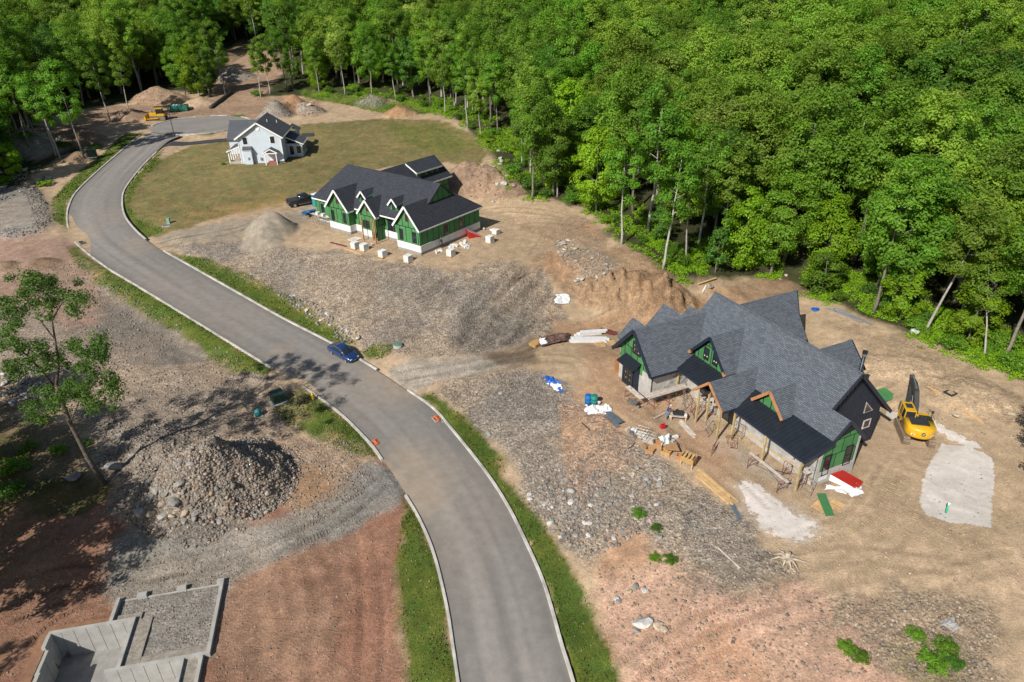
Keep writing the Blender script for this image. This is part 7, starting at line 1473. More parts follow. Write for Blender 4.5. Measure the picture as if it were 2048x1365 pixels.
stack('lumber_run', 'long timbers laid end to end on the dirt right of the excavator', 'lumber', (1872, 785), (1930, 822), 3, 1, .16, .1, M_PINE, jit=.2); board((1922, 817), (1967, 847), .18, .12, M_PINE, 'single long timber ending at the right dirt slope', 'timber', 'timber'); board((1857, 775), (1880, 790), .1, .08, M_PLANK, 'thin grey stick at the upper end of the long timbers', 'timber', 'timber')
board((1396, 572), (1432, 560), .25, .1, M_PINE, 'long plank lying at the top of the cut bank', 'plank', 'plank', up=.3); board((1405, 585), (1412, 572), .15, .06, M_WHITE, 'short white board below the long plank', 'plank', 'plank')
board((1436, 1097), (1479, 1137), .1, .08, M_PLANK, 'thin pale stick lying on the peach dirt', 'stick', 'stick'); board((1180, 862), (1163, 846), .09, .06, M_DKST, 'dark rod lying on the grey stone', 'rod', 'rod'); board((1249, 906), (1270, 888), .07, .06, M_DKST, 'thin dark rod below the scrap pile', 'rod', 'rod'); board((1213, 838), (1222, 858), .15, .08, M_OSB, 'narrow yellow board beside the sheet metal', 'board', 'board')
board((1264, 822), (1290, 810), .2, .06, M_PLANK, 'pale plank beside the wheelbarrow', 'plank', 'plank'); board((1308, 838), (1330, 827), .2, .06, M_PLANK, 'pale plank behind the worker', 'plank', 'plank'); board((661, 486), (693, 494), .3, .12, M_RUST, 'dark brown timber lying before the green-walled house', 'timber', 'timber'); board((688, 498), (724, 511), .12, .08, M_PINE, 'thin pale stick on the brow of the embankment', 'stick', 'stick')
board((1548, 941), (1580, 950), .06, .05, M_DKST, 'dark pipe on the pale ground in front of the porch', 'pipe', 'pipe')
stack('white_beam_stack', 'stack of white-wrapped beams on the dirt left of the large house', 'beams', (1143, 683), (1215, 683), 3, 2, .32, .22, M_PLAST, 'beam', .15); stack('white_beam_stack', 'shorter white-wrapped beam stack behind the longer one', 'beams', (1156, 671), (1208, 667), 2, 2, .36, .24, M_PLAST, 'beam', .1)
stack('board_stack', 'stack of rust-red boards behind the wrapped beams', 'boards', (1207, 663), (1230, 668), 6, 2, .2, .08, M_RUST, jit=.1); stack('sheet_stack', 'yellow strand-board sheets at the end of the brown tarp', 'boards', (1064, 694), (1079, 686), 1, 6, 1.1, .06, M_OSB, 'sheet', .03)
def pallet(px, py, rz, label, up=0.0):
    c = gp(px, py); t = thing('pallet', label, 'pallet', (c[0], c[1], c[2] + up), rz, 'wooden pallets')
    for y in (-.5, 0, .5): MB().box((0, y, .05), (1.2, .09, .1)).build('stringer', M_PINE, t)
    for i in range(6): MB().box((-.52 + i * .21, 0, .12), (.12, 1.1, .03)).build('slat', M_PINE, t)
    return t
pallet(1200, 690, R(10), 'wooden pallet lying by the white-wrapped beams'); pallet(1222, 687, R(10), 'wooden pallet nearest the left wing of the large house'); pallet(1672, 1012, R(40), 'wooden pallet beside the green panel'); pallet(1640, 1015, R(40), 'wooden pallet half under the green panel')
stack('green_sheet_stack', 'stack of green sheathing sheets behind the dark gable wall', 'sheets', (1748, 777), (1774, 797), 2, 3, 1.1, .05, M_GREEN, 'sheet', .15)
p = [gl(*q, .3) for q in ((1632, 992), (1649, 992), (1667, 1036), (1650, 1037))]; o = MB().slab(p, (0, 0, -.05)).build('sheathing_sheet', M_GREEN); tag(o, 'single green sheathing panel lying on pallets by the house corner', 'panel')
p = [gl(*q, .4) for q in ((1209, 830), (1221, 829), (1247, 849), (1236, 854))]; t = tag(MB().slab(p, (0, 0, -.06)).build('metal_sheet', M_SHEET), 'blue-grey metal sheet lying across the bank edge', 'sheet')
tag(MB().slab([gl(*q, .15) for q in ((1206, 834), (1216, 832), (1240, 855), (1232, 858))], (0, 0, -.05)).build('metal_sheet', M_STEEL), 'lower grey metal sheet under the blue-grey one', 'sheet')
tag(MB().slab([gl(*q, .06) for q in ((1458, 1005), (1468, 1008), (1484, 1040), (1476, 1042))], (0, 0, -.03)).build('tarp_strip', M_SHEET), 'faded blue tarp strip at the end of the lumber', 'tarp')
def tarp(px_pts, mat, label, name='tarp', h=.35, n=14, cat='tarp', seed=1, lift=.08):
    P = np.array([gp(*q) for q in px_pts]); c = P.mean(0); V, F = [], []
    for i in range(n + 1):
        for j in range(n + 1):
            u_, v_ = i / n, j / n; q = (P[0] * (1 - u_) + P[1] * u_) * (1 - v_) + (P[3] * (1 - u_) + P[2] * u_) * v_
            nz_ = float(fbm(np.array([u_ * 5.0]), np.array([v_ * 5.0]), seed, 4)[0]) - .35; e = min(u_, 1 - u_, v_, 1 - v_) * 4
            wx = float(fbm(np.array([u_ * 3.0]), np.array([v_ * 3.0]), seed + 9, 2)[0] - .5) * .8
            x, y = q[0] + wx, q[1] + wx * .6; V.append((x, y, float(hz(x, y)) + lift + max(0, nz_) * 2 * h * min(1, .3 + e)))
    for i in range(n):
        for j in range(n): a = i * (n + 1) + j; F.append((a, a + 1, a + n + 2, a + n + 1))
    b = MB(); b.v = V; b.f = F; o = b.build(name, mat, None, False); return tag(o, label, cat)
tarp([(1085, 756), (1105, 755), (1124, 768), (1100, 772)], M_TARPB, 'crumpled bright blue tarp on the brow of the stone bank', seed=3, h=.4); tarp([(1094, 768), (1113, 766), (1122, 782), (1112, 786)], M_PLAST, 'white plastic bunched below the blue tarp', 'plastic_sheet', seed=5, h=.3); tarp([(1113, 778), (1122, 777), (1125, 786), (1117, 787)], M_TARPB, 'small blue end of the tarp lowest on the bank', seed=6, h=.25)
tarp([(1076, 678), (1138, 671), (1143, 685), (1083, 697)], M_TARPBR, 'long brown tarp covering lumber by the dirt drive', seed=8, h=.9, lift=.25); tarp([(1078, 682), (1090, 684), (1094, 694), (1083, 697)], M_PLAST, 'white plastic at the end of the brown tarp', 'plastic_sheet', seed=4, h=.3, lift=.5)
tarp([(1168, 812), (1190, 812), (1196, 832), (1172, 828)], M_PLAST, 'white plastic sheeting heaped in front of the drums', 'plastic_sheet', seed=11, h=.5); tarp([(1192, 812), (1216, 812), (1222, 827), (1198, 830)], M_PLAST, 'second white plastic heap beside the sheet metal', 'plastic_sheet', seed=12, h=.6)
tarp([(1112, 590), (1135, 588), (1140, 608), (1110, 608)], M_PLAST, 'torn white plastic caught on the slope above the drive', 'plastic_sheet', seed=14, h=.35); tarp([(1819, 660), (1838, 658), (1842, 668), (1822, 670)], M_PLAST, 'white plastic sheet at the foot of the leaning tree', 'plastic_sheet', seed=15, h=.25); tarp([(1622, 617), (1636, 616), (1638, 623), (1626, 624)], M_TARPB, 'scrap of blue tarp behind the rear wing', seed=16, h=.2)
tarp([(1316, 878), (1338, 876), (1342, 892), (1320, 896)], mk('clear_plastic_bag', (.6, .66, .68), .3, .1, 3, 0), 'big clear plastic bag in the scrap pile', 'plastic_bag', seed=18, h=.9); tarp([(1652, 970), (1690, 980), (1694, 990), (1650, 980)], M_PLAST, 'white wrapped roll beside the red hatch', 'plastic_roll', seed=19, h=.4); tarp([(1693, 975), (1722, 970), (1726, 990), (1700, 998)], M_PLAST, 'white plastic bunched under the red hatch corner', 'plastic_sheet', seed=20, h=.4); tarp([(1880, 1245), (1903, 1240), (1918, 1262), (1895, 1258)], mk('grey_felt', (.33, .32, .31), .9, .15, 3, .1, 10), 'grey scrap of fabric at the lower right', 'fabric_scrap', seed=21, h=.2)
def drum(px, py, mat, label):
    t = put(px, py, 'drum', label, 'drum'); MB().lathe([(.36, 0), (.38, .05), (.38, .38), (.4, .4), (.38, .42), (.38, .78), (.4, .8), (.38, .82), (.38, 1.1), (.34, 1.15)], 18).build('shell', mat, t, True); MB().lathe([(.33, 1.12), (.33, 1.155), (.02, 1.16)], 18).build('lid', mat, t); MB().tube([(.18, 0, 1.16), (.18, 0, 1.2)], .05, 8).build('bung', M_DKST, t)
drum(1176, 808, M_BDRUM, 'blue plastic drum at the edge of the stone bank'); drum(1188, 809, M_GDRUM, 'green plastic drum next to the blue drum')
def bucket(px, py, label, mat=None, up=0.0):
    t = put(px, py, 'bucket', label, 'bucket'); t.location.z += up; MB().lathe([(.13, 0), (.16, .36), (.17, .38)], 14).build('pail', mat or M_PLAST, t, True); MB().lathe([(.175, .36), (.175, .39), (.02, .39)], 14).build('lid', mat or M_PLAST, t); MB().tube([(-.17, 0, .34), (0, .12, .3), (.17, 0, .34)], .01, 5).build('handle', M_STEEL, t)
bucket(1198, 810, 'white bucket beside the green drum'); bucket(1341, 838, 'white bucket at the worker\'s feet'); bucket(744, 492, 'white bucket near the pale block pallets'); bucket(968, 461, 'white bucket near the corner of the green-walled house')
c = gp(1325, 857); t = thing('fuel_can', 'red plastic fuel can on the dirt below the worker', 'fuel can', tuple(c), R(20)); MB().box((0, 0, .24), (.5, .34, .45)).build('body', mk('red_plastic', (.5, .01, .03), .4, .1, 3, 0), t, bevel=.05); MB().tube([(.15, 0, .46), (.25, 0, .6)], .03, 8).build('spout', M_DKST, t); MB().bar((-.18, 0, .54), (.1, 0, .54), .05, .04).build('handle', M_RLAMP, t)
# red sloped basement hatch
c = gp(1690, 965); t = thing('bulkhead_hatch', 'red sloped basement hatch with white sides lying by the house corner', 'hatch', tuple(c), R(-42)); 
MB().loft([[(-1.25, -.7, 0), (-1.25, .7, 0), (-1.25, .7, .75), (-1.25, -.7, .75)], [(1.25, -.7, 0), (1.25, .7, 0), (1.25, .7, .3), (1.25, -.7, .3)]]).build('side_panels', M_WHITE, t); MB().slab([(-1.3, -.75, .8), (1.3, -.75, .34), (1.3, .75, .34), (-1.3, .75, .8)], (0, 0, -.05)).build('lid', M_REDLID, t); MB().bar((.9, -.05, .44), (1.0, -.05, .5), .05, .05).build('handle', M_STEEL, t)
c = gp(947, 474); t = thing('bulkhead_hatch', 'red basement hatch with a pink sheet against the green-walled house', 'hatch', tuple(c), R(20)); MB().loft([[(-.9, -.7, 0), (-.9, .7, 0), (-.9, .7, 1.2), (-.9, -.7, 1.2)], [(.9, -.7, 0), (.9, .7, 0), (.9, .7, .2), (.9, -.7, .2)]]).build('side_panels', M_REDLID, t); MB().slab([(-.95, -.72, 1.28), (.95, -.72, .25), (.95, .72, .25), (-.95, .72, 1.28)], (0, 0, -.05)).build('pink_sheet', M_PINK, t)
t = put(1891, 1027, 'vent_pipe', 'upright green pipe with a white cap in the pale gravel bed', 'pipe'); MB().tube([(0, 0, -.1), (0, 0, .95)], .08, 12).build('pipe', M_PVC, t, True); MB().tube([(0, 0, .95), (0, 0, 1.2)], [.1, .09], 12).build('cap', M_WHITE, t, True)
t = put(1901, 787, 'inlet_grate', 'small black square drain surround on the dirt beyond the timbers', 'drain', R(25))
for a, d in (((0, -.42, .06), (1.0, .16, .12)), ((0, .42, .06), (1.0, .16, .12)), ((-.42, 0, .06), (.16, .68, .12)), ((.42, 0, .06), (.16, .68, .12))): MB().box(a, d).build('side', M_DKST, t)
def ladder(a, b, label, up=.1, off=0.0, w=.62):
    p, q = gl(*a, up), gl(*b, up); t = thing('ladder', label, 'ladder', tuple(p), 0, 'aluminium ladders on the dirt'); d = q - p; s_ = d.cross(Vector((0, 0, 1))).normalized(); o = s_ * off
    for k in (-.5, .5): MB().bar(o + s_ * w * k, d + o + s_ * w * k, .09, .1).build('rail', M_ALU, t)
    n = int(d.length / .3)
    for i in range(1, n): MB().bar(o + d * (i / n) - s_ * w * .5, o + d * (i / n) + s_ * w * .5, .06, .05).build('rung', M_ALU, t)
ladder((1652, 617), (1725, 646), 'long aluminium ladder nearest the house behind the rear wing'); ladder((1664, 617), (1746, 652), 'long aluminium ladder nearest the trees behind the rear wing'); ladder((1668, 622), (1722, 647), 'shorter aluminium ladder lying on the two long ones', .25, 0, .5)
# scrap along the bank edge
def crate(px, py, s, label, mat, rz=0.3, legs=0.0):
    t = put(px, py, 'crate', label, 'crate', rz); L_, W_, H_ = s
    for a, d in (((0, -W_ / 2, legs + H_ / 2), (L_, .04, H_)), ((0, W_ / 2, legs + H_ / 2), (L_, .04, H_)), ((-L_ / 2, 0, legs + H_ / 2), (.04, W_, H_)), ((L_ / 2, 0, legs + H_ / 2), (.04, W_, H_))): MB().box(a, d).build('side', mat, t)
    MB().box((0, 0, legs + .03), (L_, W_, .04)).build('bottom', mat, t)
    if legs:
        for x in (-.45, .45):
            for y in (-.45, .45): MB().box((x * L_, y * W_, legs / 2 + .1), (.08, .08, legs + .3)).build('leg', M_PINE, t)
        for i in range(3): MB().box((-.3 * L_ + i * .3 * L_, 0, legs + H_ + .02), (.16, W_, .04)).build('slat', M_PINE, t)
    return t
crate(1376, 930, (1.25, 1.0, .55), 'wooden crate on legs at the lower end of the scrap pile', M_OSB, R(-38), .55); crate(1316, 893, (.9, .7, .5), 'open cardboard box in the scrap pile', M_CARD, R(-30)); crate(1300, 905, (.8, .6, .45), 'dark-filled cardboard box at the low side of the scrap pile', M_CARD, R(-35)); crate(1332, 908, (.9, .6, .4), 'open wooden box in the middle of the scrap pile', M_OSB, R(-35)); crate(1362, 918, (.8, .5, .4), 'reddish wooden tray beside the legged crate', M_CEDAR, R(-30))
tag(MB().slab([gl(*q, .75) for q in ((1327, 902), (1350, 897), (1358, 914), (1330, 912))], (0, 0, -.05)).build('board', M_CARD), 'flat brown board lying on top of the scrap pile', 'board')
def wire_crate(px, py, label, rz):
    t = put(px, py, 'wire_cage', label, 'wire cage', rz); L_, W_, H_ = 1.3, 1.0, .8
    for x in (-.5, .5):
        for y in (-.5, .5): MB().tube([(x * L_, y * W_, 0), (x * L_, y * W_, H_)], .025, 6).build('post', M_STEEL, t)
    for z in (.1, .8):
        for k in (-.5, 0, .5): MB().tube([(-L_ / 2, k * W_, z), (L_ / 2, k * W_, z)], .018, 5).build('rail', M_STEEL, t); MB().tube([(k * L_, -W_ / 2, z), (k * L_, W_ / 2, z)], .018, 5).build('rail', M_STEEL, t)
    MB().box((0, 0, .05), (1.2, .9, .05)).build('base', M_PLANK, t)
wire_crate(1283, 872, 'grey wire cage at the upper end of the scrap pile', R(-30)); wire_crate(1298, 882, 'second grey wire cage in the scrap pile', R(-35))
for i, (px, py) in enumerate([(1262, 868), (1270, 876), (1308, 885), (1346, 884), (1350, 876), (1342, 880), (1268, 862), (1290, 893), (1352, 890), (1256, 860)]):
    c = gp(px, py); tag(MB().box((0, 0, .12), (random.uniform(.3, .7), random.uniform(.2, .4), .25), random.uniform(0, 3)).build('scrap_block', random.choice((M_PLANK, M_WSTONE, M_STEEL, M_CARD)), None, loc=tuple(c), bevel=.02), 'small loose scrap piece at the edge of the scrap pile', 'scrap', 'loose scrap pieces')
# wheelbarrow
t = put(1264, 812, 'wheelbarrow', 'grey wheelbarrow parked beside the scaffolding', 'wheelbarrow', R(-35)); MB().loft([[(-.35, -.22, .3), (.3, -.2, .3), (.3, .2, .3), (-.35, .22, .3)], [(-.55, -.36, .65), (.6, -.34, .62), (.6, .34, .62), (-.55, .36, .65)]]).build('tray', M_STEEL, t)
for sg in (-1, 1): MB().tube([(-1.0, sg * .3, .62), (-.2, sg * .22, .32), (.75, 0 + sg * .06, .2)], .022, 6).build('handle', M_POST, t); MB().tube([(-.3, sg * .22, .3), (-.4, sg * .25, 0)], .02, 6).build('leg', M_DKST, t)
wheel(t, .75, 0, .2, .1, M_STEEL)
# mortar bench beside the worker
t = put(1356, 838, 'mortar_bench', 'cluttered wooden mortar bench in front of the worker', 'bench', R(-10)); MB().box((0, 0, .55), (1.7, 1.0, .08)).build('top', M_PLANK, t)
for x in (-.75, .75):
    for y in (-.4, .4): MB().box((x, y, .27), (.1, .1, .55)).build('leg', M_PINE, t)
MB().loft([[(-.5, -.3, .6), (.4, -.3, .6), (.4, .3, .6), (-.5, .3, .6)], [(-.65, -.4, .85), (.55, -.4, .85), (.55, .4, .85), (-.65, .4, .85)]]).build('mortar_tub', M_DKST, t); MB().bar((-.9, .2, .6), (-.75, -.1, 1.3), .12, .05).build('board', M_PINE, t); MB().box((.7, -.2, .7), (.3, .25, .2)).build('stone', M_WSTONE, t)
# scaffolding
def frame(p, rz, label, w=1.2, h=1.9, group='steel scaffold frames', mat=None, tilt=None):
    t = thing('scaffold', label, 'scaffold', p, rz, group); m = mat or M_RUST
    if tilt: t.rotation_euler.x = tilt
    for k in (-.5, .5): MB().tube([(0, k * w, 0), (0, k * w, h)], .03, 6).build('upright', m, t)
    for z in (.35, .95, h - .05): MB().tube([(0, -.5 * w, z), (0, .5 * w, z)], .024, 6).build('rung', m, t)
    MB().tube([(0, -.5 * w, .95), (0, 0, h - .1)], .02, 6).build('brace', m, t); MB().tube([(0, .5 * w, .95), (0, 0, h - .1)], .02, 6).build('brace', m, t); return t
def h1w(u, v, z=0.0):
    c_, s_ = math.cos(H1_R), math.sin(H1_R); return (H1_O[0] + v * c_ - u * s_, H1_O[1] + v * s_ + u * c_, z)
def brace_pair(a, b, label):
    t = thing('cross_brace', label, 'brace', a, 0, 'scaffold cross braces'); d = Vector(b) - Vector(a)
    MB().tube([(0, 0, .4), d + Vector((0, 0, 1.5))], .018, 5).build('rod', M_STEEL, t); MB().tube([(0, 0, 1.5), d + Vector((0, 0, .4))], .018, 5).build('rod', M_STEEL, t)
def scaffold(points, label_at, planks=2, h=1.9):
    """points: (u,v) frame centres in a row in the large house's frame"""
    for i, (u, v) in enumerate(points): frame(h1w(u, v), H1_R + (math.atan2(points[-1][0] - points[0][0], points[-1][1] - points[0][1])), 'steel scaffold frame ' + label_at, h=h)
    for i in range(len(points) - 1): brace_pair(h1w(*points[i]), h1w(*points[i + 1]), 'crossed scaffold braces ' + label_at)
    a, b = Vector(h1w(*points[0], h)), Vector(h1w(*points[-1], h)); d = (b - a).normalized(); s_ = d.cross(Vector((0, 0, 1)))
    for i in range(planks):
        tag(MB().bar(a - d * .5 + s_ * (i - (planks - 1) / 2) * .32 + Vector((0, 0, .05)), b + d * .5 + s_ * (i - (planks - 1) / 2) * .32 + Vector((0, 0, .05)), .3, .06).build('scaffold_plank', M_PLANK), 'mortar-stained scaffold plank ' + label_at, 'plank', 'scaffold planks')
scaffold([(17.2, -5.6), (17.2, -3.6), (17.2, -1.6), (17.2, .0)][0:3], 'along the veneer wall of the left wing', 3, 1.5); scaffold([(19.8, -6.6), (18.0, -6.6)], 'in front of the bay window', 2, 1.2)
scaffold([(2.2, -1.0), (.4, -1.0)], 'under the right end of the porch', 2, 1.9); scaffold([(4.6, -2.9), (.8, -2.9)], 'outside the right porch posts', 1, 1.3)
scaffold([(14.5, -1.0), (12.9, -1.0)], 'under the porch beside the entry', 1, 1.7)
for u, v, lb in ((13.9, -2.6, 'in front of the entry'), (10.6, -3.4, 'between the entry posts'), (8.9, -1.0, 'beside the porch post'), (15.6, -2.4, 'before the porch corner'), (-.4, -1.2, 'at the end of the porch')): frame(h1w(u, v), H1_R + random.uniform(-.5, .5), 'single steel scaffold frame standing ' + lb, mat=random.choice((M_RUST, M_STEEL)))
fr = frame(tuple(gp(1432, 893)), R(-30), 'red scaffold frame fallen over at the foot of the porch posts', tilt=R(75), group=None); fr.location.z += .05
fr = frame(tuple(gp(1452, 885)), R(10), 'red scaffold frame leaning at the porch post foot', tilt=R(50), group=None)
tag(MB().box((0, 0, 1.0), (.06, 1.2, 2.0)).build('plywood_sheet', M_CEDAR, None, loc=h1w(24.9, -4.6), rz=H1_R + R(80)), 'brown sheet leaning on the left wing corner', 'sheet')
# stepping work at the green house
def h2w(u, v, z=0.0):
    c_, s_ = math.cos(H2_R), math.sin(H2_R); return (H2_O[0] + v * c_ - u * s_, H2_O[1] + v * s_ + u * c_, H2_O[2] + z)
for u in (21.3, 23.0, 24.7): frame(h2w(u, .3), H2_R, 'scaffold frame before the left end of the green-walled house', h=1.7, mat=M_STEEL)
for i in range(2): tag(MB().bar(h2w(20.9, .1 + i * .33, 1.75), h2w(25.2, .1 + i * .33, 1.75), .3, .06).build('scaffold_plank', M_PLANK), 'scaffold plank at the left end of the green-walled house', 'plank', 'scaffold planks')
for u in (22.2, 23.6): tag(MB().box((0, 0, .25), (.6, .5, .5)).build('white_box', M_WSTONE, None, loc=h2w(u, .25, 1.79), rz=H2_R, bevel=.03), 'white block carton standing on the scaffold planks', 'carton', 'cartons on the scaffold')
def barrow(px, py, lb):
    t = put(px, py, 'blue_wheelbarrow', lb, 'wheelbarrow', random.uniform(0, 6), 'blue wheelbarrows'); MB().loft([[(-.4, -.25, .35), (.35, -.22, .35), (.35, .22, .35), (-.4, .25, .35)], [(-.65, -.42, .75), (.7, -.4, .72), (.7, .4, .72), (-.65, .42, .75)]]).build('tray', M_BDRUM, t)
    for sg in (-1, 1): MB().tube([(-1.1, sg * .3, .65), (.8, sg * .08, .2)], .025, 6).build('handle', M_POST, t); MB().tube([(-.3, sg * .22, .35), (-.45, sg * .25, 0)], .02, 6).build('leg', M_DKST, t)
    wheel(t, .8, 0, .2, .1, M_STEEL)
barrow(612, 433, 'blue wheelbarrow nearest the sand pile'); barrow(625, 429, 'blue wheelbarrow beside the scaffold of the green-walled house')
t = put(634, 412, 'site_toilet', 'teal portable toilet at the left end of the green-walled house', 'toilet', R(53)); MB().box((0, 0, 1.05), (1.1, 1.1, 2.1)).build('cabin', M_TEAL, t, bevel=.04); MB().box((0, 0, 2.18), (1.16, 1.16, .14)).build('roof', M_PLAST, t, bevel=.04); MB().box((-.56, 0, 1.0), (.03, .75, 1.8)).build('door', mk('toilet_door', (.03, .25, .26), .5, .08, 3, 0), t)
def block_pallet(px, py, label, n=(3, 2, 3), rz=None):
    t = put(px, py, 'block_pallet', label, 'blocks', R(53) if rz is None else rz, 'pallets of pale blocks'); t.scale = (.86, .86, .86); MB().box((0, 0, .07), (1.3, 1.2, .14)).build('pallet', M_PINE, t)
    for i in range(n[0]):
        for j in range(n[1]):
            for k in range(n[2]): MB().box(((i - (n[0] - 1) / 2) * 1.2 / n[0], (j - (n[1] - 1) / 2) * 1.1 / n[1], .14 + (k + .5) * .36), (1.2 / n[0] - .012, 1.1 / n[1] - .012, .352)).build('block', M_WSTONE, t)
block_pallet(711, 497, 'pale block pallet furthest left before the green-walled house'); block_pallet(729, 501, 'long pale block pallet next to the furthest left one', (4, 2, 3)); block_pallet(766, 514, 'pale block pallet in the middle of the row before the house'); block_pallet(817, 524, 'lone pale block pallet lowest on the embankment brow'); block_pallet(902, 512, 'pale block pallet before the right corner of the green-walled house'); block_pallet(980, 485, 'pale block pallet on the dirt right of the red hatch'); block_pallet(992, 468, 'opened block pallet topped with white plastic', (3, 2, 2))
tarp([(978, 462), (990, 459), (1000, 463), (984, 468)], M_PLAST, 'white plastic over the opened block pallet', 'plastic_sheet', seed=33, h=.4, lift=.2)
for i in range(26):
    u = random.random(); c = gp(866 + 66 * u + random.uniform(-3, 3), 508 - 24 * u + random.uniform(-2, 3)); tag(MB().box((0, 0, .12), (random.uniform(.3, .8), random.uniform(.2, .4), random.uniform(.15, .35)), random.uniform(0, 3)).build('stone_offcut', M_WSTONE, None, loc=tuple(c), bevel=.02), 'white stone offcut in the line along the green-walled house', 'stone', 'white stone offcuts beside the house')
for i in range(12): c = gp(925 + random.uniform(0, 20), 490 + random.uniform(0, 8)); tag(MB().box((0, 0, .08), (random.uniform(.2, .5), random.uniform(.15, .35), .2), random.uniform(0, 3)).build('stone_offcut', M_WSTONE, None, loc=tuple(c), bevel=.02), 'white stone offcut scattered before the block pallets', 'stone', 'white stone offcuts on the dirt')
tag(MB().box((0, 0, .05), (1.8, 1.6, .12)).build('mortar_board', M_PLANK, None, loc=h2w(13.4, -1.1), rz=H2_R), 'flat pale board on the ground between the two left gables', 'board')
# root stump
c = gp(1572, 1122); t = thing('root_stump', 'bleached tree stump with spreading roots on the dirt', 'stump', tuple(c)); rgx = np.random.default_rng(8); MB().tube([(0, 0, 0), (.1, .1, .8)], [.3, .2], 9).build('stem', M_DRIFT, t)
for i in range(8): a = i * .8 + rgx.normal(0, .2); l = rgx.uniform(.8, 1.7); MB().tube([(0, 0, .25), (math.cos(a) * l * .5, math.sin(a) * l * .5, .3 + rgx.uniform(0, .3)), (math.cos(a) * l, math.sin(a) * l, rgx.uniform(0, .35))], [.14, .09, .03], 6).build('root', M_DRIFT, t)
cp_ = [gp(*q) + np.array([0, 0, .35]) for q in ((422, 218), (436, 208), (450, 197), (464, 188))]; tag(MB().tube(cp_, .5, 14).build('culvert_pipe', M_DKST, None, True), 'black drainage pipe lying beside the far dirt track', 'pipe')
# ------------------------------------------------------------------ people
def person(name, label, loc, rz, shirt, pants, J, hat):
    """J: joint name -> (x, y, z, radius, parent)"""
    names = list(J); me = bpy.data.meshes.new('figure'); me.from_pydata([J[n][:3] for n in names], [(names.index(J[n][4]), names.index(n)) for n in names if J[n][4]], [])
    o = bpy.data.objects.new(name, me); COL.objects.link(o); sk = o.modifiers.new('skin', 'SKIN'); sk.use_smooth_shade = True; ss = o.modifiers.new('sub', 'SUBSURF'); ss.levels = ss.render_levels = 1
    for n, d in zip(names, me.skin_vertices[0].data): d.radius = (J[n][3], J[n][3]); d.use_root = n == 'pelvis'
    dg = bpy.context.evaluated_depsgraph_get(); ev = bpy.data.meshes.new_from_object(o.evaluated_get(dg)); bpy.data.objects.remove(o)
    o = bpy.data.objects.new(name, ev); COL.objects.link(o); ev.materials.clear()
    for m in (shirt, pants, M_SKIN, M_DKST): ev.materials.append(m)
    P = np.array([J[n][:3] for n in names])
    reg = {n: (2 if n.startswith(('head', 'neck', 'hand', 'f_', 'wrist', 'elbow_lo')) else 3 if n.startswith(('ankle', 'toe')) else 1 if n.startswith(('hip', 'knee', 'pelvis')) else 0) for n in names}
    for pl in ev.polygons: pl.material_index = reg[names[int(np.argmin(((P - np.array(pl.center)) ** 2).sum(1)))]]; pl.use_smooth = True
    o.location = loc; o.rotation_euler.z = rz; tag(o, label, 'person'); h = J['head'][:3]
    MB().lathe([(.125, 0), (.12, .06), (.08, .12), (.01, .14)], 14, (h[0], h[1], h[2] + .03)).build('cap' if hat is M_HAT else 'hair', hat, o, True)
    f = Vector((h[0], h[1], h[2])); MB().box(tuple(f + Vector((.115, 0, -.02))), (.04, .03, .05)).build('nose', M_SKIN, o, bevel=.008)
    for sg in (-1, 1): MB().box(tuple(f + Vector((.1, sg * .04, .015))), (.02, .025, .014)).build('eye', M_DKST, o); MB().box(tuple(f + Vector((0, sg * .105, -.01))), (.05, .02, .06)).build('ear', M_SKIN, o)
    MB().box(tuple(f + Vector((.1, 0, -.065))), (.02, .05, .012)).build('mouth', M_RLAMP, o)
    return o
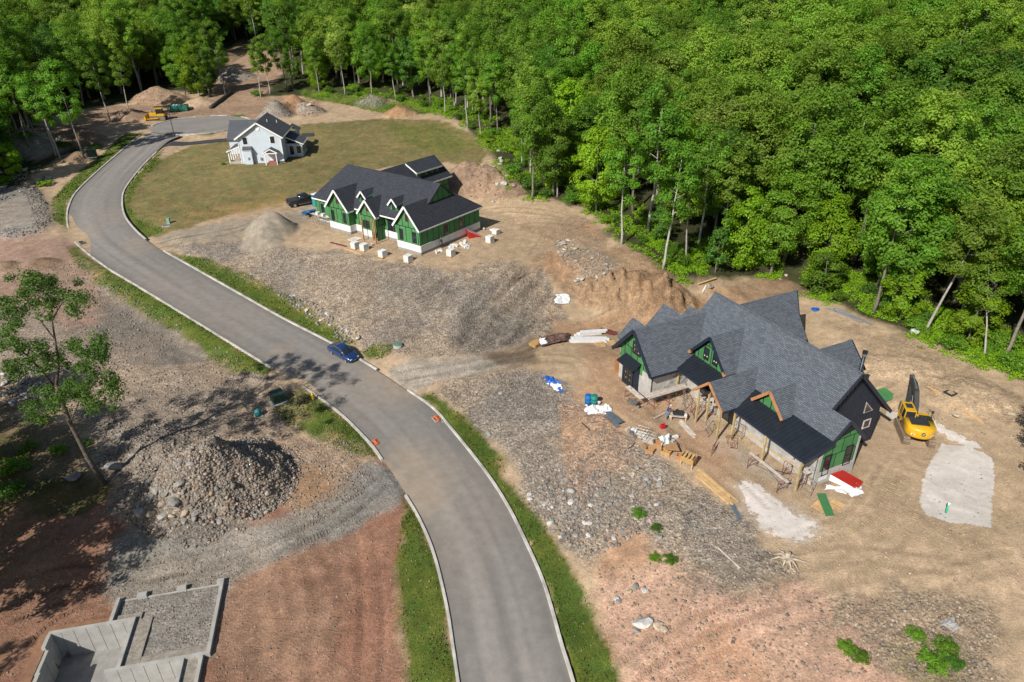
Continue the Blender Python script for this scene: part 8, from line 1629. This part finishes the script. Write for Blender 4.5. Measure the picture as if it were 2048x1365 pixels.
def skeleton(bend, arms, stance=.12):
    s_, c_ = math.sin(bend), math.cos(bend); up = lambda d, y=0.0: (s_ * d, y, .93 + c_ * d)
    J = {'pelvis': (0, 0, .93, .14, None), 'waist': (*up(.2), .13, 'pelvis'), 'chest': (*up(.42), .155, 'waist'), 'neck': (*up(.58), .06, 'chest'), 'head_base': (up(.64)[0] + .02, 0, up(.64)[2], .075, 'neck'), 'head': (up(.74)[0] + .04, 0, up(.74)[2], .105, 'head_base')}
    for sg, k in ((1, 'l'), (-1, 'r')):
        J['hip_' + k] = (0, sg * .1, .88, .11, 'pelvis'); J['knee_' + k] = (.04 * sg, sg * stance, .48, .07, 'hip_' + k); J['ankle_' + k] = (.0 + .02 * sg, sg * (stance + .02), .08, .05, 'knee_' + k); J['toe_' + k] = (.17, sg * (stance + .04), .04, .04, 'ankle_' + k)
        sh = up(.5, sg * .2); J['shoulder_' + k] = (*sh, .07, 'chest'); e = arms[k][0]; w_ = arms[k][1]
        J['elbow_' + k] = (sh[0] + e[0], sg * (.2 + e[1]), sh[2] + e[2], .048, 'shoulder_' + k); eb = J['elbow_' + k]; J['wrist_' + k] = (eb[0] + w_[0], eb[1] + sg * w_[1], eb[2] + w_[2], .033, 'elbow_' + k); wr = np.array(J['wrist_' + k][:3]); d = np.array([w_[0], sg * w_[1], w_[2]]); d /= np.linalg.norm(d)
        J['hand_' + k] = (*(wr + d * .08), .036, 'wrist_' + k); hd = np.array(J['hand_' + k][:3]); sd_ = np.cross(d, [0, 0, 1.0]); sd_ /= np.linalg.norm(sd_) + 1e-9
        for i, (o_, l) in enumerate(((-.03, .07), (-.01, .085), (.01, .08), (.03, .06))):
            a = hd + sd_ * o_ + d * .03; J['f_%s%d' % (k, i)] = (*(a + d * l * .5), .009, 'hand_' + k); J['f_%s%db' % (k, i)] = (*(a + d * l + np.array([0, 0, -.02])), .008, 'f_%s%d' % (k, i))
        J['f_%st' % k] = (*(wr + d * .04 + sd_ * .055), .01, 'hand_' + k)
    return J
c = gp(1333, 838); person('person', 'person in navy shirt and blue jeans bending over the mortar bench', tuple(c), R(5), M_SHIRT, M_JEAN, skeleton(R(22), {'l': ((.16, .03, -.22), (.24, -.02, -.04)), 'r': ((.2, .03, -.2), (.24, -.02, .0))}), M_HAT)
c = gp(884, 496); person('person', 'person in dark clothes standing against the white foundation wall', tuple(c), R(200), M_DARKC, M_DARKC, skeleton(R(4), {'l': ((.02, .06, -.28), (.1, .0, -.24)), 'r': ((.02, .06, -.28), (.1, .0, -.24))}), M_DARKC)
